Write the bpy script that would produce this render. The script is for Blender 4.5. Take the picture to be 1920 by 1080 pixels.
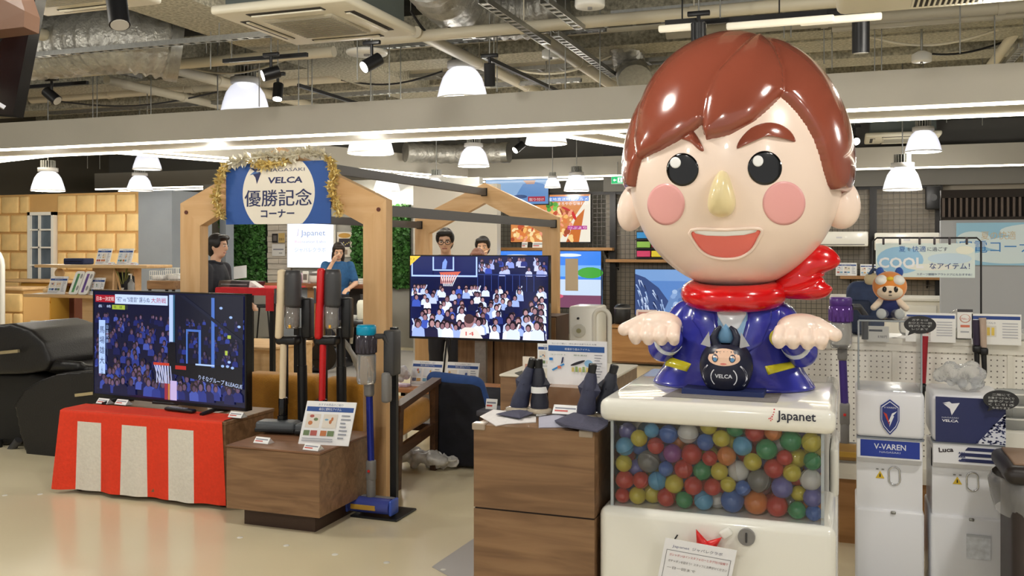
import bpy, bmesh, math, random
import numpy as np
from mathutils import Vector, Matrix
R = math.radians
sc = bpy.context.scene
for o in list(bpy.data.objects):
    bpy.data.objects.remove(o)

# ---------------------------------------------------------------- camera
YAW, FPX, CAMH, HOR = R(19.8), 1750.0, 1.55, 463.0     # view yaw, focal length and horizon in pixels of a 1920x1080 frame
cam_d = bpy.data.cameras.new('camera')
cam = bpy.data.objects.new('camera', cam_d)
sc.collection.objects.link(cam)
cam.location = (0, 0, CAMH)
cam.rotation_euler = (R(90), 0, YAW)
cam_d.sensor_width = 36.0
cam_d.lens = 36.0 * FPX / 1920
cam_d.shift_y = (HOR - 540) / 1920.0
cam_d.clip_start = 0.05
cam_d.clip_end = 200
sc.camera = cam

# ---------------------------------------------------------------- colour management, world
sc.view_settings.view_transform = 'Standard'
sc.view_settings.look = 'None'
sc.view_settings.gamma = 1
sc.view_settings.use_curve_mapping = False
sc.view_settings.exposure = 0.22
LAMP_W = 44.0            # watts of one pendant lamp
TRACK_W = 30.0           # watts of one track spot
world = bpy.data.worlds.new('world')
sc.world = world
world.use_nodes = True
world.node_tree.nodes['Background'].inputs[0].default_value = (1.0, 0.985, 0.95, 1)
world.node_tree.nodes['Background'].inputs[1].default_value = 0.55

# ---------------------------------------------------------------- pixel rays -> room coordinates (room axes: +y into the shop)
FW = Vector((-math.sin(YAW), math.cos(YAW), 0))
RT = Vector((math.cos(YAW), math.sin(YAW), 0))
CAMP = Vector((0, 0, CAMH))
def ray(px, py):
    d = FW + RT * ((px - 960) / FPX)
    return Vector((d.x, d.y, (HOR - py) / FPX))
def ZP(px, py, z=0.0):
    r = ray(px, py); return CAMP + r * ((z - CAMH) / r.z)
def YP(px, py, y):
    r = ray(px, py); return CAMP + r * (y / r.y)
def XP(px, py, x):
    r = ray(px, py); return CAMP + r * (x / r.x)
def DP(px, py, d):
    return CAMP + ray(px, py) * d

# ---------------------------------------------------------------- helpers
COL = sc.collection
def lin(c):
    if isinstance(c, str):
        c = [int(c[i:i + 2], 16) for i in (0, 2, 4)]
    out = []
    for v in c[:3]:
        v = v / 255.0
        out.append(v / 12.92 if v <= 0.04045 else ((v + 0.055) / 1.055) ** 2.4)
    return (*out, 1.0)

MATS = {}
def mat(name, col=(200, 200, 200), rough=0.5, metal=0.0, noise=None, bump=None, emit=0.0, emit_col=None, trans=0.0, coat=0.0, stretch=(1, 1, 1), col2=None, spec=0.5, ior=1.45, sheen=0.0):
    """noise=(scale, amount) varies the colour; bump=(scale, strength); stretch scales the texture axes"""
    if name in MATS:
        return MATS[name]
    m = bpy.data.materials.new(name); m.use_nodes = True
    nt = m.node_tree; b = nt.nodes['Principled BSDF']
    c = lin(col)
    b.inputs['Base Color'].default_value = c
    b.inputs['Roughness'].default_value = rough
    b.inputs['Metallic'].default_value = metal
    b.inputs['Specular IOR Level'].default_value = spec
    b.inputs['IOR'].default_value = ior
    b.inputs['Transmission Weight'].default_value = trans
    b.inputs['Coat Weight'].default_value = coat
    b.inputs['Coat Roughness'].default_value = 0.05
    b.inputs['Sheen Weight'].default_value = sheen
    if emit:
        b.inputs['Emission Color'].default_value = lin(emit_col or col)
        b.inputs['Emission Strength'].default_value = emit
    if noise or bump:
        tc = nt.nodes.new('ShaderNodeTexCoord'); mp = nt.nodes.new('ShaderNodeMapping')
        nt.links.new(tc.outputs['Object'], mp.inputs[0]); mp.inputs['Scale'].default_value = stretch
    if noise:
        n = nt.nodes.new('ShaderNodeTexNoise'); n.inputs['Scale'].default_value = noise[0]; n.inputs['Detail'].default_value = 5
        nt.links.new(mp.outputs[0], n.inputs['Vector'])
        rp = nt.nodes.new('ShaderNodeValToRGB')
        rp.color_ramp.elements[0].position = 0.3; rp.color_ramp.elements[1].position = 0.7
        k = noise[1]
        if col2:
            rp.color_ramp.elements[0].color = lin(col2); rp.color_ramp.elements[1].color = c
        else:
            rp.color_ramp.elements[0].color = (*[v * (1 - k) for v in c[:3]], 1)
            rp.color_ramp.elements[1].color = (*[min(1, v * (1 + k)) for v in c[:3]], 1)
        nt.links.new(n.outputs['Fac'], rp.inputs[0]); nt.links.new(rp.outputs[0], b.inputs['Base Color'])
    if bump:
        n2 = nt.nodes.new('ShaderNodeTexNoise'); n2.inputs['Scale'].default_value = bump[0]; n2.inputs['Detail'].default_value = 4
        nt.links.new(mp.outputs[0], n2.inputs['Vector'])
        bp = nt.nodes.new('ShaderNodeBump'); bp.inputs['Strength'].default_value = bump[1]; bp.inputs['Distance'].default_value = 0.02
        nt.links.new(n2.outputs['Fac'], bp.inputs['Height']); nt.links.new(bp.outputs[0], b.inputs['Normal'])
    MATS[name] = m
    return m

def wood(name, col, col2, axis='x', scale=3.0, rough=0.45):
    """long-grained wood, grain along one object axis"""
    if name in MATS:
        return MATS[name]
    m = mat(name, col, rough)
    nt = m.node_tree; b = nt.nodes['Principled BSDF']
    tc = nt.nodes.new('ShaderNodeTexCoord'); mp = nt.nodes.new('ShaderNodeMapping')
    st = {'x': (0.9, 9, 9), 'y': (9, 0.9, 9), 'z': (9, 9, 0.9)}[axis]
    mp.inputs['Scale'].default_value = st
    nt.links.new(tc.outputs['Object'], mp.inputs[0])
    n = nt.nodes.new('ShaderNodeTexNoise'); n.inputs['Scale'].default_value = scale; n.inputs['Detail'].default_value = 8; n.inputs['Distortion'].default_value = 0.9
    nt.links.new(mp.outputs[0], n.inputs['Vector'])
    rp = nt.nodes.new('ShaderNodeValToRGB')
    rp.color_ramp.elements[0].position = 0.32; rp.color_ramp.elements[1].position = 0.68
    rp.color_ramp.elements[0].color = lin(col2); rp.color_ramp.elements[1].color = lin(col)
    nt.links.new(n.outputs['Fac'], rp.inputs[0]); nt.links.new(rp.outputs[0], b.inputs['Base Color'])
    return m

def pane_mat(name, tint=(255, 255, 255), gloss=0.05, haze=0.0):
    """thin clear sheet: see-through with a fresnel reflection"""
    if name in MATS:
        return MATS[name]
    m = bpy.data.materials.new(name); m.use_nodes = True
    nt = m.node_tree; nt.nodes.clear()
    out = nt.nodes.new('ShaderNodeOutputMaterial'); t = nt.nodes.new('ShaderNodeBsdfTransparent'); g = nt.nodes.new('ShaderNodeBsdfGlossy')
    t.inputs[0].default_value = lin(tint); g.inputs['Roughness'].default_value = gloss
    f = nt.nodes.new('ShaderNodeFresnel'); f.inputs[0].default_value = 1.4
    mx = nt.nodes.new('ShaderNodeMixShader')
    nt.links.new(f.outputs[0], mx.inputs[0]); nt.links.new(t.outputs[0], mx.inputs[1]); nt.links.new(g.outputs[0], mx.inputs[2])
    last = mx
    if haze:
        d = nt.nodes.new('ShaderNodeBsdfDiffuse'); d.inputs[0].default_value = (0.9, 0.9, 0.9, 1)
        m2 = nt.nodes.new('ShaderNodeMixShader'); m2.inputs[0].default_value = haze
        nt.links.new(mx.outputs[0], m2.inputs[1]); nt.links.new(d.outputs[0], m2.inputs[2]); last = m2
    nt.links.new(last.outputs[0], out.inputs[0])
    MATS[name] = m
    return m

def attr_mat(name, emit=0.0, rough=0.5):
    """printed ink or lit screen pixels, colour from the mesh's Col attribute"""
    if name in MATS:
        return MATS[name]
    m = bpy.data.materials.new(name); m.use_nodes = True
    nt = m.node_tree; b = nt.nodes['Principled BSDF']
    a = nt.nodes.new('ShaderNodeAttribute'); a.attribute_name = 'Col'
    b.inputs['Roughness'].default_value = rough
    if emit:
        b.inputs['Base Color'].default_value = (0.01, 0.01, 0.012, 1)
        b.inputs['Roughness'].default_value = 0.12
        nt.links.new(a.outputs['Color'], b.inputs['Emission Color']); b.inputs['Emission Strength'].default_value = emit
    else:
        nt.links.new(a.outputs['Color'], b.inputs['Base Color'])
    MATS[name] = m
    return m

def tag(o, label=None, cat=None, group=None, kind=None):
    if label: o['label'] = label
    if cat: o['category'] = cat
    if group: o['group'] = group
    if kind: o['kind'] = kind
    return o

def thing(name, label, cat, loc=(0, 0, 0), rz=0.0, group=None):
    o = bpy.data.objects.new(name, None); COL.objects.link(o)
    o.empty_display_size = 0.1
    o.location = loc; o.rotation_euler = (0, 0, rz)
    return tag(o, label, cat, group)

def wmat(o):
    return Matrix.LocRotScale(o.location, o.rotation_euler, o.scale)

def topinv(o):
    if o is None: return Matrix.Identity(4)
    while o.parent: o = o.parent
    return wmat(o).inverted()

WORK = bpy.data.scenes.new('work')           # scratch scene: meshes from text and modifiers are evaluated here, it is removed at the end
def baked(o):
    """mesh of an object with its modifiers or text evaluated; the object is removed"""
    WORK.collection.objects.link(o)
    vl = WORK.view_layers[0]; vl.update()
    me = bpy.data.meshes.new_from_object(o.evaluated_get(vl.depsgraph))
    d = o.data
    bpy.data.objects.remove(o)
    (bpy.data.meshes if isinstance(d, bpy.types.Mesh) else bpy.data.curves).remove(d)
    return me

class MB:
    """collects shapes and links them as one mesh object; MB(root) takes room coordinates and stores them in root's frame"""
    def __init__(s, root=None, T=None):
        s.v = []; s.f = []; s.sm = []; s.c = []
        s.T = T or Matrix.Identity(4)
        if root is not None:
            s.T = topinv(root) @ s.T
    def add(s, vs, fs, smooth=False, col=None):
        n = len(s.v)
        T = s.T
        s.v += [tuple(T @ Vector(v)) for v in vs]
        s.f += [tuple(i + n for i in f) for f in fs]
        s.sm += [smooth] * len(fs)
        s.c += [col] * len(fs)
        return s
    def box(s, x0, x1, y0, y1, z0, z1):
        vs = [(x, y, z) for z in (z0, z1) for y in (y0, y1) for x in (x0, x1)]
        return s.add(vs, [(0, 2, 3, 1), (4, 5, 7, 6), (0, 1, 5, 4), (2, 6, 7, 3), (0, 4, 6, 2), (1, 3, 7, 5)])
    def obox(s, p0, p1, w, h, up=(0, 0, 1)):
        """box bar from p0 to p1, w wide, h high, centred on the line"""
        p0, p1 = Vector(p0), Vector(p1); d = (p1 - p0).normalized(); u = Vector(up)
        if abs(d.dot(u)) > 0.99: u = Vector((0, 1, 0))
        a = d.cross(u).normalized() * w / 2; b = a.cross(d).normalized() * h / 2
        vs = [p + i * a + j * b for p in (p0, p1) for j in (-1, 1) for i in (-1, 1)]
        return s.add(vs, [(0, 2, 3, 1), (4, 5, 7, 6), (0, 1, 5, 4), (2, 6, 7, 3), (0, 4, 6, 2), (1, 3, 7, 5)])
    def rbox(s, c, size, r=0.01, seg=2, M=None):
        bm = bmesh.new()
        bmesh.ops.create_cube(bm, size=1.0)
        bmesh.ops.scale(bm, vec=size, verts=bm.verts)
        bmesh.ops.bevel(bm, geom=list(bm.edges), offset=min(r, min(size) * 0.49), segments=seg, profile=0.5, affect='EDGES')
        bm.verts.index_update()
        vs = [Vector(v.co) for v in bm.verts]
        if M is not None: vs = [M @ v for v in vs]
        vs = [v + Vector(c) for v in vs]
        fs = [[v.index for v in f.verts] for f in bm.faces]
        bm.free()
        return s.add(vs, fs, seg > 1)
    def cyl(s, p0, p1, r0, r1=None, n=12, caps=True, smooth=True):
        r1 = r0 if r1 is None else r1
        p0, p1 = Vector(p0), Vector(p1); d = (p1 - p0).normalized()
        u = Vector((0, 0, 1)) if abs(d.z) < 0.9 else Vector((1, 0, 0))
        a = d.cross(u).normalized(); b = d.cross(a)
        vs = []
        for p, r in ((p0, r0), (p1, r1)):
            vs += [p + (a * math.cos(2 * math.pi * i / n) + b * math.sin(2 * math.pi * i / n)) * r for i in range(n)]
        s.add(vs, [(i, (i + 1) % n, n + (i + 1) % n, n + i) for i in range(n)], smooth)
        if caps:
            s.add(vs[:n], [tuple(range(n - 1, -1, -1))]); s.add(vs[n:], [tuple(range(n))])
        return s
    def tube(s, pts, r, n=8, closed=False, caps=True):
        pts = [Vector(p) for p in pts]; m = len(pts)
        rs = r if isinstance(r, (list, tuple)) else [r] * m
        vs = []; a = None
        for i, p in enumerate(pts):
            if closed: d = pts[(i + 1) % m] - pts[i - 1]
            else: d = pts[min(i + 1, m - 1)] - pts[max(i - 1, 0)]
            d = d.normalized() if d.length > 1e-9 else Vector((0, 0, 1))
            if a is None:
                u = Vector((0, 0, 1)) if abs(d.z) < 0.9 else Vector((1, 0, 0))
                a = d.cross(u).normalized()
            else:
                a = (a - d * a.dot(d)); a = a.normalized() if a.length > 1e-9 else d.orthogonal().normalized()
            b = d.cross(a)
            vs += [p + (a * math.cos(2 * math.pi * k / n) + b * math.sin(2 * math.pi * k / n)) * rs[i] for k in range(n)]
        fs = []
        for i in range(m if closed else m - 1):
            j = (i + 1) % m
            fs += [(i * n + k, i * n + (k + 1) % n, j * n + (k + 1) % n, j * n + k) for k in range(n)]
        s.add(vs, fs, True)
        if caps and not closed:
            s.add(vs[:n], [tuple(range(n - 1, -1, -1))]); s.add(vs[-n:], [tuple(range(n))])
        return s
    def lathe(s, prof, n=24, c=(0, 0, 0), sx=1.0, sy=1.0, smooth=True):
        c = Vector(c); vs = []
        for r, z in prof:
            vs += [c + Vector((r * sx * math.cos(2 * math.pi * k / n), r * sy * math.sin(2 * math.pi * k / n), z)) for k in range(n)]
        fs = []
        for i in range(len(prof) - 1):
            fs += [(i * n + k, i * n + (k + 1) % n, (i + 1) * n + (k + 1) % n, (i + 1) * n + k) for k in range(n)]
        return s.add(vs, fs, smooth)
    def prism(s, poly, a0, a1, plane='xz', smooth=False):
        """polygon in a plane, extruded along the third axis from a0 to a1"""
        def P(q, t):
            return {'xz': (q[0], t, q[1]), 'xy': (q[0], q[1], t), 'yz': (t, q[0], q[1])}[plane]
        n = len(poly)
        s.add([P(q, a0) for q in poly] + [P(q, a1) for q in poly], [(i, (i + 1) % n, n + (i + 1) % n, n + i) for i in range(n)], smooth)
        s.add([P(q, a0) for q in poly], [tuple(range(n))]); s.add([P(q, a1) for q in poly], [tuple(range(n - 1, -1, -1))])
        return s
    def ell(s, c, r, nu=16, nv=10, M=None):
        c = Vector(c)
        if not isinstance(r, (tuple, list)): r = (r, r, r)
        vs = []
        for j in range(nv + 1):
            t = math.pi * j / nv
            for i in range(nu):
                p = 2 * math.pi * i / nu
                q = Vector((r[0] * math.sin(t) * math.cos(p), r[1] * math.sin(t) * math.sin(p), r[2] * math.cos(t)))
                if M is not None: q = M @ q
                vs.append(c + q)
        fs = [(j * nu + i, (j + 1) * nu + i, (j + 1) * nu + (i + 1) % nu, j * nu + (i + 1) % nu) for j in range(nv) for i in range(nu)]
        return s.add(vs, fs, True)
    def cap(s, p0, p1, r0, r1=None, n=12):
        """capsule with tapering radius"""
        r1 = r0 if r1 is None else r1
        s.cyl(p0, p1, r0, r1, n); s.ell(p0, r0, n, 8); s.ell(p1, r1, n, 8)
        return s
    def grid(s, fn, nu, nv, smooth=True, flip=False):
        vs = [fn(i / nu, j / nv) for j in range(nv + 1) for i in range(nu + 1)]
        w = nu + 1
        fs = [(j * w + i, j * w + i + 1, (j + 1) * w + i + 1, (j + 1) * w + i) for j in range(nv) for i in range(nu)]
        if flip: fs = [f[::-1] for f in fs]
        return s.add(vs, fs, smooth)
    def puff(s, poly, th, M, rings=6, th_back=None):
        """star-shaped outline inflated on both sides; M maps (u, v, height) to space"""
        tb = th if th_back is None else th_back
        cx = sum(p[0] for p in poly) / len(poly); cy = sum(p[1] for p in poly) / len(poly)
        n = len(poly)
        for sg, t in ((1, th), (-1, tb)):
            vs = [M @ Vector((cx, cy, sg * t))]
            for k in range(1, rings + 1):
                q = math.sin(math.pi / 2 * k / rings)
                h = sg * t * math.sqrt(max(0, 1 - q * q))
                vs += [M @ Vector((cx + (p[0] - cx) * q, cy + (p[1] - cy) * q, h)) for p in poly]
            fs = [(0, 1 + i, 1 + (i + 1) % n) for i in range(n)]
            for k in range(rings - 1):
                b0 = 1 + k * n; b1 = b0 + n
                fs += [(b0 + i, b1 + i, b1 + (i + 1) % n, b0 + (i + 1) % n) for i in range(n)]
            if sg < 0: fs = [f[::-1] for f in fs]
            s.add(vs, fs, True)
        return s
    def mesh(s, name='m'):
        me = bpy.data.meshes.new(name)
        me.from_pydata(s.v, [], s.f)
        me.polygons.foreach_set('use_smooth', s.sm)
        return me
    def build(s, name, material, parent=None, label=None, cat=None, group=None, kind=None):
        if parent is None and s.v:
            a = np.array(s.v); lo = a.min(0); hi = a.max(0)
            base = np.array([(lo[0] + hi[0]) / 2, (lo[1] + hi[1]) / 2, lo[2]])
            s.v = [tuple(q) for q in (a - base)]
        me = s.mesh(name)
        me.materials.append(material)
        o = bpy.data.objects.new(name, me); COL.objects.link(o)
        if parent: o.parent = parent
        elif s.v: o.location = tuple(base)
        return tag(o, label, cat, group, kind)
    def blob(s, name, material, parent=None, voxel=0.01, smooth=4, **kw):
        """the shapes melted into one continuous skin"""
        me = s.mesh(name + '_src')
        t = bpy.data.objects.new(name + '_src', me)
        rm = t.modifiers.new('r', 'REMESH'); rm.mode = 'VOXEL'; rm.voxel_size = voxel; rm.use_smooth_shade = True
        if smooth:
            sm = t.modifiers.new('s', 'SMOOTH'); sm.iterations = smooth; sm.factor = 0.5
        m2 = baked(t)
        m2.name = name
        m2.materials.clear(); m2.materials.append(material)
        for p in m2.polygons: p.use_smooth = True
        o = bpy.data.objects.new(name, m2); COL.objects.link(o)
        if parent: o.parent = parent
        return tag(o, **kw)

_TXT = {}
def text_mesh(st, bold=0.0):
    k = (st, bold)
    if k not in _TXT:
        cu = bpy.data.curves.new('t', 'FONT'); cu.body = st; cu.resolution_u = 2; cu.offset = bold
        cu.size = 1.0
        o = bpy.data.objects.new('t', cu)
        me = baked(o)
        vs = [(v.co.x, v.co.y) for v in me.vertices]; fs = [tuple(p.vertices) for p in me.polygons]
        bpy.data.meshes.remove(me)
        _TXT[k] = (vs, fs)
    return _TXT[k]

class Print:
    """flat ink on a surface: u to the right, v up, in metres from the lower-left corner"""
    def __init__(s, w, h, eps=0.0003):
        s.w, s.h, s.eps = w, h, eps
        s.v = []; s.f = []; s.c = []; s.lay = 1
    def poly(s, pts, col, lay=None):
        if lay is None: s.lay += 1; lay = s.lay
        n = len(s.v)
        s.v += [(p[0], p[1], lay * s.eps) for p in pts]
        s.f.append(tuple(range(n, n + len(pts)))); s.c.append(lin(col))
    def rect(s, u0, v0, u1, v1, col, lay=None):
        s.poly([(u0, v0), (u1, v0), (u1, v1), (u0, v1)], col, lay)
    def ell(s, u, v, a, b, col, lay=None, n=14, rot=0.0, t0=0.0, t1=360.0):
        c, d = math.cos(rot), math.sin(rot)
        pts = []
        for i in range(n):
            t = R(t0 + (t1 - t0) * i / (n if t1 - t0 >= 360 else n - 1))
            x, y = a * math.cos(t), b * math.sin(t)
            pts.append((u + x * c - y * d, v + x * d + y * c))
        s.poly(pts, col, lay)
    def text(s, st, u, v, size, col, width=None, bold=0.0, align='l', rot=0.0, slant=0.0):
        """u, v: left (or centre) end of the baseline; width squeezes the line to that length"""
        vs, fs = text_mesh(st, bold)
        if not vs: return
        x0 = min(q[0] for q in vs); x1 = max(q[0] for q in vs)
        kx = size if width is None else width / max(1e-6, x1 - x0)
        off = -x0 if align == 'l' else -(x0 + x1) / 2
        s.lay += 1; n = len(s.v); c, d = math.cos(rot), math.sin(rot)
        for x, y in vs:
            X = (x + off) * kx + slant * y * size; Yy = y * size
            s.v.append((u + X * c - Yy * d, v + X * d + Yy * c, s.lay * s.eps))
        for f in fs:
            s.f.append(tuple(i + n for i in f)); s.c.append(lin(col))
    def build(s, name, O, Rv, U, parent=None, emit=0.0, rough=0.5, material=None, fn=None):
        O, Rv, U = Vector(O), Vector(Rv).normalized(), Vector(U).normalized()
        N = Rv.cross(U)
        T = topinv(parent)
        me = bpy.data.meshes.new(name)
        if fn: vs = [T @ Vector(fn(*q)) for q in s.v]
        else: vs = [T @ (O + Rv * q[0] + U * q[1] + N * q[2]) for q in s.v]
        me.from_pydata(vs, [], s.f)
        at = me.color_attributes.new('Col', 'FLOAT_COLOR', 'CORNER')
        buf = []
        for f, c in zip(s.f, s.c): buf += list(c) * len(f)
        at.data.foreach_set('color', buf)
        m = material or (attr_mat('screen_pixels_%g' % emit, emit) if emit else attr_mat('printed_ink_%g' % rough, 0, rough))
        me.materials.append(m)
        o = bpy.data.objects.new(name, me); COL.objects.link(o)
        if parent: o.parent = parent
        return o

def slab(name, O, Rv, U, w, h, th, material, parent=None, r=0.0):
    """flat board whose printed face is spanned by Rv, U from corner O; thickness goes backwards"""
    O, Rv, U = Vector(O), Vector(Rv).normalized(), Vector(U).normalized(); N = Rv.cross(U)
    m = MB(parent) if parent is not None else MB()
    vs = [O + Rv * a + U * b - N * t for t in (0, th) for b in (0, h) for a in (0, w)]
    m.add(vs, [(0, 1, 3, 2), (4, 6, 7, 5), (0, 4, 5, 1), (2, 3, 7, 6), (0, 2, 6, 4), (1, 5, 7, 3)])
    return m.build(name, material, parent)

def card(name, label, cat, O, Rv, U, w, h, draw=None, th=0.006, board=None, group=None, emit=0.0, stand=True, eps=0.0003):
    """printed board: a thing made of a board and the print on it"""
    O = Vector(O)
    t = thing(name, label, cat, O, 0, group)
    slab('board', O, Rv, U, w, h, th, board or WHITE_CARD, t)
    if draw:
        p = Print(w, h, eps); draw(p); p.build('printed_face', O, Rv, U, t, emit)
    if stand:
        Uv, Rw = Vector(U).normalized(), Vector(Rv).normalized(); N = Rw.cross(Uv)
        m = MB(t)
        b = O + Rw * w * 0.5 - N * th
        foot = b - N * h * 0.45
        foot.z = O.z
        m.obox(b + Uv * h * 0.7, foot, 0.02, 0.004)
        m.build('easel_leg', board or WHITE_CARD, t)
    return t

def copy_tree(o, parent=None):
    c = o.copy(); COL.objects.link(c); c.parent = parent
    for ch in list(o.children):
        copy_tree(ch, c)
    return c

rnd = random.Random(7)
# ---------------------------------------------------------------- shared materials
WHITE_CARD = mat('white_card', (236, 236, 232), 0.5)
WHITE_PL = mat('white_plastic', (238, 236, 228), 0.28, coat=0.3)
WHITE_PAINT = mat('white_paint', (205, 198, 180), 0.55)
BEAM_PAINT = mat('fascia_paint', (184, 179, 166), 0.6, noise=(1.5, 0.04))
BLACK = mat('black_plastic', (22, 22, 24), 0.4)
BLACK_GLOSS = mat('black_gloss', (12, 12, 14), 0.12)
BLACK_METAL = mat('black_metal', (30, 28, 28), 0.45, 0.3)
DARK_GREY = mat('dark_grey_plastic', (62, 62, 64), 0.4)
GREY = mat('grey_plastic', (128, 126, 124), 0.35)
STEEL = mat('galvanised_steel', (165, 165, 160), 0.38, 0.85, noise=(30, 0.12))
CHROME = mat('chrome', (215, 215, 215), 0.12, 1.0)
PINE = wood('pine_frame_wood', (218, 180, 132), (205, 162, 112), 'z', 2.2)
PINE_X = wood('pine_rafter_wood', (218, 180, 132), (205, 162, 112), 'x', 2.2)
PALE_WOOD = wood('pale_shelf_wood', (214, 180, 134), (198, 160, 112), 'x', 2.0)
WALNUT = wood('walnut_board', (146, 113, 81), (112, 83, 57), 'x', 2.6, 0.38)
WALNUT_Z = wood('walnut_board_upright', (146, 113, 81), (110, 81, 56), 'z', 2.6, 0.38)
DARK_WOOD = wood('dark_armrest_wood', (92, 64, 44), (62, 42, 28), 'y', 2.5, 0.4)
OAK = wood('oak_cabinet', (176, 132, 84), (150, 108, 66), 'x', 2.0)
MUSTARD = mat('mustard_upholstery', (196, 138, 40), 0.85, noise=(14, 0.10), bump=(120, 0.25), sheen=0.3)
NAVY = mat('navy_cloth', (34, 44, 78), 0.8, noise=(20, 0.1))
CONCRETE = mat('grey_concrete_paint', (142, 148, 154), 0.7, noise=(2.5, 0.06))
CEIL_DARK = mat('ceiling_concrete', (80, 79, 72), 0.9, noise=(3, 0.3))
FIREPROOF = mat('sprayed_fireproofing', (172, 167, 148), 0.95, noise=(34, 0.4), bump=(26, 0.9))
FOIL = mat('foil_duct', (172, 170, 162), 0.36, 0.55, noise=(12, 0.2), bump=(22, 0.8))
PVC = mat('beige_pvc_pipe', (212, 204, 182), 0.45)
SKIN = mat('skin', (228, 184, 154), 0.5)
HAIR_BLK = mat('black_hair', (30, 25, 23), 0.5, noise=(60, 0.3))
LEAF = mat('leaf_green', (66, 116, 52), 0.5, noise=(9, 0.45))
LEAF_BACK = mat('hedge_backing', (24, 40, 22), 0.9, noise=(20, 0.4))
LED = mat('led_strip_light', (255, 246, 226), 0.5, emit=7.0)
LENS = mat('lamp_lens_light', (255, 250, 238), 0.4, emit=14.0)
CLEAR = pane_mat('clear_acrylic')
BAGGY = pane_mat('clear_plastic_bag', gloss=0.12, haze=0.25)
# ================================================================ the room
def struct(o):
    o['kind'] = 'structure'; return o

def floor_mat():
    m = mat('polished_vinyl_floor', (214, 198, 158), 0.16, spec=0.5)
    nt = m.node_tree; b = nt.nodes['Principled BSDF']
    tc = nt.nodes.new('ShaderNodeTexCoord')
    n = nt.nodes.new('ShaderNodeTexNoise'); n.inputs['Scale'].default_value = 0.7; n.inputs['Detail'].default_value = 2
    rp = nt.nodes.new('ShaderNodeValToRGB')
    rp.color_ramp.elements[0].position = 0.3; rp.color_ramp.elements[0].color = lin((230, 217, 180))
    rp.color_ramp.elements[1].position = 0.7; rp.color_ramp.elements[1].color = lin((238, 226, 194))
    nt.links.new(tc.outputs['Object'], n.inputs['Vector']); nt.links.new(n.outputs['Fac'], rp.inputs[0]); nt.links.new(rp.outputs[0], b.inputs['Base Color'])
    b.inputs['Roughness'].default_value = 0.19
    return m
fl = struct(MB().box(-15, 8, -4, 17, -0.12, 0).build('floor', floor_mat()))
GREYFLOOR = mat('grey_vinyl_floor', (176, 172, 166), 0.3, noise=(2, 0.05))
a = ZP(815, 1060, 0); b_ = ZP(889, 1010, 0)
MB().prism([(a.x, a.y), (b_.x, b_.y), (b_.x + 2.2, b_.y - 0.2), (b_.x + 2.2, a.y - 1.6), (a.x, a.y - 0.03)], 0.0005, 0.003, 'xy').build('floor_inlay', GREYFLOOR, None, kind='structure')
MB().prism([(-9.4, 9.3), (-5.2, 9.3), (-4.6, 10.4), (-4.6, 12.6), (-9.4, 12.6)], 0.0005, 0.003, 'xy').build('floor_inlay', GREYFLOOR, None, kind='structure')
for i, (px, py) in enumerate(((75, 927), (9, 929), (537, 1023), (450, 1008), (628, 1040), (725, 1055), (831, 1069))):
    p = ZP(px, py, 0)
    MB().lathe([(0.0, 0.0035), (0.014, 0.003), (0.017, 0.0003)], 14, p).build('floor_socket_cap', mat('socket_cap', (150, 130, 105) if i % 3 else (225, 222, 210), 0.4), None, 'small round cap set flush into the beige floor', 'cap', 'round caps set into the floor')

struct(MB().box(-15, 8, -4, 17, 4.3, 4.45).build('ceiling', CEIL_DARK))
struct(MB().box(-15, 8, 16.0, 16.15, 0, 4.3).build('wall_back', mat('back_wall_paint', (120, 118, 112), 0.8)))
struct(MB().box(-15.15, -15, -4, 16, 0, 4.3).build('wall_left', mat('side_wall_paint', (110, 104, 92), 0.8)))
struct(MB().box(8, 8.15, -4, 16, 0, 4.3).build('wall_right', mat('right_wall_paint', (176, 178, 182), 0.8)))

# ---- light fascias: deep painted boxes with led strips along their lower edges
trim_i = [0]
def fascia(p0, p1, width, z0=2.7, z1=3.0, front=True, back=True):
    """box beam; p0->p1 is its near lower edge, width goes to the left of that direction"""
    p0, p1 = Vector((*p0, 0)), Vector((*p1, 0)); d = (p1 - p0).normalized(); n = Vector((-d.y, d.x, 0)) * width
    trim_i[0] += 1
    poly = [(q.x, q.y) for q in (p0, p1, p1 + n, p0 + n)]
    o = struct(MB().prism(poly, z0, z1, 'xy').build('trim_%d' % trim_i[0], BEAM_PAINT))
    ni = n.normalized()
    for q, on in ((0.012, front), (width - 0.062, back)):
        if not on: continue
        a, b = p0 + ni * q, p1 + ni * q
        m = MB(o)
        m.prism([(v.x, v.y) for v in (a, b, b + ni * 0.05, a + ni * 0.05)], z0 - 0.022, z0 - 0.001, 'xy')
        m.build('led_strip', LED, o, label='glowing warm white light strip')
    return o
fascia((-13.0, 8.25), (7.9, 8.25), 0.8)
fascia((-14.0, 14.55), (7.9, 14.55), 0.7)
q0, q1 = ZP(420, 312, 2.7), ZP(200, 287, 2.7)
fascia((-6.4, 14.5), (q1.x + 0.1, 9.1), 0.5, 2.71, 2.99, True, True)
q2 = ZP(0, 303, 2.7)
fascia((q1.x - 0.6, 9.07), (q2.x - 1.5, 10.0), 0.4, 2.715, 2.985, True, False)
a, b = ZP(1030, 252, 2.7), ZP(1172, 315, 2.7)
fascia((-1.1, 14.5), (a.x, 9.1), 0.55, 2.71, 2.99, True, True)
a, b = ZP(1640, 318, 2.7), ZP(1905, 240, 2.7)
fascia((3.2, 14.5), (4.9, 9.1), 0.6, 2.71, 2.99, True, True)

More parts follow.
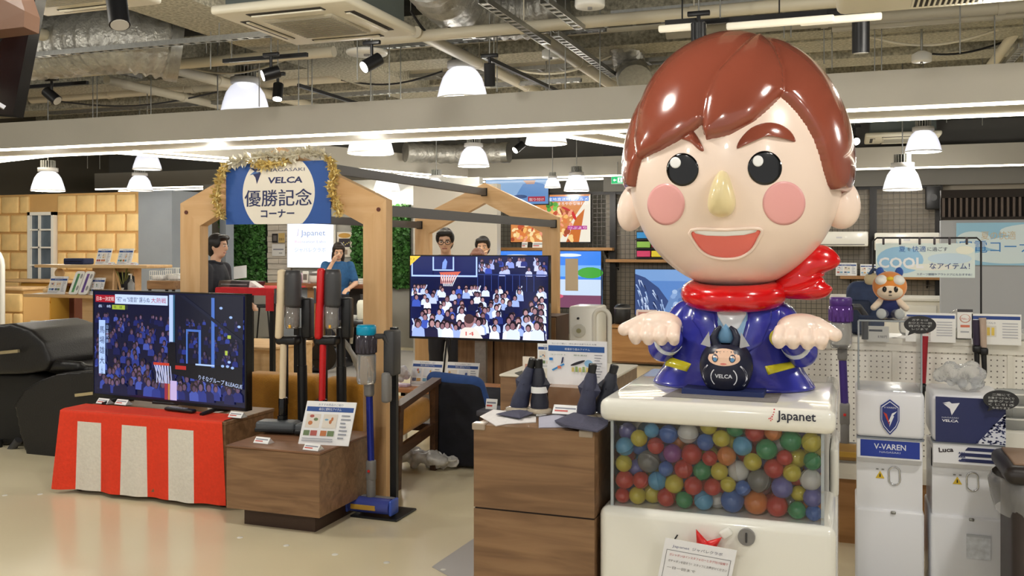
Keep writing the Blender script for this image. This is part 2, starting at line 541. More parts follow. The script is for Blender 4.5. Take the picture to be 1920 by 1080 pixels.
# ---- left wall faced with square biscuit-coloured panels
Y_BR = 11.0
bw = struct(MB().box(-13.2, -9.74, Y_BR + 0.04, Y_BR + 0.2, 0, 2.36).build('wall_brick', mat('panel_joint', (206, 164, 104), 0.8)))
BRICK = mat('biscuit_panel', (240, 205, 142), 0.6, noise=(5, 0.12))
_w0, _h0 = 0.375, 0.29
bb = MB().rbox((0, 0, 0), (_w0 - 0.03, 0.07, _h0 - 0.028), 0.022, 2); bme = bb.mesh('brick'); bme.materials.append(BRICK)
base = bw.location
wx0, wx1 = YP(55, 400, Y_BR).x, YP(104, 400, Y_BR).x       # window opening
wz1, wz0 = YP(55, 398, Y_BR).z, YP(55, 530, Y_BR).z
zt = 2.345
half = {}
for r_ in range(8):
    zc = zt - _h0 * (r_ + 0.5)
    x = -13.2 + (_w0 * 0.5 if r_ % 2 else 0)
    while x < -9.75:
        x0, x1 = max(x, -13.2), min(x + _w0, -9.755)
        segs = [(x0, x1)]
        if zc - _h0 * 0.4 < wz1 + 0.12 and zc + _h0 * 0.4 > wz0:
            segs = [(x0, min(x1, wx0 - 0.02)), (max(x0, wx1 + 0.02), x1)]
        for a, b in segs:
            if b - a < 0.07: continue
            k = round(b - a, 2)
            if abs(k - _w0) < 0.012: me = bme
            else:
                if k not in half:
                    q = MB().rbox((0, 0, 0), (k - 0.03, 0.07, _h0 - 0.028), 0.02, 2).mesh('brick'); q.materials.append(BRICK); half[k] = q
                me = half[k]
            o = bpy.data.objects.new('brick', me); COL.objects.link(o); o.parent = bw
            o.location = Vector(((a + b) / 2, Y_BR + 0.035, zc)) - base
        x += _w0
# white-framed window in it
wo = thing('window_1', 'white framed window', 'window', ((wx0 + wx1) / 2, Y_BR, wz0)); struct(wo); del wo['category']; del wo['label']
m = MB(wo)
for a, b in ((wx0, wx0 + 0.05), (wx1 - 0.05, wx1)): m.box(a, b, Y_BR - 0.04, Y_BR + 0.04, wz0, wz1)
for a, b in ((wz0, wz0 + 0.05), (wz1 - 0.05, wz1)): m.box(wx0, wx1, Y_BR - 0.04, Y_BR + 0.04, a, b)
m.build('window_frame', WHITE_PL, wo)
nz = 4
for k in range(1, nz):
    z = wz0 + (wz1 - wz0) * k / nz
    MB(wo).box(wx0 + .05, wx1 - .05, Y_BR - 0.03, Y_BR + 0.02, z - 0.012, z + 0.012).build('glazing_bar', WHITE_PL, wo)
xm = wx0 + (wx1 - wx0) * 0.42
MB(wo).box(xm - .012, xm + .012, Y_BR - 0.03, Y_BR + 0.02, wz0 + .05, wz1 - .05).build('glazing_bar', WHITE_PL, wo)
GLAZ = mat('dim_window_glass', (96, 108, 120), 0.08, noise=(3, 0.3))
for k in range(nz):
    za, zb = wz0 + (wz1 - wz0) * k / nz + .012, wz0 + (wz1 - wz0) * (k + 1) / nz - .012
    for a, b in ((wx0 + .05, xm - .012), (xm + .012, wx1 - .05)):
        MB(wo).box(a, b, Y_BR + 0.005, Y_BR + 0.012, za, zb).build('pane', GLAZ, wo)

# ---- grey painted pier and the wall behind the reception counter
a, b = YP(262, 500, 11.05), YP(337, 500, 11.05)
struct(MB().box(a.x + 0.02, a.x + 0.62, 11.0, 11.9, 0, 2.37).build('wall_pier', CONCRETE))
struct(MB().box(a.x + 0.65, YP(412, 500, 12.2).x, 12.2, 12.4, 0, 2.4).build('wall_grey', CONCRETE))
YR = 13.0
struct(MB().box(-10.2, -5.2, YR, YR + 0.15, 0, 2.6).build('wall_reception', mat('reception_wall_paint', (176, 174, 166), 0.7, noise=(3, 0.05))))
# whitewashed boards between hedge panel and sign
x0, x1 = YP(505, 470, YR).x, YP(548, 470, YR).x
wb = MB().box(x0, x1, YR - 0.03, YR - 0.002, 0.9, 2.45).build('wall_boards', mat('board_joint', (150, 138, 124), 0.8), None, kind='structure')
bmat = mat('whitewashed_board', (214, 204, 190), 0.7, noise=(6, 0.12), stretch=(1, 1, 6))
k = 0; z = 0.92
while z < 2.4:
    h = 0.09
    xs = x0 if k % 2 else (x0 + x1) / 2
    for a, b in ((x0, xs), (xs, x1)):
        if b - a > 0.03:
            MB(wb).box(a + .004, b - .004, YR - 0.05 - 0.008 * (k % 3), YR - 0.03, z, z + h - 0.008).build('plank', bmat, wb)
    z += h; k += 1
# lockers / grey partition and door block behind the gable's right side
x0, x1 = YP(735, 600, 12.0).x, YP(880, 600, 12.0).x
struct(MB().box(YP(775, 500, 12.4).x, YP(932, 500, 12.4).x, 12.4, 12.55, 0, 2.45).build('wall_partition', mat('pale_partition_paint', (206, 200, 188), 0.6)))

# ---- dark lintel above the mesh wall at the back
struct(MB().box(-3.8, 7.9, 15.2, 15.3, 0, 2.46).build('wall_display', mat('display_wall_paint', (150, 142, 130), 0.8)))
struct(MB().box(-3.8, 7.9, 15.0, 15.3, 2.46, 3.4).build('wall_bulkhead', mat('bulkhead_paint', (96, 94, 90), 0.8)))
# ================================================================ services under the ceiling
def pipe_run(name, label, pts, r, material, cat='pipe', rings=True, group=None):
    t = thing(name, label, cat, Vector(pts[0]), 0, group)
    MB(t).tube(pts, r, 12).build('pipe_wall', material, t)
    if rings:
        for a, b in zip(pts, pts[1:]):
            a, b = Vector(a), Vector(b); L = (b - a).length
            for k in range(1, int(L / 1.6) + 1):
                c = a + (b - a) * (k / (int(L / 1.6) + 1)); d = (b - a).normalized()
                MB(t).cyl(c - d * 0.03, c + d * 0.03, r * 1.14, None, 12).cyl(c, (c.x, c.y, 4.3), 0.006, None, 6).build('pipe_clip', material, t)
    return t
def zx(px, py, z, dx):            # run along x through a pixel at height z
    p = ZP(px, py, z); return [p, p + Vector((dx, 0, 0))]

# sprayed concrete beams
def fbeam(label, c0, c1, w, h):
    m = MB(); m.obox(c0, c1, w, h)
    m.build('ceiling_beam', FIREPROOF, None, label, 'beam')
p = ZP(420, 70, 3.55)
fbeam('broad fireproofed beam running into the room above the left air conditioner', (p.x + 0.25, 2.0, 3.8), (p.x + 0.25, 15.5, 3.8), 0.7, 0.5)
for py, lab in ((100, 'nearest fireproofed cross beam above the lamps'), (150, 'second fireproofed cross beam, behind the dome lamps'), (205, 'third fireproofed cross beam, deep in the shop')):
    p = ZP(960, py, 3.6)
    fbeam(lab, (-14, p.y + 0.3, 3.86), (7.9, p.y + 0.3, 3.86), 0.5, 0.5)
p = ZP(1700, 60, 3.6)
fbeam('fireproofed beam overhead at far right behind the slatted air conditioner', (-0.6, p.y + 0.35, 3.8), (7.9, p.y + 0.35, 3.8), 0.55, 0.42)
p = ZP(1190, 110, 3.5)
fbeam('fireproofed beam running inward above the big boy figure', (p.x + 1.6, 4.0, 3.95), (p.x + 1.6, 15.5, 3.95), 0.45, 0.5)

# crinkled foil ducts
def duct(label, pts, r):
    pts = [Vector(q) for q in pts]
    out = []; rr = []
    n = 16
    for i in range(len(pts) - 1):
        p0, p1, p2, p3 = pts[max(i - 1, 0)], pts[i], pts[i + 1], pts[min(i + 2, len(pts) - 1)]
        for k in range(n):
            t = k / n
            out.append(0.5 * ((2 * p1) + (p2 - p0) * t + (2 * p0 - 5 * p1 + 4 * p2 - p3) * t * t + (3 * p1 - p0 - 3 * p2 + p3) * t ** 3))
    out.append(pts[-1])
    for k in range(len(out)): rr.append(r * (1 + (0.06 if k % 3 == 0 else -0.03) + rnd.uniform(-.02, .02)))
    t = thing('foil_duct', label, 'duct', out[0])
    MB(t).tube(out, rr, 20).build('duct_sleeve', FOIL, t)
    m = MB(t); d = (out[-1] - out[-2]).normalized(); m.cyl(out[-1] - d * .06, out[-1] + d * .04, r * 1.06, None, 20); m.build('duct_collar', STEEL, t)
duct('fat crinkled foil duct at upper left of the ceiling', [ZP(20, 95, 3.5), ZP(120, 85, 3.52), ZP(230, 75, 3.5), ZP(330, 92, 3.45)], 0.30)
duct('crinkled foil duct hanging above the near dome lamp', [ZP(800, -60, 3.85), ZP(860, 5, 3.87), ZP(960, 22, 3.88), ZP(1050, 12, 3.9)], 0.27)
duct('slim foil duct dropping beside the brown hair of the figure', [ZP(1150, 40, 3.9), ZP(1170, 80, 3.7), ZP(1180, 120, 3.55), ZP(1190, 150, 3.3)], 0.17)
duct('foil duct running deep in the shop between the fascias', [ZP(760, 285, 3.0), ZP(850, 289, 3.0), ZP(950, 286, 3.0)], 0.15)

# pvc pipes
for lab, px, py, z, dx, r in (
        ('long beige pipe crossing just under the near cross beam', 700, 75, 3.5, 9.0, 0.055),
        ('beige pipe crossing behind the left air conditioner', 60, 165, 3.75, 9.5, 0.08),
        ('lower beige pipe of the pair at upper left', 60, 184, 3.7, 8.5, 0.08),
        ('thin beige pipe under the foil duct at upper left', 90, 140, 3.45, 3.6, 0.055),
        ('beige pipe crossing above the two nearest dome lamps', 640, 95, 3.8, 8.0, 0.08),
        ('beige pipe crossing at upper right behind the figure', 1250, 62, 3.55, 7.0, 0.06),
        ('thick beige pipe at far upper right', 1560, 45, 3.55, 4.0, 0.075)):
    pipe_run('ceiling_pipe', lab, zx(px, py, z, dx), r, PVC)
for lab, px, py, z, y1, r in (
        ('beige pipe running inward at upper left', 60, 60, 3.55, 13.5, 0.06),
        ('beige pipe running inward beside the left air conditioner', 780, 60, 3.52, 14.0, 0.055),
        ('beige pipe running inward between the lamps', 1000, 60, 3.5, 14.0, 0.06),
        ('beige pipe running inward left of the dome lamps', 200, 150, 3.5, 14.0, 0.055)):
    p = ZP(px, py, z)
    pipe_run('ceiling_pipe', lab, [p, Vector((p.x, y1, z))], r, PVC)
pipe_run('ceiling_pipe', 'slanting beige pipe at far upper right', [ZP(1918, 40, 3.7), ZP(1850, 135, 3.35)], 0.05, PVC)

# perforated channels and cable trays
def channel(label, p0, p1, w=0.07, ladder=False):
    p0, p1 = Vector(p0), Vector(p1); t = thing('ceiling_channel', label, 'channel', p0)
    d = (p1 - p0); L = d.length; d.normalize(); s = d.cross(Vector((0, 0, 1))).normalized()
    for sg, nm in ((-1, 'side_rail'), (1, 'side_rail')):
        MB(t).obox(p0 + s * sg * w / 2, p1 + s * sg * w / 2, 0.008, 0.045).build(nm, STEEL, t)
    m = MB(t); n = max(2, int(L / (0.25 if ladder else 0.11)))
    for k in range(n):
        c = p0 + d * (L * (k + 0.5) / n) - Vector((0, 0, 0.018))
        m.obox(c - s * w / 2, c + s * w / 2, 0.05 if not ladder else 0.03, 0.006)
    o = m.build('rungs', STEEL, t); o['kind'] = 'stuff'
for lab, px, py, z, dx, lad in (
        ('perforated steel channel below the foil duct at upper left', 50, 105, 3.35, 3.0, False),
        ('perforated steel channel low across the left of the ceiling', 95, 212, 3.5, 8.0, False),
        ('second perforated channel behind the left dome lamp', 200, 130, 3.7, 6.2, False),
        ('cable tray crossing behind the near dome lamp', 735, 148, 3.62, 4.6, True),
        ('cable tray crossing high above the figure', 860, 66, 3.5, 5.5, True),
        ('cable tray crossing at the top right of the ceiling', 1150, 30, 3.6, 5.0, True),
        ('perforated channel on top of the right fascia', 1590, 145, 3.05, 3.2, False)):
    p = ZP(px, py, z); channel(lab, p, p + Vector((dx, 0, 0)), 0.2 if lad else 0.06, lad)
for lab, a, b in (('slanting channel above the near foil duct', (905, 0), (1028, 80)), ('slanting channel right of the near foil duct', (1020, 0), (1096, 52)),
                  ('slanting channel left of the brown hair', (1040, 62), (1155, 142)), ('slanting channel at the far upper right corner', (1918, 85), (1868, 142)),
                  ('slanting channel left of the fireproofed beam', (110, 105), (250, 145))):
    z = 3.42; p = ZP(*a, z); q = ZP(*b, z); channel(lab, p, Vector((p.x * 0.6 + q.x * 0.4, q.y, z)), 0.07)

# hanger rods
RODLM = ((150, 60, 'the fat foil duct at upper left'), (400, 60, 'the left ceiling air conditioner'), (460, 190, 'the bright lamp over the banner'), (600, 190, 'the lit spotlights'), (740, 160, 'the second lit spotlight'),
         (867, 160, 'the lamp above the fascia middle'), (1015, 250, 'the lamp below the fascia beside the figure'), (1106, 20, 'the round white ceiling fitting'), (1250, 120, 'the brown hair'), (1480, 60, 'the white tube lamps'), (1614, 70, 'the upright black spotlight'),
         (1728, 116, 'the smoke detector'), (1800, 240, 'the rear right lamp'), (1900, 100, 'the slanting pipe at far right'), (276, 318, 'the lamp in the fascia opening'), (170, 220, 'the low left channel'), (530, 270, 'the gable peak'), (888, 300, 'the low centre lamp'))
rodm = MB().cyl((0, 0, 0), (0, 0, 1), 0.006, None, 6).mesh('hanger_rod'); rodm.materials.append(STEEL)
for px, py, z0 in ((283, 225, 3.05), (174, 225, 3.05), (182, 225, 3.1), (395, 130, 3.2), (486, 200, 3.0), (387, 100, 3.4), (411, 85, 3.35), (751, 185, 3.1), (932, 172, 3.05), (1060, 165, 3.05),
                  (1125, 165, 3.05), (928, 300, 2.9), (730, 182, 3.0), (670, 150, 3.1), (1470, 72, 3.3), (1483, 70, 3.3), (1800, 100, 3.1), (1865, 130, 3.05), (1640, 140, 3.1), (1653, 140, 3.1),
                  (1775, 230, 3.0), (1842, 235, 3.0), (187, 317, 2.8), (164, 316, 2.8), (260, 315, 2.8), (444, 268, 2.95), (466, 272, 2.95), (560, 200, 3.0), (585, 198, 3.0), (1030, 170, 3.05), (1545, 120, 3.2), (1560, 130, 3.2), (1920, 135, 3.05)):
    p = ZP(px, py, z0)
    o = bpy.data.objects.new('hanger_rod', rodm); COL.objects.link(o); o.location = p; o.scale = (1, 1, 4.3 - z0)
    lm = min(RODLM, key=lambda q: abs(q[0] - px) + .5 * abs(q[1] - py))
    tag(o, 'thin steel hanger rod %s %s' % ('left of' if px < lm[0] - 12 else 'right of' if px > lm[0] + 12 else 'above', lm[2]), 'rod', 'steel hanger rods')

# ceiling cassette air conditioners
def cassette(label, c, s, slots=True, grille=True):
    t = thing('air_conditioner', label, 'air conditioner', c)
    pan = mat('aircon_panel', (226, 220, 200), 0.45); h = s / 2
    MB().rbox((0, 0, 0.03), (s, s, 0.06), 0.02, 2).build('face_panel', pan, t)
    MB().box(-h * .86, h * .86, -h * .86, h * .86, 0.06, 0.34).build('casing', mat('aircon_case', (92, 100, 96), 0.6), t)
    q = h * 0.52
    gr = MB().rbox((0, 0, -0.004), (2 * q, 2 * q, 0.02), 0.008, 2).build('intake_grille', mat('aircon_grille', (196, 190, 172), 0.6), t)
    m = MB()
    for k in range(16):
        y = -q * .9 + 2 * q * .9 * k / 15
        m.box(-q * .92, q * .92, y - .004, y + .004, -0.018, -0.012)
    m.build('grille_bars', mat('aircon_bar', (158, 154, 140), 0.6), gr)['kind'] = 'stuff'
    for k in range(4):
        a = math.pi / 2 * k
        M = Matrix.Rotation(a, 4, 'Z')
        sl = MB(T=M).box(-h * .55, h * .55, -h * .86, -h * .72, -0.004, 0.01).build('air_slot', mat('slot_dark', (46, 42, 38), 0.7), t)
        MB(T=M).rbox((0, -h * .755, -0.008), (h * 1.05, h * .06, 0.012), 0.004).build('louvre', pan, sl)
    for x in (-1, 1): MB().cyl((x * h * .7, h * .7, .3), (x * h * .7, h * .7, 4.3 - c.z), .006, None, 6).build('hanger', STEEL, t)
cassette('square ceiling air conditioner near the gold-trimmed banner', ZP(597, 48, 3.02), 0.98)
cassette('partly seen ceiling air conditioner at the upper left corner', ZP(85, -14, 3.1), 0.95)
c = ZP(1690, 262, 3.03); cassette('distant ceiling air conditioner right of the figure head', c, 0.95)
c = ZP(1800, -10, 3.0); 
def wallcool():
    t = thing('ceiling_air_unit', 'long slatted air conditioner at the top right of the ceiling', 'air conditioner', c)
    pan = mat('aircon_cream', (232, 226, 204), 0.45)
    MB().rbox((0.2, 0, 0.13), (1.75, 0.62, 0.26), 0.05, 3).build('housing', pan, t)
    dk = mat('slot_dark', (46, 42, 38), 0.7)
    MB().box(-0.25, 1.0, -.26, .2, -0.004, 0.002).build('air_slot', dk, t)
    m = MB()
    for k in range(42): m.box(-0.25 + k * .03, -0.238 + k * .03, -.26, .2, -0.012, -0.003)
    m.build('slats', pan, t)['kind'] = 'stuff'
    for x in (-.55, -.48): MB().box(x, x + .035, -.28, -.2, -0.004, 0.002).build('vent_hole', dk, t)
wallcool()

# sagging cables
for lab, a, b, z, sag, m_ in (
        ('grey cable sagging at upper left beside the foil duct', (70, 110), (260, 130), 3.6, .12, DARK_GREY), ('pale cable sagging above the left dome lamp', (330, 120), (560, 105), 3.6, .15, PVC),
        ('dark cable looping beside the left air conditioner', (770, 20), (900, 60), 3.7, .2, BLACK), ('pale cable sagging between the near lamp and the hair', (930, 120), (1150, 95), 3.6, .16, PVC),
        ('dark cable sagging left of the near lamp', (640, 150), (820, 130), 3.6, .1, BLACK), ('pale cable sagging at upper right over the fascia', (1600, 60), (1860, 75), 3.6, .14, PVC),
        ('dark cable sagging at the upper right corner', (1680, 90), (1915, 60), 3.7, .12, BLACK), ('grey cable sagging low across the left ceiling', (110, 190), (420, 175), 3.55, .12, DARK_GREY)):
    p, q = ZP(*a, z), ZP(*b, z); q = Vector((q.x, p.y * .6 + q.y * .4, z))
    pts = [p.lerp(q, k / 14) - Vector((0, 0, sag * math.sin(math.pi * k / 14))) for k in range(15)]
    t = thing('ceiling_cable', lab, 'cable', p)
    MB(t).tube(pts, .012, 6).build('cable_run', m_, t)
    for e in (p, q): MB(t).cyl(e, (e.x, e.y, 4.3), .005, None, 5).build('hanger', STEEL, t)

# round discs and detectors
def disc(label, p, r, h=0.07):
    t = thing('ceiling_disc', label, 'detector', p)
    MB().lathe([(0, 0), (r * .96, 0), (r, 0.012), (r, h), (r * .4, h + .03)], 28).build('disc_body', WHITE_PL, t)
    MB().lathe([(0, -.015), (r * .16, -.015), (r * .16, 0)], 12).build('disc_core', GREY, t)
    MB().cyl((0, 0, h), (0, 0, 4.3 - p.z), .012, None, 8).build('hanger', STEEL, t)
disc('round white ceiling fitting left of the figure hair at the top edge', ZP(1106, 14, 3.3), 0.11)
disc('round cream ceiling plate behind the lit spotlight', ZP(688, 102, 3.4), 0.2, 0.03)
disc('small smoke detector above the right fascia', ZP(1728, 116, 3.3), 0.09)
disc('small white detector left of the brown hair', ZP(1033, 108, 3.45), 0.09)
disc('round white ceiling plate above the rear bulkhead at left', ZP(280, 300, 3.2), 0.16, 0.03)

# spotlights on tracks
def spot(label, p, aim, L=0.16, r=0.045, lit=False, light=True):
    """can hanging at p, pointing along aim"""
    t = thing('track_spotlight', label, 'spotlight', p)
    d = Vector(aim).normalized()
    cn = MB().cyl(-d * L * .5, d * L * .5, r, None, 16).build('can', BLACK, t)
    MB().cyl((0, 0, 0), (0, 0, 0.16), .014, None, 8).build('arm', BLACK, t)
    MB().rbox((0, 0, 0.17), (0.16, 0.035, 0.035), .006).build('track_adapter', BLACK, t)
    MB().cyl((0, 0, 0.18), (0, 0, 4.3 - p.z), .006, None, 6).build('hanger', STEEL, t)
    MB().cyl(d * L * .5, d * (L * .5 + .004), r * .86, None, 16).build('lens', LENS if lit else mat('unlit_lens', (190, 186, 176), 0.2), cn)
    if lit and light:
        ld = bpy.data.lights.new('spot_light', 'SPOT'); ld.energy = TRACK_W; ld.spot_size = R(70); ld.spot_blend = 0.8; ld.shadow_soft_size = 0.04; ld.color = (1, 0.95, 0.86)
        lo = bpy.data.objects.new('spot_bulb', ld); COL.objects.link(lo); lo.parent = t; lo.location = d * (L * .5 + .03); lo.rotation_euler = d.to_track_quat('-Z', 'Y').to_euler()
def track(label, p0, p1):
    t = thing('light_track', label, 'track', p0)
    MB(t).obox(p0, p1, 0.036, 0.035).build('rail', BLACK, t)
    for k in (.1, .9):
        q = p0.lerp(p1, k); MB(t).cyl(q, (q.x, q.y, 4.3), .006, None, 6).build('hanger', STEEL, t)
spot('large black spotlight hanging at the top left edge', ZP(220, 12, 2.85), (0.38, -.25, -1), 0.24, 0.055)
spot('small black spotlight tilted on the far left track', ZP(97, 180, 3.1), (.75, .1, -.6), 0.17, 0.055)
spot('lit black spotlight pointing left above the left dome lamp', ZP(508, 138, 3.1), (-.75, -.7, -.35), .15, .055, True)
spot('lit black spotlight pointing down right of the left dome lamp', ZP(521, 172, 3.05), (.15, -.35, -1), .16, .05, True)
spot('lit black spotlight beside the round cream ceiling plate', ZP(697, 118, 3.1), (-.5, -.75, -.55), .17, .055, True)
spot('dark spotlight just right of the near dome lamp', ZP(918, 140, 3.1), (-.1, .3, -1), .2, .05)
spot('tiny lit spotlight deep in the shop between the fascias', ZP(973, 276, 2.95), (-.5, -.6, -.6), .16, .055, True)
spot('upright black spotlight at the upper right above the fascia', ZP(1614, 70, 3.05), (0, 0.1, -1), .22, .06)
spot('tiny lit spotlight right of the figure head under the fascia', ZP(1602, 262, 2.95), (.3, -.8, -.4), .14, .055, True)
spot('black spotlight almost hidden behind the top of the hair', ZP(1310, 70, 3.05), (0, .1, -1), .2, .055)
p = ZP(95, 160, 3.28); track('short black light track at far left', p + Vector((-.8, 0, 0)), p + Vector((.5, 0, 0)))
p = ZP(505, 108, 3.28); track('black light track above the left dome lamp', p + Vector((-.5, 0, 0)), p + Vector((.4, 0, 0)))
p = ZP(560, 160, 3.25); track('black light track running inward from the left dome lamp', p, p + Vector((-.05, 1.9, 0)))
p = ZP(905, 105, 3.28); track('black light track running inward past the near dome lamp', p, p + Vector((.1, 2.6, 0)))
p = ZP(1270, 46, 3.24); track('long black light track across the top right', p, p + Vector((3.2, 0, 0)))
# slim linear lamps along that track
for lab, px, py, L in (('slim white tube lamp above the hair of the figure', 1362, 50, .75), ('slim white tube lamp at the upper right', 1500, 42, .55), ('slim white tube lamp left of the hair', 1235, 55, .35)):
    p = ZP(px, py, 3.17); t = thing('tube_lamp', lab, 'lamp', p)
    MB().rbox((L / 2, 0, 0), (L, .05, .05), .012).build('tube', mat('tube_lamp_glow', (250, 242, 220), 0.4, emit=0.35), t)
    MB().box(.05, L - .05, -.018, .018, .025, .06).cyl((L / 2, 0, .05), (L / 2, 0, 4.3 - p.z), .006, None, 6).build('bracket', BLACK, t)

# pendant dome lamps
DOME = mat('ribbed_glass_dome', (240, 240, 240), 0.25, emit=0.34, emit_col=(235, 238, 255), trans=0.3)
def pendant(label, p, dia, light=True, power=0.62):
    """p: centre of the dome mouth"""
    t = thing('pendant_lamp', label, 'lamp', p)
    r = dia / 2
    prof = [(r, 0), (r * 1.03, .012), (r * .99, .05), (r * .93, r * .45), (r * .8, r * .85), (r * .62, r * 1.12), (r * .44, r * 1.25), (r * .4, r * 1.27)]
    inner = [(q * .96, z) for q, z in prof[::-1]]
    gd = MB().lathe(prof + inner, 36).build('glass_dome', DOME, t)
    m = MB(); m.tube([(r * 1.01 * math.cos(2 * math.pi * k / 36), r * 1.01 * math.sin(2 * math.pi * k / 36), .004) for k in range(36)], .008, 6, True); m.build('rim', WHITE_PL, gd)
    MB().lathe([(0, r * 1.26), (r * .62, r * 1.26), (r * .62, r * 1.5), (r * .3, r * 1.52), (0, r * 1.52)], 28).build('collar', mat('lamp_collar', (204, 202, 198), 0.5), t)
    m = MB()
    for k in range(18):
        a = 2 * math.pi * k / 18
        m.obox((r * .1 * math.cos(a), r * .1 * math.sin(a), r * 1.75), (r * .45 * math.cos(a), r * .45 * math.sin(a), r * 1.75), .008, r * .46)
    m.build('heat_sink', mat('heat_sink_metal', (172, 172, 166), 0.5, 0.4), t)
    MB().cyl((0, 0, r * 1.9), (0, 0, 4.3 - p.z), .008, None, 8).build('hanger', STEEL, t)
    MB().lathe([(0, r * 1.2), (r * .3, r * 1.2), (r * .3, r * 1.26)], 20).build('led_disc', LENS, t)
    if light:
        ld = bpy.data.lights.new('pendant_light', 'POINT'); ld.energy = LAMP_W * power; ld.shadow_soft_size = r * .45; ld.color = (1, 0.955, 0.87)
        lo = bpy.data.objects.new('pendant_bulb', ld); COL.objects.link(lo); lo.parent = t; lo.location = (0, 0, -0.1)
for lab, px, py, dd, dia, li in (
        ('bright dome lamp above the gold-trimmed banner, cut by the fascia', 460, 212, 10.6, 0.53, True),
        ('bright dome lamp above the middle of the fascia', 867, 186, 10.2, 0.54, True),
        ('dome lamp hanging below the fascia right of the banner', 695, 288, 10.4, 0.5, True),
        ('dome lamp below the fascia at the left of the figure head', 1024, 270, 10.6, 0.46, True),
        ('dome lamp low between the two fascias in the centre', 888, 312, 13.4, 0.44, True),
        ('dome lamp half hidden behind the rear fascia, right of the figure', 1731, 285, 11.8, 0.42, True),
        ('distant dome lamp over the mesh wall at right', 1692, 356, 12.0, 0.46, True),
        ('distant dome lamp over the wall screens', 1081, 358, 14.4, 0.38, True),
        ('distant dome lamp left of the wall screens, in the gable gap', 818, 362, 14.3, 0.36, True),
        ('distant dome lamp beside the front gable rafter', 725, 360, 14.3, 0.4, True),
        ('distant dome lamp above the biscuit panel wall', 90, 358, 12.2, 0.4, True),
        ('distant dome lamp left of the front gable', 262, 358, 13.2, 0.34, False),
        ('dome lamp in the opening above the left fascia corner', 276, 318, 12.6, 0.36, False),
        ('dome lamp just left of the banner under the fascia', 408, 276, 11.0, 0.42, True),
        ('small distant dome lamp by the exit sign', 1036, 352, 14.4, 0.24, False),
        ('large dome lamp at the very top edge left of centre', 560, 8, 7.0, 0.52, True)):
    pendant(lab, DP(px, py, dd), dia, li)
# unseen lamps carry the grid on around the camera; nearest added, all stronger to brighten the foreground
k = 0
for x, y, lab in ((-5.6, 3.4, 'added unseen dome lamp over the striped red and white table, out of frame above'), (-1.9, 3.0, 'added unseen dome lamp over the walnut pedestal, out of frame above'), (1.2, 2.4, 'added unseen dome lamp over the capsule machines, out of frame above'),
                  (-4.0, -0.6, 'unseen dome lamp over the aisle left of the camera'), (-0.6, -1.0, 'unseen dome lamp over the aisle behind the camera'), (2.8, -0.6, 'unseen dome lamp over the aisle right of the camera'),
                  (3.9, 5.4, 'unseen dome lamp over the pegboard aisle, out of frame right'), (-8.6, 4.4, 'unseen dome lamp over the black massage chair, out of frame left'), (0.8, 6.2, 'unseen dome lamp over the pegboard stand, out of frame above')):
    pendant(lab, Vector((x, y, 3.15)), 0.52, True, 1.75)
# green exit sign
p = YP(1146, 345, 14.5)
t = thing('exit_sign', 'small green lit exit sign below the rear fascia', 'sign', p)
slab('sign_box', p, (1, 0, 0), (0, 0, 1), .2, .12, .04, mat('sign_case', (230, 232, 228), .5), t)
q = Print(.2, .12); q.rect(.004, .004, .196, .116, (30, 170, 100)); q.rect(.105, .02, .18, .1, (235, 250, 240))
q.ell(.14, .085, .01, .01, (30, 170, 100)); q.poly([(.125, .07), (.15, .075), (.145, .05), (.16, .028), (.15, .024), (.135, .045), (.12, .026), (.113, .032), (.13, .05)], (30, 170, 100))
q.poly([(.03, .06), (.055, .085), (.055, .068), (.085, .068), (.085, .052), (.055, .052), (.055, .035)], (235, 250, 240))
q.build('lit_face', p, (1, 0, 0), (0, 0, 1), t, 1.2)
MB(t).cyl(p + Vector((.1, .02, .12)), p + Vector((.1, .02, .35)), .008, None, 6).build('hanger', STEEL, t)
# ================================================================ printed-card designs
def pop(seed, head=(38, 78, 150), pics=None, title=True, dense=1.0):
    """price-and-feature card: blue headline, pictures, lines of small print"""
    def draw(p):
        r = random.Random(seed); w, h = p.w, p.h
        p.rect(0, 0, w, h, (244, 244, 244))
        if title:
            p.text('おすすめ商品のご紹介', w * .5, h * .9, h * .06, (90, 110, 150), w * .5, align='c')
            p.rect(w * .03, h * .76, w * .97, h * .87, head)
            p.text('毎日に便利なアイテム', w * .5, h * .79, h * .075, (240, 244, 250), w * .45, align='c')
        cols = [(196, 120, 70), (110, 130, 90), (90, 100, 130), (205, 160, 90), (70, 90, 150), (180, 90, 80), (120, 170, 200)]
        for k in range(2 if pics is None else pics):
            u = w * (.06 + .34 * k)
            p.rect(u, h * .38, u + w * .28, h * .7, r.choice([(222, 226, 232), (230, 222, 210)]))
            for _ in range(3):
                a, b = r.uniform(u + w * .04, u + w * .24), r.uniform(h * .43, h * .65)
                p.ell(a, b, w * r.uniform(.02, .05), h * r.uniform(.02, .06), r.choice(cols), n=9)
            p.rect(u, h * .2, u + w * .12, h * .32, r.choice(cols)); p.rect(u + w * .14, h * .2, u + w * .27, h * .32, r.choice(cols))
        for k in range(7):
            v = h * (.66 - .085 * k)
            p.rect(w * .76, v, w * r.uniform(.86, .96), v + h * .03, (150, 154, 166))
        for k in range(2):
            p.rect(w * .06, h * (.07 + .05 * k), w * r.uniform(.5, .7), h * (.09 + .05 * k), (170, 172, 180))
    return draw
def price(p):
    p.rect(0, 0, p.w, p.h, (246, 246, 244)); p.rect(p.w * .08, p.h * .55, p.w * .9, p.h * .7, (120, 124, 140)); p.rect(p.w * .08, p.h * .25, p.w * .6, p.h * .42, (200, 70, 60))
UP = Vector((0, 0, 1)); RX = Vector((1, 0, 0))
LEAN = Vector((0, 0.3, 1)).normalized()
ACR = pane_mat('card_stand_acrylic', haze=0.15)
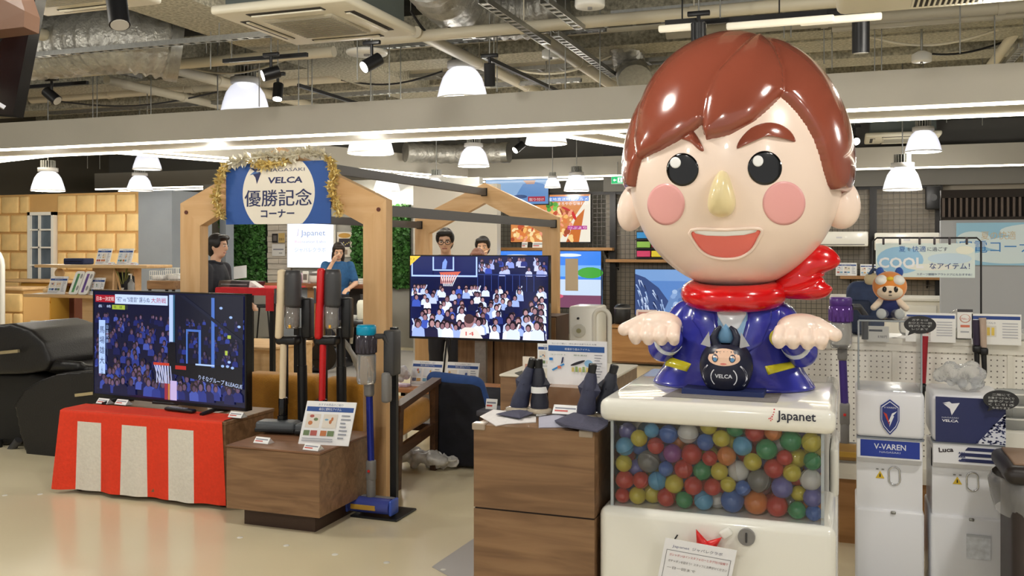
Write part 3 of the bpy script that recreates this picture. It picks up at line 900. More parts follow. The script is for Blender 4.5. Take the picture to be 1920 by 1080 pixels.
def pricetag(label, p, w=.09, rz=0.0, group=None):
    """small card in a clear wedge stand"""
    t = thing('price_tag', label, 'price tag', p, rz, group)
    MB().prism([(-.03, 0), (.03, 0), (-.005, .028)], -w / 2, w / 2, 'yz').build('acrylic_wedge', mat('acrylic_solid', (232, 234, 236), .1, trans=.5), t)
    q = Print(w, .04); price(q)
    q.build('paper', wmat(t) @ Vector((-w / 2, -.031, .002)), wmat(t).to_3x3() @ Vector((1, 0, 0)), wmat(t).to_3x3() @ Vector((0, .66, .75)), t)

# ================================================================ left back: shelf display, counters
YS = 8.25
p0, p1 = YP(65, 497, YS), YP(276, 497, YS)
u = thing('display_shelf', 'pale wooden two-tier display shelf before the biscuit panel wall', 'shelf', (YP(200, 640, YS).x, YS + .2, 0))
xa, xb = YP(40, 640, YS).x, YP(525, 640, YS).x
MB(u).rbox(((xa + xb) / 2, YS + .25, .25), (xb - xa, .75, .5), .01, 1).build('plinth', PALE_WOOD, u)
MB(u).rbox((xa + (xb - xa) / 2 - .03, YS + .2, .515), (xb - xa + .1, .8, .03), .008, 2).build('plinth_top', PALE_WOOD, u)
zl = YP(200, 557, YS).z
MB(u).rbox(((YP(50, 557, YS).x + YP(330, 557, YS).x) / 2, YS + .2, zl), (YP(330, 557, YS).x - YP(50, 557, YS).x, .5, .035), .008, 2).build('shelf_board', PALE_WOOD, u)
zu = p0.z - .01
MB(u).rbox(((p0.x + p1.x) / 2, YS + .2, zu), (p1.x - p0.x, .42, .035), .008, 2).build('shelf_board', PALE_WOOD, u)
c0, c1 = YP(135, 600, YS).x, YP(173, 600, YS).x
MB(u).box(c0, c1 + .05, YS + .15, YS + .35, .53, zl - .017).build('upright', PALE_WOOD, u)
MB(u).box(c0 + .1, c1 + .4, YS + .2, YS + .32, zl + .017, zu - .017).build('upright', PALE_WOOD, u)
for k, (px, lab) in enumerate(((178, 'white blue-headed price card on the top shelf, left of two'), (218, 'white blue-headed price card on the top shelf, right of two'))):
    p = YP(px, 490, YS + .1); p.z = zu + .018
    card('price_card', lab, 'card', p, (1, 0, .0), LEAN, .2, .19, pop(20 + k), group=None)
for px, lab in ((210, 'small price tag on the top shelf beside the left card'), (252, 'small price tag on the top shelf beside the right card')):
    p = YP(px, 492, YS + .05); p.z = zu + .018; pricetag(lab, p, .08)
p = YP(130, 492, YS + .2); p.z = zu + .018
t = thing('dark_case', 'dark navy flat case lying on the top shelf', 'box', p)
MB(t).rbox(p + Vector((.14, 0, .035)), (.3, .16, .07), .012, 2).build('case_body', NAVY, t); MB(t).box(p.x + .02, p.x + .26, p.y - .083, p.y - .079, p.z + .03, p.z + .036).build('zip', BLACK, t)
# lower shelf: leaflets, brochures
for k, (px, w, h, lab) in enumerate(((88, .26, .21, 'white leaflet card standing at the left of the lower shelf'), (165, .2, .2, 'white card with blue headline on the lower shelf beside the big screen'))):
    p = YP(px, 553, YS + .05); p.z = zl + .018
    card('leaflet_card', lab, 'card', p, (1, 0, 0), LEAN, w, h, pop(30 + k))
for k, (px, lab) in enumerate(((127, 'tall round-cornered white brochure with green stripe, left of pair'), (145, 'tall round-cornered white brochure with purple stripe, right of pair'))):
    p = YP(px, 556, YS - .02); p.z = zl + .018
    t = thing('brochure', lab, 'brochure', p)
    rr = Vector((1, .25, 0)).normalized(); up = Vector((.22, .25, 1)).normalized(); n = rr.cross(up)
    pts = []
    for cx, cy, a0 in ((.085, .255, 0), (.025, .255, 90), (.025, .03, 180), (.085, .03, 270)):
        pts += [(cx + .025 * math.cos(R(a0 + q * 22.5)), cy + .025 * math.sin(R(a0 + q * 22.5))) for q in range(5)]
    m = MB(t); m.add([p + rr * a + up * b for a, b in pts] + [p + rr * a + up * b - n * .02 for a, b in pts], [tuple(range(20)), tuple(range(39, 19, -1))] + [(i, 20 + i, 20 + (i + 1) % 20, (i + 1) % 20) for i in range(20)])
    m.build('board', WHITE_CARD, t)
    q = Print(.11, .28); q.rect(.03, .03, .06, .25, (80, 150, 80) if k == 0 else (110, 70, 150)); q.ell(.085, .22, .014, .03, (150, 150, 150)); q.ell(.085, .08, .014, .03, (150, 150, 150)); q.text('V-VAREN', .05, .06, .022, (40, 50, 110), .15, rot=R(90), bold=.01)
    q.build('printed_face', p, rr, up, t)
p = YP(60, 553, YS + .05); p.z = zl + .018
t = thing('folded_leaflets', 'small fan of white leaflets at the left end of the lower shelf', 'leaflets', p)
for k in range(3): slab('leaflet', p + Vector((k * .05, k * .03, .002 * k)), (1, .3 * k - .3, 0), (.3 - .3 * k, 1, .05), .16, .1, .004, WHITE_CARD, t)
# wooden easel with dark slate on the lower shelf
p = YP(212, 553, YS + .1); p.z = zl + .018
t = thing('slate_easel', 'dark slate board leaning on a small wooden easel on the lower shelf', 'sign', p)
MB(t).obox(p, p + Vector((-.03, .05, .3)), .02, .015).build('easel_leg', PINE, t); MB(t).obox(p + Vector((.12, 0, 0)), p + Vector((-.02, .06, .3)), .02, .015).build('easel_leg', PINE, t)
slab('slate', p + Vector((.02, .05, .02)), (1, .1, 0), (-.2, .15, 1), .22, .24, .012, BLACK, t)
p = YP(246, 551, YS + .15); p.z = zl + .018
t = thing('pump_bottle', 'clear pump bottle on the lower shelf at its right end', 'bottle', p)
MB().lathe([(0, 0), (.035, 0), (.038, .02), (.038, .13), (.015, .16), (.015, .18)], 16).build('bottle_body', mat('bottle_clear', (210, 214, 214), .1, trans=.6), t)
MB().cyl((0, 0, .18), (0, 0, .23), .008, None, 8).box(-.035, .01, -.008, .008, .225, .24).build('pump', WHITE_PL, t)
p = YP(232, 545, YS + .2); p.z = zl + .018
t = thing('small_plant', 'tiny dry plant sprig behind the easel on the lower shelf', 'plant', p)
m = MB()
for k in range(16):
    a, h = rnd.uniform(0, 6.3), rnd.uniform(.2, .34); m.obox((0, 0, .06), (math.cos(a) * .1, math.sin(a) * .1, h), .012, .003)
m.build('sprigs', mat('dry_green', (130, 132, 76), .8), t); MB().lathe([(0, 0), (.04, 0), (.05, .08), (.045, .08)], 14).build('pot', WHITE_PL, t)
# teddy-like wooden doll sitting behind
p = YP(112, 548, YS + .3); p.z = zl + .018
t = thing('wooden_doll', 'small jointed wooden doll sitting behind the leaflets under the top shelf', 'doll', p)
m = MB(); m.ell((0, 0, .1), (.06, .05, .08)).ell((0, 0, .23), (.06, .055, .06)).cap((-.05, 0, .14), (-.13, -.05, .06), .022).cap((.05, 0, .14), (.1, -.06, .1), .022).cap((-.03, -.03, .04), (-.1, -.12, .03), .028).cap((.03, -.03, .04), (.08, -.14, .03), .028)
m.blob('doll_body', mat('doll_beige', (222, 190, 140), .6), t, .012, 2)
# things on the plinth
p = ZP(188, 638, .532)
t = thing('seat_pad', 'grey ribbed backrest pad leaning beside the big left screen', 'cushion', p)
M = Matrix.Rotation(R(-20), 4, 'X') @ Matrix.Rotation(R(12), 4, 'Y')
m = MB(T=M).rbox((-.05, .08, .17), (.26, .05, .34), .04, 3); m.build('pad', mat('pad_grey', (92, 102, 100), .7), t)
for k in range(5): MB(T=M).box(-.16, .06, .05, .055, .05 + k * .055, .056 + k * .055).build('rib', mat('pad_rib', (70, 78, 76), .7), t)
p = ZP(100, 628, .532)
t = thing('folded_garments', 'dark folded garments piled on the pale wooden plinth', 'clothes', p)
for k, (dx, dy, w, d, z, c) in enumerate(((-.1, 0, .45, .3, .02, (60, 62, 76)), (.12, -.05, .36, .26, .05, (104, 56, 56)), (.2, .08, .3, .2, .09, (84, 80, 88)), (.3, .05, .2, .16, .14, (110, 104, 110)))):
    MB().rbox((dx, dy, z), (w, d, .045), .02, 2, Matrix.Rotation(R(12 * k - 15), 4, 'Z') @ Matrix.Rotation(R(-4 * k), 4, 'Y')).build('garment', mat('garment_%d' % k, c, .9, noise=(30, .2)), t)
p = ZP(52, 622, .532); card('notice_card', 'cream notice card with red line on the wooden plinth', 'card', p, (1, 0, 0), LEAN, .22, .14, lambda q: (q.rect(0, 0, q.w, q.h, (240, 234, 214)), q.text('お試しください', .03, .07, .025, (200, 80, 60), .16)))
# yellow cabinets and half-height panelled counter behind
p = YP(20, 640, 9.6)
yc = thing('panelled_counter', 'low counter faced with biscuit panels at the far left', 'counter', (YP(15, 600, 9.6).x, 9.8, 0))
xl, xr = -11.5, YP(37, 600, 9.6).x
zt_ = YP(20, 545, 9.6).z
MB(yc).box(xl, xr, 9.66, 10.1, 0, zt_).build('counter_body', mat('panel_joint', (206, 164, 104), .8), yc)
MB(yc).rbox(((xl + xr) / 2, 9.87, zt_ + .02), (xr - xl + .05, .5, .04), .01).build('counter_top', PALE_WOOD, yc)
for r_ in range(4):
    z = zt_ - .03 - .27 * (r_ + .5); x = xr - (.16 if r_ % 2 else 0)
    while x > xl:
        a = max(xl, x - .34)
        if z > .1 and x - a > .06: MB(yc).rbox(((a + x) / 2, 9.65, z), (x - a - .02, .06, .25), .02, 2).build('brick', BRICK, yc)
        x -= .34
    if r_ % 2: MB(yc).rbox((xr - .08, 9.65, z), (.14, .06, .25), .02, 2).build('brick', BRICK, yc)
YEL = mat('yellow_cabinet', (222, 172, 74), .5)
cb = thing('yellow_cabinet', 'yellow cupboard with open brown niche behind the wooden shelf', 'cabinet', (YP(90, 600, 10.4).x, 10.5, 0))
x0, x1, x2, x3 = (YP(q, 600, 10.4).x for q in (38, 62, 94, 140)); zz = YP(60, 530, 10.4).z; zm = YP(60, 566, 10.4).z
MB(cb).box(x0, x2, 10.42, 10.8, 0, zz).build('cabinet_body', YEL, cb)
MB(cb).rbox(((x0 + x2) / 2, 10.41, (zz + zm) / 2), (x2 - x0 - .02, .03, zz - zm - .02), .006).build('drawer_front', YEL, cb)
for a, b in ((x0, x1), (x1, x2)): MB(cb).rbox(((a + b) / 2, 10.41, zm / 2), (b - a - .015, .03, zm - .03), .006).build('door', YEL, cb)
MB(cb).box(x2, x3, 10.75, 10.8, 0, zz).box(x2, x3, 10.42, 10.8, zz - .04, zz).box(x2, x3, 10.42, 10.8, zm - .3, zm - .27).box(x3 - .03, x3, 10.42, 10.8, 0, zz).build('niche', mat('brown_niche', (112, 66, 50), .7), cb)
MB(cb).rbox(((x0 + x3) / 2, 10.6, zz + .02), (x3 - x0 + .9, .5, .04), .01).build('worktop', PALE_WOOD, cb)
p = YP(2, 462, 9.3)
t = thing('arched_frame', 'white arched frame edge at the far left of the picture', 'frame', (p.x - .6, 9.3, 0))
m = MB(t); pts = [(p.x - .6 + .62 * math.cos(R(a)), 9.3, p.z - .25 + .62 * math.sin(R(a)) * .55) for a in range(0, 181, 12)]; m.tube([(p.x + .02, 9.3, 0)] + pts + [(p.x - 1.22, 9.3, 0)], .035, 8); m.build('arch', WHITE_PL, t)

# table by the grey pier
p = YP(305, 530, 10.4)
t = thing('side_table', 'dark brown table before the grey pier holding white baskets', 'table', (p.x, 10.5, 0))
ztb = YP(300, 526, 10.4).z
MB(t).rbox((p.x, 10.55, ztb - .06), (.46, .4, .12), .008, 1).build('table_top', WALNUT, t)
for sx in (-1, 1):
    for sy in (-1, 1): MB(t).box(p.x + sx * .2 - .015, p.x + sx * .2 + .015, 10.55 + sy * .17 - .015, 10.55 + sy * .17 + .015, 0, ztb - .12).build('leg', BLACK_METAL, t)
def basket(label, c, w, d, h):
    t = thing('wire_basket', label, 'basket', c)
    for k in range(7):
        x = -w / 2 + w * k / 6
        MB().tube([(x, -d / 2, h), (x, -d / 2, 0), (x, d / 2, 0), (x, d / 2, h)], .004, 5).build('wire', WHITE_PL, t)
    for z in (0, h / 2, h):
        MB().tube([(-w / 2, -d / 2, z), (w / 2, -d / 2, z), (w / 2, d / 2, z), (-w / 2, d / 2, z)], .005, 5, True).build('wire_hoop', WHITE_PL, t)
    MB().rbox((0, 0, h * .3), (w * .85, d * .8, h * .5), .02).build('lining', mat('basket_lining', (226, 226, 226), .6), t)
basket('white wire basket on the dark table, left of two', Vector((p.x - .12, 10.5, ztb)), .2, .2, .13)
basket('white wire basket on the dark table, right of two', Vector((p.x + .12, 10.55, ztb)), .2, .22, .17)

# ================================================================ reception
def hedge(label, x0, x1, y, z0, z1, n):
    t = thing('hedge_panel', label, 'plant wall', ((x0 + x1) / 2, y, z0))
    MB(t).box(x0, x1, y + .03, y + .08, z0, z1).build('backing', LEAF_BACK, t)
    r = random.Random(int(x0 * 100)); m = MB(t)
    for _ in range(n):
        c = Vector((r.uniform(x0, x1), y + r.uniform(-.03, .03), r.uniform(z0, z1)))
        a = Vector((r.uniform(-1, 1), r.uniform(-1, -.2), r.uniform(-.6, 1))).normalized(); b = a.cross(Vector((r.uniform(-1, 1), 1, r.uniform(-1, 1)))).normalized()
        s = r.uniform(.022, .045)
        m.add([c - a * s, c + b * s * .55, c + a * s, c - b * s * .55], [(0, 1, 2, 3)])
    o = m.build('leaves', LEAF, t); o['kind'] = 'stuff'
hedge('green leaf wall panel behind the man in the dark shirt', YP(418, 470, YR).x, YP(503, 470, YR).x, YR - .1, YP(418, 535, YR).z, 2.3, 3600)
hedge('narrow green leaf wall panel right of the woman', YP(664, 470, YR).x, YP(700, 470, YR).x, YR - .1, .6, 2.3, 1700)
hedge('green leaf wall panel seen right of the front gable post', YP(734, 470, YR).x, YP(772, 470, YR).x, YR - .1, YP(740, 540, YR).z, 2.2, 1700)
# lit sign
o_ = YP(538, 502, YR - .12); x1 = YP(626, 470, YR - .12).x; zt_ = YP(538, 416, YR - .12).z
w, h = x1 - o_.x, zt_ - o_.z
t = thing('lightbox_sign', 'glowing white shop sign with pale lettering behind the counter', 'sign', o_)
slab('sign_case', o_, RX, UP, w, h, .06, WHITE_PL, t)
q = Print(w, h); q.rect(.01, .01, w - .01, h - .01, (222, 232, 255))
q.text('Japanet', w * .3, h * .7, h * .17, (120, 130, 160), w * .52); q.poly([(w * .2, h * .68), (w * .24, h * .7), (w * .26, h * .86), (w * .245, h * .84), (w * .225, h * .71)], (170, 160, 180))
q.text('Recreation Labo', w * .17, h * .54, h * .08, (150, 150, 190), w * .66); q.text('Rec', w * .17, h * .54, h * .08, (230, 150, 160), w * .14); q.text('ジャパレクラボ', w * .17, h * .35, h * .11, (140, 150, 185), w * .66)
q.build('lit_face', o_, RX, UP, t, 1.35)
MB(t).box(o_.x + .05, o_.x + w - .05, YR - .06, YR, o_.z + .1, zt_ - .1).build('wall_mount', GREY, t)
def poster(name, label, px0, py0, px1, py1, y, draw, th=.012, boardm=None):
    o = YP(px0, py1, y); e = YP(px1, py0, y)
    return card(name, label, 'poster', o, RX, UP, e.x - o.x, e.z - o.z, draw, th, boardm, stand=False)
def d1(p): p.rect(0, 0, p.w, p.h, (40, 36, 34)); p.rect(p.w * .2, p.h * .2, p.w * .8, p.h * .8, (110, 104, 100))
def d2(p): p.rect(0, 0, p.w, p.h, (206, 176, 110)); p.text('営業中', p.w * .1, p.h * .25, p.h * .28, (60, 46, 30), p.w * .8)
def d3(p): p.rect(0, 0, p.w, p.h, (228, 226, 222)); p.rect(p.w * .1, p.h * .5, p.w * .9, p.h * .62, (150, 150, 160)); p.rect(p.w * .55, p.h * .2, p.w * .8, p.h * .3, (170, 170, 170))
def d4(p):
    p.rect(0, 0, p.w, p.h, (232, 224, 208)); p.ell(p.w * .5, p.h * .86, p.w * .42, p.h * .1, (206, 158, 70)); p.rect(p.w * .12, p.h * .4, p.w * .88, p.h * .74, (44, 38, 50)); p.rect(p.w * .2, p.h * .1, p.w * .7, p.h * .3, (160, 140, 120))
    for k in range(6): p.ell(p.w * (.2 + .12 * k), p.h * (.5 + .04 * (k % 3)), p.w * .04, p.h * .03, (210, 200, 120))
poster('framed_notice', 'small dark framed notice on the whitewashed boards', 510, 438, 521, 455, YR - .1, d1)
poster('framed_notice', 'small gold notice beside the dark one on the whitewashed boards', 522, 437, 534, 455, YR - .1, d2)
poster('framed_notice', 'white framed notice lower on the whitewashed boards', 510, 458, 534, 480, YR - .1, d3)
poster('wall_poster', 'gold and black poster on the wall behind the woman', 632, 435, 660, 482, YR - .05, d4)
# counter
YC = 11.45
xa, xb = YP(496, 540, YC).x, YP(700, 540, YC).x
t = thing('reception_counter', 'reception counter with wooden top and grey front below the lit sign', 'counter', ((xa + xb) / 2, YC + .3, 0))
zc = YP(600, 536, YC).z
MB(t).rbox(((xa + xb) / 2, YC + .25, zc), (xb - xa, .62, .06), .008, 1).build('counter_top', wood('counter_top_wood', (164, 104, 68), (132, 80, 50)), t)
xm0, xm1 = YP(575, 600, YC).x, YP(606, 600, YC).x
MB(t).box(xa + .1, xm0, YC + .1, YC + .5, 0, zc - .03).build('front_panel', CONCRETE, t)
MB(t).box(xm0, xm1, YC + .02, YC + .5, 0, zc - .03).build('end_panel', OAK, t)
MB(t).box(xm1, xb, YC + .35, YC + .5, 0, zc - .03).build('recessed_panel', mat('dark_recess', (82, 80, 78), .7), t)
def prod(name, label, px, py, y, shape, m_, cat='product'):
    p = YP(px, py, y); p.z = zc + .03
    t = thing(name, label, cat, p); shape(t, m_); return t
def cup(t, m_): MB().lathe([(0, 0), (.045, 0), (.05, .01), (.05, .13), (.04, .14), (0, .14)], 18).build('cup_body', m_, t); MB().lathe([(.051, .11), (.053, .115), (.051, .12)], 18).build('cup_ring', WHITE_PL, t)
def boxy(w, d, h):
    def f(t, m_):
        MB().rbox((0, 0, h / 2), (w, d, h), .008, 2).build('carton', m_, t)
        MB().box(-w * .35, w * .35, -d / 2 - .002, -d / 2, h * .25, h * .75).build('carton_label', mat('carton_label', (120, 112, 106), .6), t)
    return f
prod('pink_canister', 'small pink canister on the reception counter', 561, 533, YC + .2, cup, mat('pink_can', (214, 178, 200), .5), 'canister')
prod('framed_card', 'small white framed card on the reception counter', 573, 533, YC + .2, boxy(.09, .03, .17), WHITE_PL, 'card')
prod('kitchen_gadget', 'round white gadget with grey band on the reception counter', 596, 533, YC + .25, lambda t, m_: (MB().lathe([(0, 0), (.1, 0), (.12, .03), (.12, .1), (.08, .16), (0, .17)], 20).build('gadget_body', m_, t), MB().tube([(.1 * math.cos(a * .31), .1 * math.sin(a * .31) - .02, .13) for a in range(20)], .018, 8, True).build('grey_band', GREY, t)), WHITE_PL, 'gadget')
prod('brown_carton', 'upper brown carton before the woman on the counter', 622, 533, YC + .05, boxy(.16, .1, .24), mat('kraft', (176, 136, 92), .7), 'carton')
prod('brown_carton', 'lower brown carton beside the black bowl on the counter', 640, 533, YC - .0, boxy(.18, .08, .14), mat('kraft', (176, 136, 92), .7), 'carton')
prod('dark_bowl', 'black bowl at the counter before the woman', 644, 540, YC + .02, lambda t, m_: (MB().lathe([(0, 0), (.05, 0), (.09, .06), (.085, .06), (.05, .01)], 18).build('bowl_shell', m_, t), MB().lathe([(.09, .055), (.095, .06), (.09, .065)], 18).build('bowl_rim', GREY, t)), BLACK, 'bowl')
prod('paper_tray', 'white paper tray stack at the right end of the counter', 665, 533, YC + .1, lambda t, m_: [MB().rbox((0, 0, .012 + .026 * k), (.27 - .02 * k, .22, .022), .004).build('tray', m_, t) for k in range(3)], WHITE_PL, 'tray')
# stools
def stool(label, p, rz, s=1.0, group=None):
    t = thing('bar_stool', label, 'stool', p, rz)
    h = .76
    MB().lathe([(0, h - .03), (.16, h - .03), (.18, h - .015), (.17, h), (0, h)], 20).build('seat', BLACK, t)
    for sx in (-1, 1):
        for sy in (-1, 1): MB().cyl((sx * .1, sy * .1, h - .03), (sx * .21, sy * .21, 0), .011, None, 8).build('leg', BLACK_METAL, t)
    q = .165
    MB().tube([(-q, -q, .3), (q, -q, .3), (q, q, .3), (-q, q, .3)], .009, 8, True).build('footrest', BLACK_METAL, t)
stool('black metal bar stool left of the ivory vacuum, at the counter', ZP(494, 676, 0), .2)
stool('black metal bar stool right of the ivory vacuum, at the counter', ZP(556, 678, 0), -.1)
# backpack on the floor
p = ZP(596, 698, 0)
t = thing('backpack', 'black backpack standing on the grey floor by the counter', 'backpack', p)
MB().rbox((0, 0, .15), (.24, .16, .3), .07, 4).build('bag_body', mat('backpack_black', (28, 28, 34), .7), t)
MB().rbox((0, -.085, .1), (.17, .05, .14), .03, 3).build('front_pocket', mat('backpack_black', (28, 28, 34), .7), t)
MB().tube([(-.1, .02, .2), (-.19, -.02, .16), (-.2, -.04, .05), (-.12, -.04, .03)], .014, 8).build('strap', BLACK, t)
q = Print(.1, .1); q.poly([(.03, .03), (.07, .03), (.05, .07)], (226, 226, 226)); q.build('logo', p + Vector((-.05, -.112, .06)), RX, UP, t)
# exercise bike
p = ZP(618, 716, 0)
t = thing('exercise_bike', 'dark exercise bike behind the red vacuum cleaner', 'exercise bike', p)
g = GREY
MB().tube([(-.42, 0, .03), (-.15, 0, .25), (0, 0, .55), (-.06, 0, .95)], .028, 10).build('front_post', DARK_GREY, t)
MB().tube([(-.12, 0, .4), (.2, 0, .45), (.32, 0, .3), (.55, 0, .03)], .03, 10).build('rear_frame', GREY, t)
MB().tube([(.05, 0, .62), (.25, 0, .42), (.42, 0, .03)], .022, 10).build('rear_frame', GREY, t)
for x in (-.42, .5): MB().cyl((x, -.25, .03), (x, .25, .03), .03, None, 10).build('foot_bar', BLACK, t)
MB().tube([(-.05, 0, .92), (-.18, -.1, .93), (-.35, -.18, 1.0), (-.38, -.18, 1.16)], .016, 8).build('handlebar', BLACK, t)
MB().tube([(-.05, 0, .92), (-.1, .12, .95), (-.2, .18, 1.05), (-.22, .18, 1.16)], .016, 8).build('handlebar', BLACK, t)
MB().rbox((-.1, 0, 1.06), (.14, .2, .03), .012, 2, Matrix.Rotation(R(25), 4, 'Y')).build('console', mat('console_grey', (190, 186, 176), .4), t)
MB().rbox((.3, 0, .68), (.24, .2, .07), .03, 3).build('saddle', BLACK, t)
MB().cyl((.28, 0, .45), (.3, 0, .66), .02, None, 8).build('saddle_post', STEEL, t)
MB().cyl((-.05, -.05, .3), (-.05, .05, .3), .17, None, 24).build('flywheel', BLACK, t)
for s_ in (-1, 1): MB().obox((-.05, s_ * .09, .3), (-.05 + s_ * .12, s_ * .09, .26), .02, .02).rbox((-.05 + s_ * .14, s_ * .13, .26), (.09, .07, .02), .006).build('pedal', BLACK, t)
# dark round table object and white jug behind the dyson
p = ZP(672, 690, 0)
t = thing('dark_cabinet', 'dark low stand holding a white jug behind the gable post', 'stand', p)
zz = DP(672, 612, 11).z
MB().box(-.22, .22, -.12, .2, zz - .05, zz).build('stand_top', DARK_GREY, t)
for x in (-.2, .2): MB().box(x - .02, x + .02, -.1, .18, 0, zz - .05).build('side_panel', DARK_GREY, t)
MB().box(-.18, .18, .14, .17, .05, zz - .05).build('back_panel', BLACK, t)
q = Vector((p.x + .05, p.y, zz))
t = thing('white_jug', 'white square-shouldered jug with dark neck on the dark stand', 'jug', q)
MB().lathe([(0, 0), (.05, 0), (.06, .02), (.066, .2), (.05, .25), (.02, .26), (0, .26)], 20).build('jug_body', mat('jug_off_white', (240, 240, 224), .3), t)  # plain off-white jug body
MB().cyl((0, 0, .255), (0, 0, .33), .018, .022, 12).build('jug_neck', DARK_GREY, t)
q = Vector((p.x - .12, p.y, zz)); t = thing('white_carton', 'flat white carton on the dark stand left of the jug', 'box', q)
MB().rbox((0, 0, .03), (.16, .12, .06), .006).build('carton_body', WHITE_CARD, t); MB().box(-.08, .08, -.0615, -.06, .02, .03).build('carton_stripe', GREY, t)
# high table with red cloth
YT = 7.3
xa, xb = YP(408, 545, YT).x, YP(514, 545, YT).x; zt_ = YP(460, 541, YT).z
t = thing('high_table', 'high table under a red cloth beside the man in the dark shirt', 'table', ((xa + xb) / 2, YT + .25, 0))
MB(t).box(xa + .02, xb - .02, YT + .02, YT + .48, zt_ - .04, zt_ - .008).build('table_top', PALE_WOOD, t)
for x in (xa + .05, xb - .05):
    for y in (YT + .05, YT + .45): MB(t).box(x - .02, x + .02, y - .02, y + .02, 0, zt_ - .04).build('leg', BLACK_METAL, t)
RED = mat('red_felt', (196, 34, 42), .8, noise=(25, .1))
m = MB(); m.rbox(((xa + xb) / 2, YT + .25, zt_), (xb - xa + .02, .54, .014), .006)
m.box(xa - .01, xb + .01, YT - .022, YT - .016, zt_ - .06, zt_); m.box(xb - .07, xb + .012, YT - .03, YT - .022, zt_ - .2, zt_)
m.build('red_cloth', RED, None, 'red cloth laid over the high table by the man', 'cloth')
zt_ += .007
for k, (px, lab) in enumerate(((440, 'grey box lying on the red cloth, left'), (462, 'low brown tray on the red cloth, centre'))):
    p = YP(px, 541, YT + .2); p.z = zt_; t = thing('flat_case', lab, 'case', p)
    MB().prism([(-.12, 0), (.12, 0), (.15, .05), (-.1, .06)], -.1, .1, 'xz').build('case_shell', mat('case_%d' % k, ((98, 84, 74), (70, 68, 70))[k], .5), t)
    MB().box(-.08, .08, -.104, -.1, .02, .03).build('case_latch', STEEL, t)
p = YP(438, 541, YT + .3); p.z = zt_ + .066
t = thing('open_booklet', 'white sheet of paper standing on the case before the man', 'paper', p)
slab('sheet', p, (1, .1, .12), (-.25, .35, 1), .14, .13, .003, WHITE_CARD, t)
p = YP(480, 540, YT + .1); p.z = zt_
t = thing('paper_tent', 'small folded white paper tent on the red cloth', 'paper', p)
MB().prism([(-.05, 0), (.07, 0), (-.04, .06)], -.04, .04, 'xz').build('paper_fold', WHITE_CARD, t)
MB().box(-.02, .03, -.0415, -.04, .01, .014).build('print_line', GREY, t)

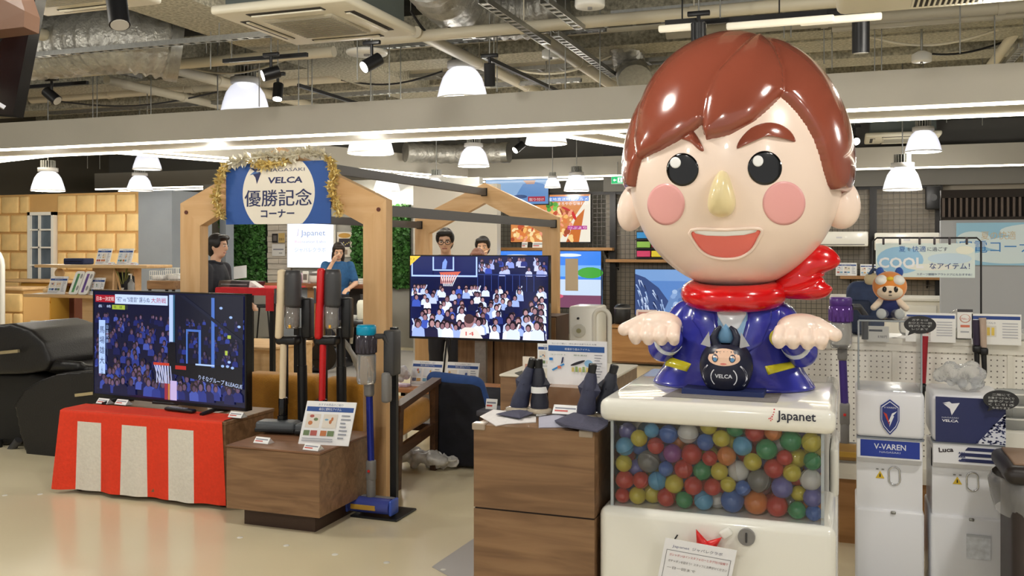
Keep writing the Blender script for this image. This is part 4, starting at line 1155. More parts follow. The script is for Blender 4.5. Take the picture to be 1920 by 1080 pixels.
# ================================================================ people
def person(label, loc, rz, h, shirt, hair_m, arms, head_turn=0.0, head_pitch=0.0, long_hair=False, glasses=False, sleeve='short', lean=0.0):
    """standing figure facing -y; arms = ((elbow, wrist) right-hand x<0, (elbow, wrist) x>0) in metres for a 1.7 m body"""
    t = thing('person', label, 'person', loc, rz); s = h / 1.7
    S = Matrix.Scale(s, 4)
    L = Matrix.Translation((0, 0, .95)) @ Matrix.Rotation(lean, 4, 'X') @ Matrix.Translation((0, 0, -.95))
    SL = S @ L
    nk = Vector((0, .0, 1.43))
    HM = SL @ Matrix.Translation((0, -.015, 1.47)) @ Matrix.Rotation(head_turn, 4, 'Z') @ Matrix.Rotation(head_pitch, 4, 'X')
    b = MB(); b.T = SL
    b.ell((0, 0, 1.2), (.165, .1, .24)).ell((0, 0, 1.0), (.15, .105, .14)).cap((0, .01, 1.38), (0, -.01, 1.5), .055, .05)
    for sx, (el, wr) in zip((-1, 1), arms):
        sh = Vector((sx * .175, 0, 1.37)); el, wr = Vector(el), Vector(wr)
        b.cap(sh, el, .048, .04).cap(el, wr, .038, .027)
        d = (wr - el).normalized(); side = d.cross(Vector((0, 0, 1)));  side = side.normalized() if side.length > .1 else Vector((1, 0, 0))
        up = side.cross(d)
        b.ell(wr + d * .05, .035, 12, 8)
        b.cap(wr, wr + d * .08, .028, .032)
        for k in range(4):
            f0 = wr + d * .085 + side * (-.03 + .02 * k); L1 = (.04, .046, .044, .034)[k]
            b.cap(f0, f0 + d * L1 - up * .008, .0095, .009, 8).cap(f0 + d * L1 - up * .008, f0 + d * (L1 + .022) - up * .028, .009, .0075, 8)
        f0 = wr + d * .035 - side * .034 * sx
        b.cap(f0, f0 + d * .03 - side * sx * .022, .012, .01, 8).cap(f0 + d * .03 - side * sx * .022, f0 + d * .06 - side * sx * .022, .01, .008, 8)
    b.T = S
    for sx in (-1, 1):
        b.cap((sx * .085, 0, .92), (sx * .095, -.01, .5), .08, .055).cap((sx * .095, -.01, .5), (sx * .1, .02, .09), .052, .036).cap((sx * .1, .03, .04), (sx * .115, -.14, .035), .036, .032)
    b.T = HM
    b.ell((0, 0, .12), (.072, .09, .108)).ell((0, -.03, .055), (.05, .055, .055)).ell((0, -.092, .1), (.013, .02, .022)).cap((0, -.085, .135), (0, -.1, .105), .008, .012, 8)
    for sx in (-1, 1): b.ell((sx * .073, .005, .108), (.012, .02, .03))
    b.blob('body', SKIN, t, .011 * s, 3)
    c = MB(); c.T = SL
    c.ell((0, 0, 1.2), (.19, .125, .255)).ell((0, .0, .99), (.18, .125, .16)).ell((0, .005, 1.37), (.15, .085, .07))
    for sx, (el, wr) in zip((-1, 1), arms):
        sh = Vector((sx * .175, 0, 1.365)); el, wr = Vector(el), Vector(wr)
        if sleeve == 'short': c.cap(sh, sh.lerp(el, .75), .066, .062)
        else: c.cap(sh, el, .066, .055).cap(el, el.lerp(wr, .9), .054, .042)
    sh_ = c.blob('shirt', shirt, t, .014 * s, 4)
    c = MB(); c.T = SL; c.tube([(.066 * math.cos(a * math.pi / 9), -.004 + .06 * math.sin(a * math.pi / 9), 1.435 - .018 * (math.sin(a * math.pi / 9) < -.5)) for a in range(18)], .014, 8, True); c.build('collar', shirt, sh_)
    c = MB(); c.T = S
    for sx in (-1, 1): c.cap((sx * .085, 0, .9), (sx * .095, -.005, .5), .1, .08).cap((sx * .095, -.005, .5), (sx * .1, .02, .1), .076, .062)
    c.ell((0, 0, .93), (.175, .125, .12)); c.blob('trousers', mat('dark_trousers', (40, 40, 48), .8), t, .016 * s, 3)
    for sx in (-1, 1):
        c = MB(); c.T = S; c.cap((sx * .1, .03, .045), (sx * .115, -.15, .04), .046, .042); c.blob('shoe', BLACK, t, .012, 2)
    c = MB(); c.T = HM
    c.ell((0, .022, .145), (.086, .092, .1)).ell((0, .045, .1), (.08, .07, .1)).ell((-.02, -.055, .205), (.06, .045, .03)).ell((.035, -.05, .205), (.045, .045, .03))
    for sx in (-1, 1): c.ell((sx * .072, -.015, .15), (.02, .05, .05))
    if long_hair: c.ell((0, .05, .03), (.092, .07, .13)).ell((-.06, .02, .02), (.035, .06, .12)).ell((.06, .02, .02), (.035, .06, .12))
    c.blob('hair', hair_m, t, .009, 2)
    for sx in (-1, 1):
        c = MB(); c.T = HM; c.ell((sx * .03, -.083, .125), (.014, .008, .007), 10, 6); ey = c.build('eye', mat('eye_white', (225, 220, 214), .2), t)
        c = MB(); c.T = HM; c.ell((sx * .03, -.0885, .125), (.0065, .004, .0065), 10, 6); c.build('iris', BLACK_GLOSS, ey)
        c = MB(); c.T = HM; c.cap((sx * .015, -.09, .145), (sx * .046, -.078, .147), .004, .003, 6); c.build('eyebrow', hair_m, t)
    c = MB(); c.T = HM; c.cap((-.02, -.083, .06), (.02, -.083, .06), .005, .005, 6); c.build('lips', mat('lips', (176, 104, 94), .5), t)
    if glasses:
        for sx in (-1, 1):
            c = MB(); c.T = HM; c.tube([(sx * .034 + .026 * math.cos(a * .42), -.1, .122 + .02 * math.sin(a * .42)) for a in range(15)], .0028, 6, True); c.build('glasses_rim', BLACK_METAL, t)
            c = MB(); c.T = HM; c.tube([(sx * .06, -.1, .127), (sx * .076, -.02, .125), (sx * .077, .02, .12)], .0025, 6); c.build('glasses_temple', BLACK_METAL, t)
        c = MB(); c.T = HM; c.tube([(-.009, -.1, .125), (.009, -.1, .125)], .0025, 6); c.build('glasses_bridge', BLACK_METAL, t)
    return t
SHIRT_BLK = mat('black_polo', (38, 40, 48), .8, noise=(30, .15)); SHIRT_BLUE = mat('blue_shirt', (44, 92, 140), .8, noise=(30, .15)); SHIRT_GREY = mat('grey_shirt', (188, 180, 172), .8)
def stand_at(px, py_top, d, h):
    p = DP(px, py_top, d); return Vector((p.x, p.y, 0))
person('man in a dark polo shirt standing side-on at the red cloth', stand_at(404, 440, 9.0, 1.68), R(90 + 8), 1.67, SHIRT_BLK, HAIR_BLK, (((-.21, -.02, 1.1), (-.2, -.2, 1.0)), ((.22, 0, 1.1), (.16, -.24, 1.02))), 0, R(6))
person('woman in a blue top leaning over the counter with a hand at her face', stand_at(632, 455, 12.8, 1.6), R(40), 1.62, SHIRT_BLUE, mat('dark_brown_hair', (44, 34, 28), .55), (((-.24, -.1, 1.14), (-.1, -.17, 1.44)), ((.24, -.12, 1.12), (.1, -.32, 1.08))), R(-5), R(18), True, False, 'short', R(8))
person('man with glasses looking down behind the middle screen', stand_at(836, 428, 9.3, 1.72), R(14), 1.73, SHIRT_GREY, HAIR_BLK, (((-.22, -.04, 1.1), (-.12, -.25, 1.1)), ((.22, -.04, 1.1), (.12, -.25, 1.1))), R(4), R(14), False, True)
person('dark-haired person holding something near the face behind the middle screen', stand_at(906, 444, 10.7, 1.64), R(25), 1.665, SHIRT_BLK, HAIR_BLK, (((-.24, -.14, 1.16), (-.06, -.19, 1.43)), ((.24, -.1, 1.12), (.12, -.28, 1.12))), R(-12), R(12))
p = stand_at(898, 466, 10.0, 1.5)
person('brown-haired person bending low before the dark-haired one, mostly hidden', p, R(10), 1.54, SHIRT_GREY, mat('chestnut_hair', (120, 74, 52), .5), (((-.22, -.04, 1.1), (-.12, -.25, 1.1)), ((.22, -.04, 1.1), (.12, -.25, 1.1))), 0, R(30))
# ================================================================ house-shaped timber frame
YF, YB = 5.112, 8.7
def gable(label, y, x0, x1, th, bolts):
    t = thing('gable_frame', label, 'frame', ((x0 + x1) / 2, y, 0))
    w = .158; ze, zp = 1.84, 2.19; xm = (x0 + x1) / 2; zi = ze - .15; zq = zp - .2
    hosts = [MB(t).prism([(x0, 0), (x0 + w, 0), (x0 + w, zi), (x0, ze)], y, y + th).build('post', PINE, t)]
    hosts.append(MB(t).prism([(x1 - w, 0), (x1, 0), (x1, ze), (x1 - w, zi)], y, y + th).build('post', PINE, t))
    hosts.append(MB(t).prism([(x0, ze), (x0 + w, zi), (xm, zq), (xm, zp)], y, y + th).build('rafter', PINE_X, t))
    MB(t).prism([(x1, ze), (xm, zp), (xm, zq), (x1 - w, zi)], y, y + th).build('rafter', PINE_X, t)
    for (x, z), ho in zip(((x0 + .05, ze - .06), (x1 - .05, ze - .06), (xm, zp - .07)), hosts):
        MB(t).cyl((x, y - .006, z), (x, y + .02, z), .013, None, 12).build('bolt', mat('rust_bolt', (96, 48, 34), .5), ho)
gable('front pine gable frame carrying the gold-trimmed banner', YF, -4.194, -2.66, .085, True)
gable('rear pine gable frame standing behind the middle screen', YB, -4.194, -2.66, .085, True)
BAR = mat('dark_bar_paint', (78, 76, 76), .45)
for lab, x, z in (('dark ridge bar joining the peaks of the two gables', -3.427, 2.10), ('dark eaves bar joining the right corners of the gables', -2.70, 1.775), ('dark eaves bar joining the left corners of the gables', -4.14, 1.775)):
    t = thing('roof_bar', lab, 'bar', (x, YF + .085, z - .03))
    MB(t).box(x - .025, x + .025, YF + .085, YB, z - .033, z + .033).build('bar_tube', BAR, t)
    for y in (YF + .09, YB - .005): MB(t).box(x - .032, x + .032, y - .005, y + .005, z - .04, z + .04).build('end_plate', BLACK_METAL, t)

# banner with gold tinsel
yb = YF - .02
o = YP(424, 421, yb); tr = YP(621, 300, yb); w = YP(620, 420, yb).x - o.x; h = tr.z - o.z
t = thing('banner', 'blue and white celebration banner hung on the front gable peak', 'banner', o)
slab('board', o, RX, UP, w, h, .008, mat('banner_blue', (40, 84, 156), .6), t)
q = Print(w, h)
q.rect(0, 0, w, h, (38, 82, 156))
cx, cy, ra, rb = w * .51, h * .5, w * .345, h * .66
pts = [(cx + ra * math.cos(R(a)), min(h, max(0, cy + rb * math.sin(R(a))))) for a in range(0, 360, 6)]
q.poly(pts, (240, 232, 216))
NV = (36, 44, 92)
q.text('NAGASAKI', w * .4, h * .845, h * .075, NV, w * .36)
q.text('VELCA', w * .405, h * .66, h * .135, NV, w * .335, bold=.03, slant=.15)
q.poly([(w * .255, h * .835), (w * .35, h * .85), (w * .305, h * .65), (w * .29, h * .76)], NV); q.poly([(w * .235, h * .92), (w * .36, h * .885), (w * .29, h * .85)], NV); q.poly([(w * .235, h * .80), (w * .33, h * .83), (w * .28, h * .86)], (70, 110, 170))
q.text('優勝記念', w * .185, h * .31, h * .29, NV, w * .64, bold=.0)
q.text('優勝記念', w * .187, h * .31, h * .29, NV, w * .64)
q.text('優勝記念', w * .189, h * .312, h * .29, NV, w * .64)
q.text('コーナー', w * .345, h * .115, h * .15, NV, w * .32, bold=.025)
q.build('printed_face', o, RX, UP, t)
TIN = mat('gold_tinsel', (236, 210, 140), .25, .45, noise=(40, .25)); TIN2 = mat('silver_tinsel', (238, 232, 212), .22, .4)
def tinsel(label, pts, r, n, m_):
    t = thing('tinsel_garland', label, 'garland', pts[0])
    rr = random.Random(n)
    pts = [Vector(p) for p in pts]; seg = [(b - a).length for a, b in zip(pts, pts[1:])]; tot = sum(seg)
    m = MB(t)
    for k in range(n):
        s = rr.uniform(0, tot); i = 0
        while i < len(seg) - 1 and s > seg[i]: s -= seg[i]; i += 1
        c = pts[i].lerp(pts[i + 1], s / seg[i])
        d = Vector((rr.gauss(0, 1), rr.gauss(0, 1), rr.gauss(0, 1))).normalized(); e = d.orthogonal().normalized()
        L = r * rr.uniform(.6, 1.1); w_ = r * .2
        m.add([c - e * w_ * .4, c + d * L * .6 + e * w_, c + d * L, c + d * L * .6 - e * w_ * .6, c + e * w_ * .4], [(0, 1, 2, 3, 4)])
    o = m.build('foil_strands', m_, t); o['kind'] = 'stuff'
    MB(t).tube(pts, .008, 6).build('core_cord', m_, t)
yt = yb - .03
def yl(*pp): return [YP(a, b, yt) for a, b in pp]
tinsel('silvery gold tinsel arching over the top edge of the banner', yl((428, 308), (455, 300), (500, 292), (540, 294), (580, 284), (612, 290)), .055, 420, TIN2)
tinsel('gold tinsel swag drooping below the banner top edge', yl((470, 304), (490, 312), (510, 306), (540, 302)), .045, 160, TIN)
tinsel('gold and silver tinsel hanging down the left edge of the banner', yl((424, 306), (412, 335), (405, 370), (410, 395), (416, 408)), .05, 260, TIN)
tinsel('gold tinsel hanging down the right edge of the banner', yl((617, 295), (628, 325), (620, 350), (630, 380), (636, 402)), .05, 280, TIN)

# ================================================================ left table, striped cloth, television
xl, xr, yf, ybk, zt_ = -4.66, -3.45, 4.6, 5.09, .522
t = thing('low_cabinet', 'low walnut cabinet under the striped red cloth', 'cabinet', ((xl + xr) / 2, 4.9, 0))
MB(t).box(xl, xr, yf, ybk, .06, zt_ - .02).build('cabinet_body', WALNUT, t)
MB(t).rbox(((xl + xr) / 2, (yf + ybk) / 2, zt_ - .012), (xr - xl + .01, ybk - yf + .01, .022), .003, 1).build('cabinet_top', WALNUT, t)
for x in (xl + .06, xr - .06):
    for y in (yf + .06, ybk - .06):
        MB(t).cyl((x - .012, y, .03), (x + .012, y, .03), .03, None, 12).build('caster', BLACK, t)
def cloth():
    W, D0, Hh = xr - xl + .015, .20, zt_ + .006
    L = D0 + Hh - .03
    nu, nv = 60, 44
    vs = []; cols = []
    for j in range(nv + 1):
        s = L * j / nv
        for i in range(nu + 1):
            u_ = i / nu; x = xl - .03 + W * u_
            if s < D0: y, z = yf + D0 - s, zt_ + .004
            else:
                k = (s - D0) / (L - D0); z = zt_ + .004 - (s - D0)
                y = yf - .012 - .006 * k - .012 * k * math.sin(u_ * 17 + 1) - .008 * k * math.sin(u_ * 41) - .03 * k * max(0, .12 - u_) / .12
                x += (u_ - .5) * .05 * k
            if abs(s - D0) < .02: z -= .002
            vs.append((x, y, z))
    return vs, nu, nv, L, D0
vs, nu, nv, L, D0 = cloth()
CR = mat('red_cotton', (226, 60, 30), .8, noise=(60, .06), bump=(40, .15)); CW = mat('white_cotton', (226, 222, 210), .8, noise=(60, .05), bump=(40, .2))
t = thing('striped_cloth', 'red and white vertically striped celebration cloth hanging over the low cabinet', 'cloth', ((xl + xr) / 2, 4.6, 0))
bands = ((.125, .27), (.405, .55), (.69, .84))
fr, fw_ = [], []
for j in range(nv):
    for i in range(nu):
        a = j * (nu + 1) + i; f = (a, a + nu + 1, a + nu + 2, a + 1)
        u_ = (i + .5) / nu; s = L * (j + .5) / nv
        (fw_ if s > D0 + .075 and any(p <= u_ <= q for p, q in bands) else fr).append(f)
def sub(fs):
    ids = sorted({k for f in fs for k in f}); mp = {k: n for n, k in enumerate(ids)}
    return [vs[k] for k in ids], [tuple(mp[k] for k in f) for f in fs]
MB(t).add(*sub(fr), True).build('red_field', CR, t)
for p_, q_ in bands:
    part = [f for f in fw_ if p_ <= ((f[0] % (nu + 1)) + .5) / nu <= q_]
    MB(t).add(*sub(part), True).build('white_stripe', CW, t)

# television screens
def bezel_tv(name, label, o, rv, w, h, draw, emit, th=.05, feet=None, eps=.000012):
    """o lower-left corner of the panel, rv its direction to the right"""
    t = thing(name, label, 'television', o); rv = Vector(rv).normalized(); n = rv.cross(UP)
    slab('panel', o - n * .0, rv, UP, w, h, th, BLACK_GLOSS, t)
    m = MB(t); b = .012
    for a0, a1, b0, b1 in ((0, w, 0, b * 1.6), (0, w, h - b * .7, h), (0, b * .7, 0, h), (w - b * .7, w, 0, h)):
        vs = [o + rv * a + UP * c_ + n * d for d in (-.004, .004) for c_ in (b0, b1) for a in (a0, a1)]
        m.add(vs, [(0, 1, 3, 2), (4, 6, 7, 5), (0, 4, 5, 1), (2, 3, 7, 6), (0, 2, 6, 4), (1, 5, 7, 3)])
    m.build('bezel', BLACK, t)
    iw, ih = w - b * 1.4, h - b * 2.3
    q = Print(iw, ih, eps); draw(q)
    q.build('screen', o + rv * b * .7 + UP * b * 1.6 + n * .0005, rv, UP, t, emit)
    return t
def crowd(q, u0, v0, u1, v1, n, s0, s1, seed, tint=(1, 1, 1), shirts=None):
    r = random.Random(seed); sh = shirts or [(206, 214, 246), (170, 182, 230), (70, 90, 180), (40, 52, 120), (30, 34, 70), (226, 230, 250), (150, 165, 225)]
    for k in range(n):
        f = 1 - k / n
        v = v0 + (v1 - v0) * f; u = r.uniform(u0, u1); s = s1 + (s0 - s1) * f
        s *= r.uniform(.85, 1.15)
        c = tuple(a * b for a, b in zip(r.choice(sh), tint)); k_ = r.choice([(150, 112, 120), (128, 94, 104), (170, 130, 134)]); sk = tuple(a * b for a, b in zip(k_, tint))
        hr = r.choice([(22, 18, 30), (30, 22, 30), (52, 36, 38)]); l = q.lay + 1; q.lay += 3
        u = min(max(u, u0 + s), u1 - s); v = max(v0 + s * .9, min(v, v1 - s * 1.2))
        q.poly([(u - s * .75, v - s * .9), (u + s * .75, v - s * .9), (u + s * .68, v - s * .1), (u + s * .3, v + s * .2), (u - s * .3, v + s * .2), (u - s * .68, v - s * .1)], c, l)
        q.ell(u, v + s * .58, s * .4, s * .5, hr, l + 1, 9); q.ell(u + s * .04 * r.choice((-1, 1)), v + s * .48, s * .27, s * .36, sk, l + 2, 8)
        if r.random() < .22:
            a = r.choice((-1, 1)); q.poly([(u + a * s * .4, v), (u + a * s * .75, v + s * .9), (u + a * s * .55, v + s * .95), (u + a * s * .2, v + s * .1)], c, l + 2)
DIM = [(60, 82, 160), (40, 56, 128), (26, 36, 92), (84, 110, 190), (20, 26, 66), (34, 40, 96), (104, 130, 205)]
def scr_left(q):
    w, h = q.w, q.h
    q.rect(0, 0, w, h, (10, 14, 46))
    crowd(q, 0, h * .02, w, h * .8, 230, h * .045, h * .085, 3, (.62, .62, .8), DIM)
    q.eps *= 1
    X = lambda a: w * a; Yv = lambda a: h * a
    # dark scoreboard block, goal and stand lights at right
    q.poly([(X(.53), Yv(.56)), (X(.57), Yv(.3)), (X(.99), Yv(.2)), (X(.995), Yv(.99)), (X(.57), Yv(.99))], (8, 12, 34))
    crowd(q, w * .58, h * .36, w * .97, h * .78, 60, h * .03, h * .045, 5, (.4, .45, .7), DIM)
    q.poly([(X(.52), Yv(.54)), (X(.57), Yv(.54)), (X(.575), Yv(.36)), (X(.99), Yv(.36)), (X(.99), Yv(.16)), (X(.7), Yv(.22)), (X(.52), Yv(.26))], (6, 8, 20))
    q.rect(X(.53), Yv(.55), X(.555), Yv(.985), (176, 200, 250)); q.rect(X(.556), Yv(.55), X(.566), Yv(.985), (40, 90, 120))
    for a, b, c_, d in ((.64, .36, .65, .67), (.72, .36, .735, .67), (.64, .655, .735, .675), (.8, .34, .82, .97)): q.rect(X(a), Yv(b), X(c_), Yv(d), (70, 110, 190))
    q.rect(X(.70), Yv(.35), X(.82), Yv(.365), (170, 196, 240))
    q.poly([(X(.6), Yv(.98)), (X(.63), Yv(.98)), (X(.99), Yv(.6)), (X(.99), Yv(.56))], (14, 20, 44))
    q.rect(X(.9), Yv(.61), X(.92), Yv(.64), (170, 190, 70)); q.rect(X(.885), Yv(.46), X(.9), Yv(.5), (170, 190, 70))
    for a, b in ((.87, .36), (.9, .36), (.93, .35), (.91, .4), (.86, .88), (.92, .8), (.97, .72)): q.ell(X(a), Yv(b), X(.01), Yv(.012), (150, 180, 230))
    q.rect(X(.57), Yv(.3), X(.64), Yv(.335), (176, 40, 36))
    # hoop and net
    q.rect(X(.425), Yv(.325), X(.53), Yv(.35), (190, 58, 40))
    for k in range(6):
        a = .43 + .018 * k; q.poly([(X(a), Yv(.325)), (X(a + .006), Yv(.325)), (X(.5 + .012 * k - .03), Yv(.16)), (X(.494 + .012 * k - .03), Yv(.16))], (190, 196, 225)); q.poly([(X(a + .014), Yv(.325)), (X(a + .02), Yv(.325)), (X(.45 + .02 * k), Yv(.16)), (X(.444 + .02 * k), Yv(.16))], (170, 176, 215))
    q.rect(X(.5), Yv(.01), X(.52), Yv(.16), (150, 40, 60)); q.rect(X(.522), Yv(.01), X(.535), Yv(.16), (190, 120, 60)); q.rect(X(.537), Yv(.01), X(.58), Yv(.19), (190, 170, 215))
    q.text('りそなグループ B.LEAGUE', X(.72), Yv(.225), h * .05, (190, 206, 245), X(.27), rot=R(-6))
    # captions
    q.rect(X(.02), Yv(.895), X(.16), Yv(.965), (160, 24, 40)); q.text('日本一決定戦', X(.028), Yv(.912), h * .045, (244, 214, 214), X(.125))
    q.rect(X(.16), Yv(.885), X(.52), Yv(.975), (196, 214, 250)); q.text('"初" vs "5度目" 譲らぬ', X(.17), Yv(.908), h * .055, (20, 26, 60), X(.23), bold=0); q.text('大熱戦', X(.41), Yv(.908), h * .055, (170, 30, 40), X(.1))
    q.text('長　崎', X(.04), Yv(.845), h * .03, (190, 206, 245), X(.09)); q.rect(X(.14), Yv(.83), X(.23), Yv(.872), (160, 180, 60)); q.text('琉　球', X(.15), Yv(.842), h * .028, (40, 50, 30), X(.06))
    q.rect(X(.045), Yv(.2), X(.09), Yv(.72), (170, 196, 245)); 
    for k, ch in enumerate('馬場雄大'): q.text(ch, X(.067), Yv(.6 - .1 * k), h * .075, (20, 28, 66), align='c')
    for k, ch in enumerate('(長崎)'): q.text(ch, X(.067), Yv(.255 - .03 * k), h * .03, (20, 28, 66), align='c')
    for k, ch in enumerate('日本代表'): q.text(ch, X(.105), Yv(.64 - .045 * k), h * .04, (150, 180, 235), align='c')
bl = YP(175, 747, 4.92); br = YP(462, 773, 4.76); bl.z = br.z = .556
w = (br - bl).length
lt = bezel_tv('television', 'big television showing a basketball crowd on the striped red cloth', bl, br - bl, w, YP(176, 543, 4.92).z - .556, scr_left, 1.0)
rv = (br - bl).normalized(); n = rv.cross(UP)
for f in (.16, .8):
    b = bl + rv * w * f; m = MB(lt)
    m.tube([b + UP * .02 - n * .02, b - n * .02 + UP * (-.01), b + n * .1 - UP * .026], .014, 8).tube([b - n * .02 - UP * .01, b - n * .14 - UP * .026], .014, 8)
    m.build('foot', BLACK, lt)
MB(lt).rbox(bl + rv * w * .5 + UP * .0 + n * .004, (.2, .02, .016), .005).build('sensor_bar', BLACK, lt)
p = ZP(338, 772, zt_ + .006)
t = thing('remote_control', 'long black remote control lying on the striped cloth', 'remote', p, R(-8))
MB().rbox((0, 0, .012), (.24, .045, .022), .01, 3).build('remote_shell', BLACK, t)
for k in range(6): MB().rbox((-.08 + .025 * k, 0, .024), (.015, .028, .004), .001, 1).build('button', mat('remote_button', ((200, 200, 200) if k % 2 else (150, 150, 160)), .5), t)
for px, py, lab in ((197, 756, 'clear tag stand at the left end of the striped cloth'), (232, 758, 'white tag lying beside the left foot of the television'), (446, 782, 'clear tag stand at the right end of the striped cloth')):
    pricetag(lab, ZP(px, py, zt_ + .006), .1, R(-6))

# ================================================================ walnut block with vacuum cleaners
bx0, bx1, by0, by1, bz = -3.25, -2.655, 4.34, 4.94, .45
t = thing('display_block', 'square walnut display block carrying two stick vacuums', 'plinth', ((bx0 + bx1) / 2, 4.64, 0))
MB(t).box(bx0 + .07, bx1 - .07, by0 + .07, by1 - .07, 0, .1).build('recessed_foot', mat('walnut_foot', (66, 46, 34), .5), t)
MB(t).rbox(((bx0 + bx1) / 2, (by0 + by1) / 2, (.1 + bz - .012) / 2), (bx1 - bx0, by1 - by0, bz - .112), .003, 1).build('block_body', WALNUT, t)
MB(t).rbox(((bx0 + bx1) / 2, (by0 + by1) / 2, bz - .0055), (bx1 - bx0 + .004, by1 - by0 + .004, .011), .002, 1).build('block_top', wood('walnut_top', (150, 108, 78), (118, 82, 58), 'x', 2.5), t)
cp = ZP(559, 832, bz)
card('feature_card', 'white feature card with blue headline on the walnut block', 'card', cp, (1, .12, 0), Vector((0, .42, 1)), .3, .245, pop(41))
pricetag('clear price tag on the walnut block before the ivory vacuum', ZP(495, 830, bz), .1, R(-4))
pricetag('clear price tag on the walnut block before the feature card', ZP(588, 843, bz), .1, R(-4))

def stick_vac(label, base, colm, ztop, rz):
    """upright stick vacuum docked on a black stand; origin at the base centre"""
    t = thing('stick_vacuum', label, 'vacuum cleaner', base, rz)
    H_ = ztop - base.z
    MB().rbox((0, .06, .02), (.22, .26, .035), .012, 2).build('stand_base', DARK_GREY, t)
    m = MB(); m.rbox((-.01, -.06, .045), (.25, .12, .06), .02, 3); m.build('floor_head', mat('vac_head_grey', (84, 88, 92), .4), t)
    MB().rbox((-.01, -.112, .025), (.25, .02, .025), .006, 2).build('head_bumper', BLACK, t)
    MB().rbox((0, -.02, .13), (.045, .06, .16), .015, 2).cyl((0, -.03, .05), (0, -.03, .1), .03, None, 12).build('neck_joint', BLACK_GLOSS, t)
    MB().cyl((0, -.03, .2), (0, -.015, H_ * .56), .02, None, 14).build('wand', colm, t)
    MB().box(-.03, .012, .0, .025, .16, H_ * .56).build('wand_back_rail', BLACK, t)  # black rail running along the back of the wand
    MB().cyl((.075, .09, .03), (.075, .08, H_ * .4), .03, None, 14).cyl((.075, .08, H_ * .4), (.075, .07, H_ * .64), .026, None, 14).build('stand_pole', BLACK, t)
    MB().rbox((.02, .01, H_ * .565), (.13, .1, .05), .015, 2).build('dock_clamp', BLACK, t)
    MB().rbox((-.012, -.03, H_ * .79), (.042, .055, H_ * .43), .016, 3, Matrix.Rotation(R(2.5), 4, 'Y')).build('body_spine', colm, t)
    MB().lathe([(0, 0), (.045, 0), (.05, .02), (.05, .19), (.042, .22), (0, .22)], 20, (.058, -.01, H_ * .77)).build('motor_housing', DARK_GREY, t)
    MB().lathe([(0, 0), (.036, 0), (.04, .02), (.04, .14), (0, .14)], 18, (.055, -.015, H_ * .64)).build('dust_cup', mat('smoky_cup', (150, 146, 142), .12, trans=.4), t)
    MB().rbox((.125, .05, H_ * .70), (.06, .07, .24), .012, 2).build('battery', BLACK, t)
    MB().rbox((.06, -.058, H_ * .655), (.014, .01, .02), .003).build('cup_latch', mat('amber_latch', (230, 170, 50), .4), t)
    MB().rbox((-.03, -.062, H_ * .84), (.014, .005, .09), .003, 1).build('button_strip', DARK_GREY, t)
IV = mat('ivory_plastic', (222, 204, 172), .35); REDP = mat('red_plastic', (196, 26, 30), .3)
b1 = ZP(523, 812, bz) ; stick_vac('ivory stick vacuum docked on the walnut block', Vector((b1.x, b1.y + .06, bz)), IV, YP(515, 506, b1.y + .06).z, R(8))
b2 = Vector((-2.905, 4.80, bz)); stick_vac('red stick vacuum docked behind the feature card on the walnut block', b2, REDP, YP(605, 504, 4.8).z, R(8))

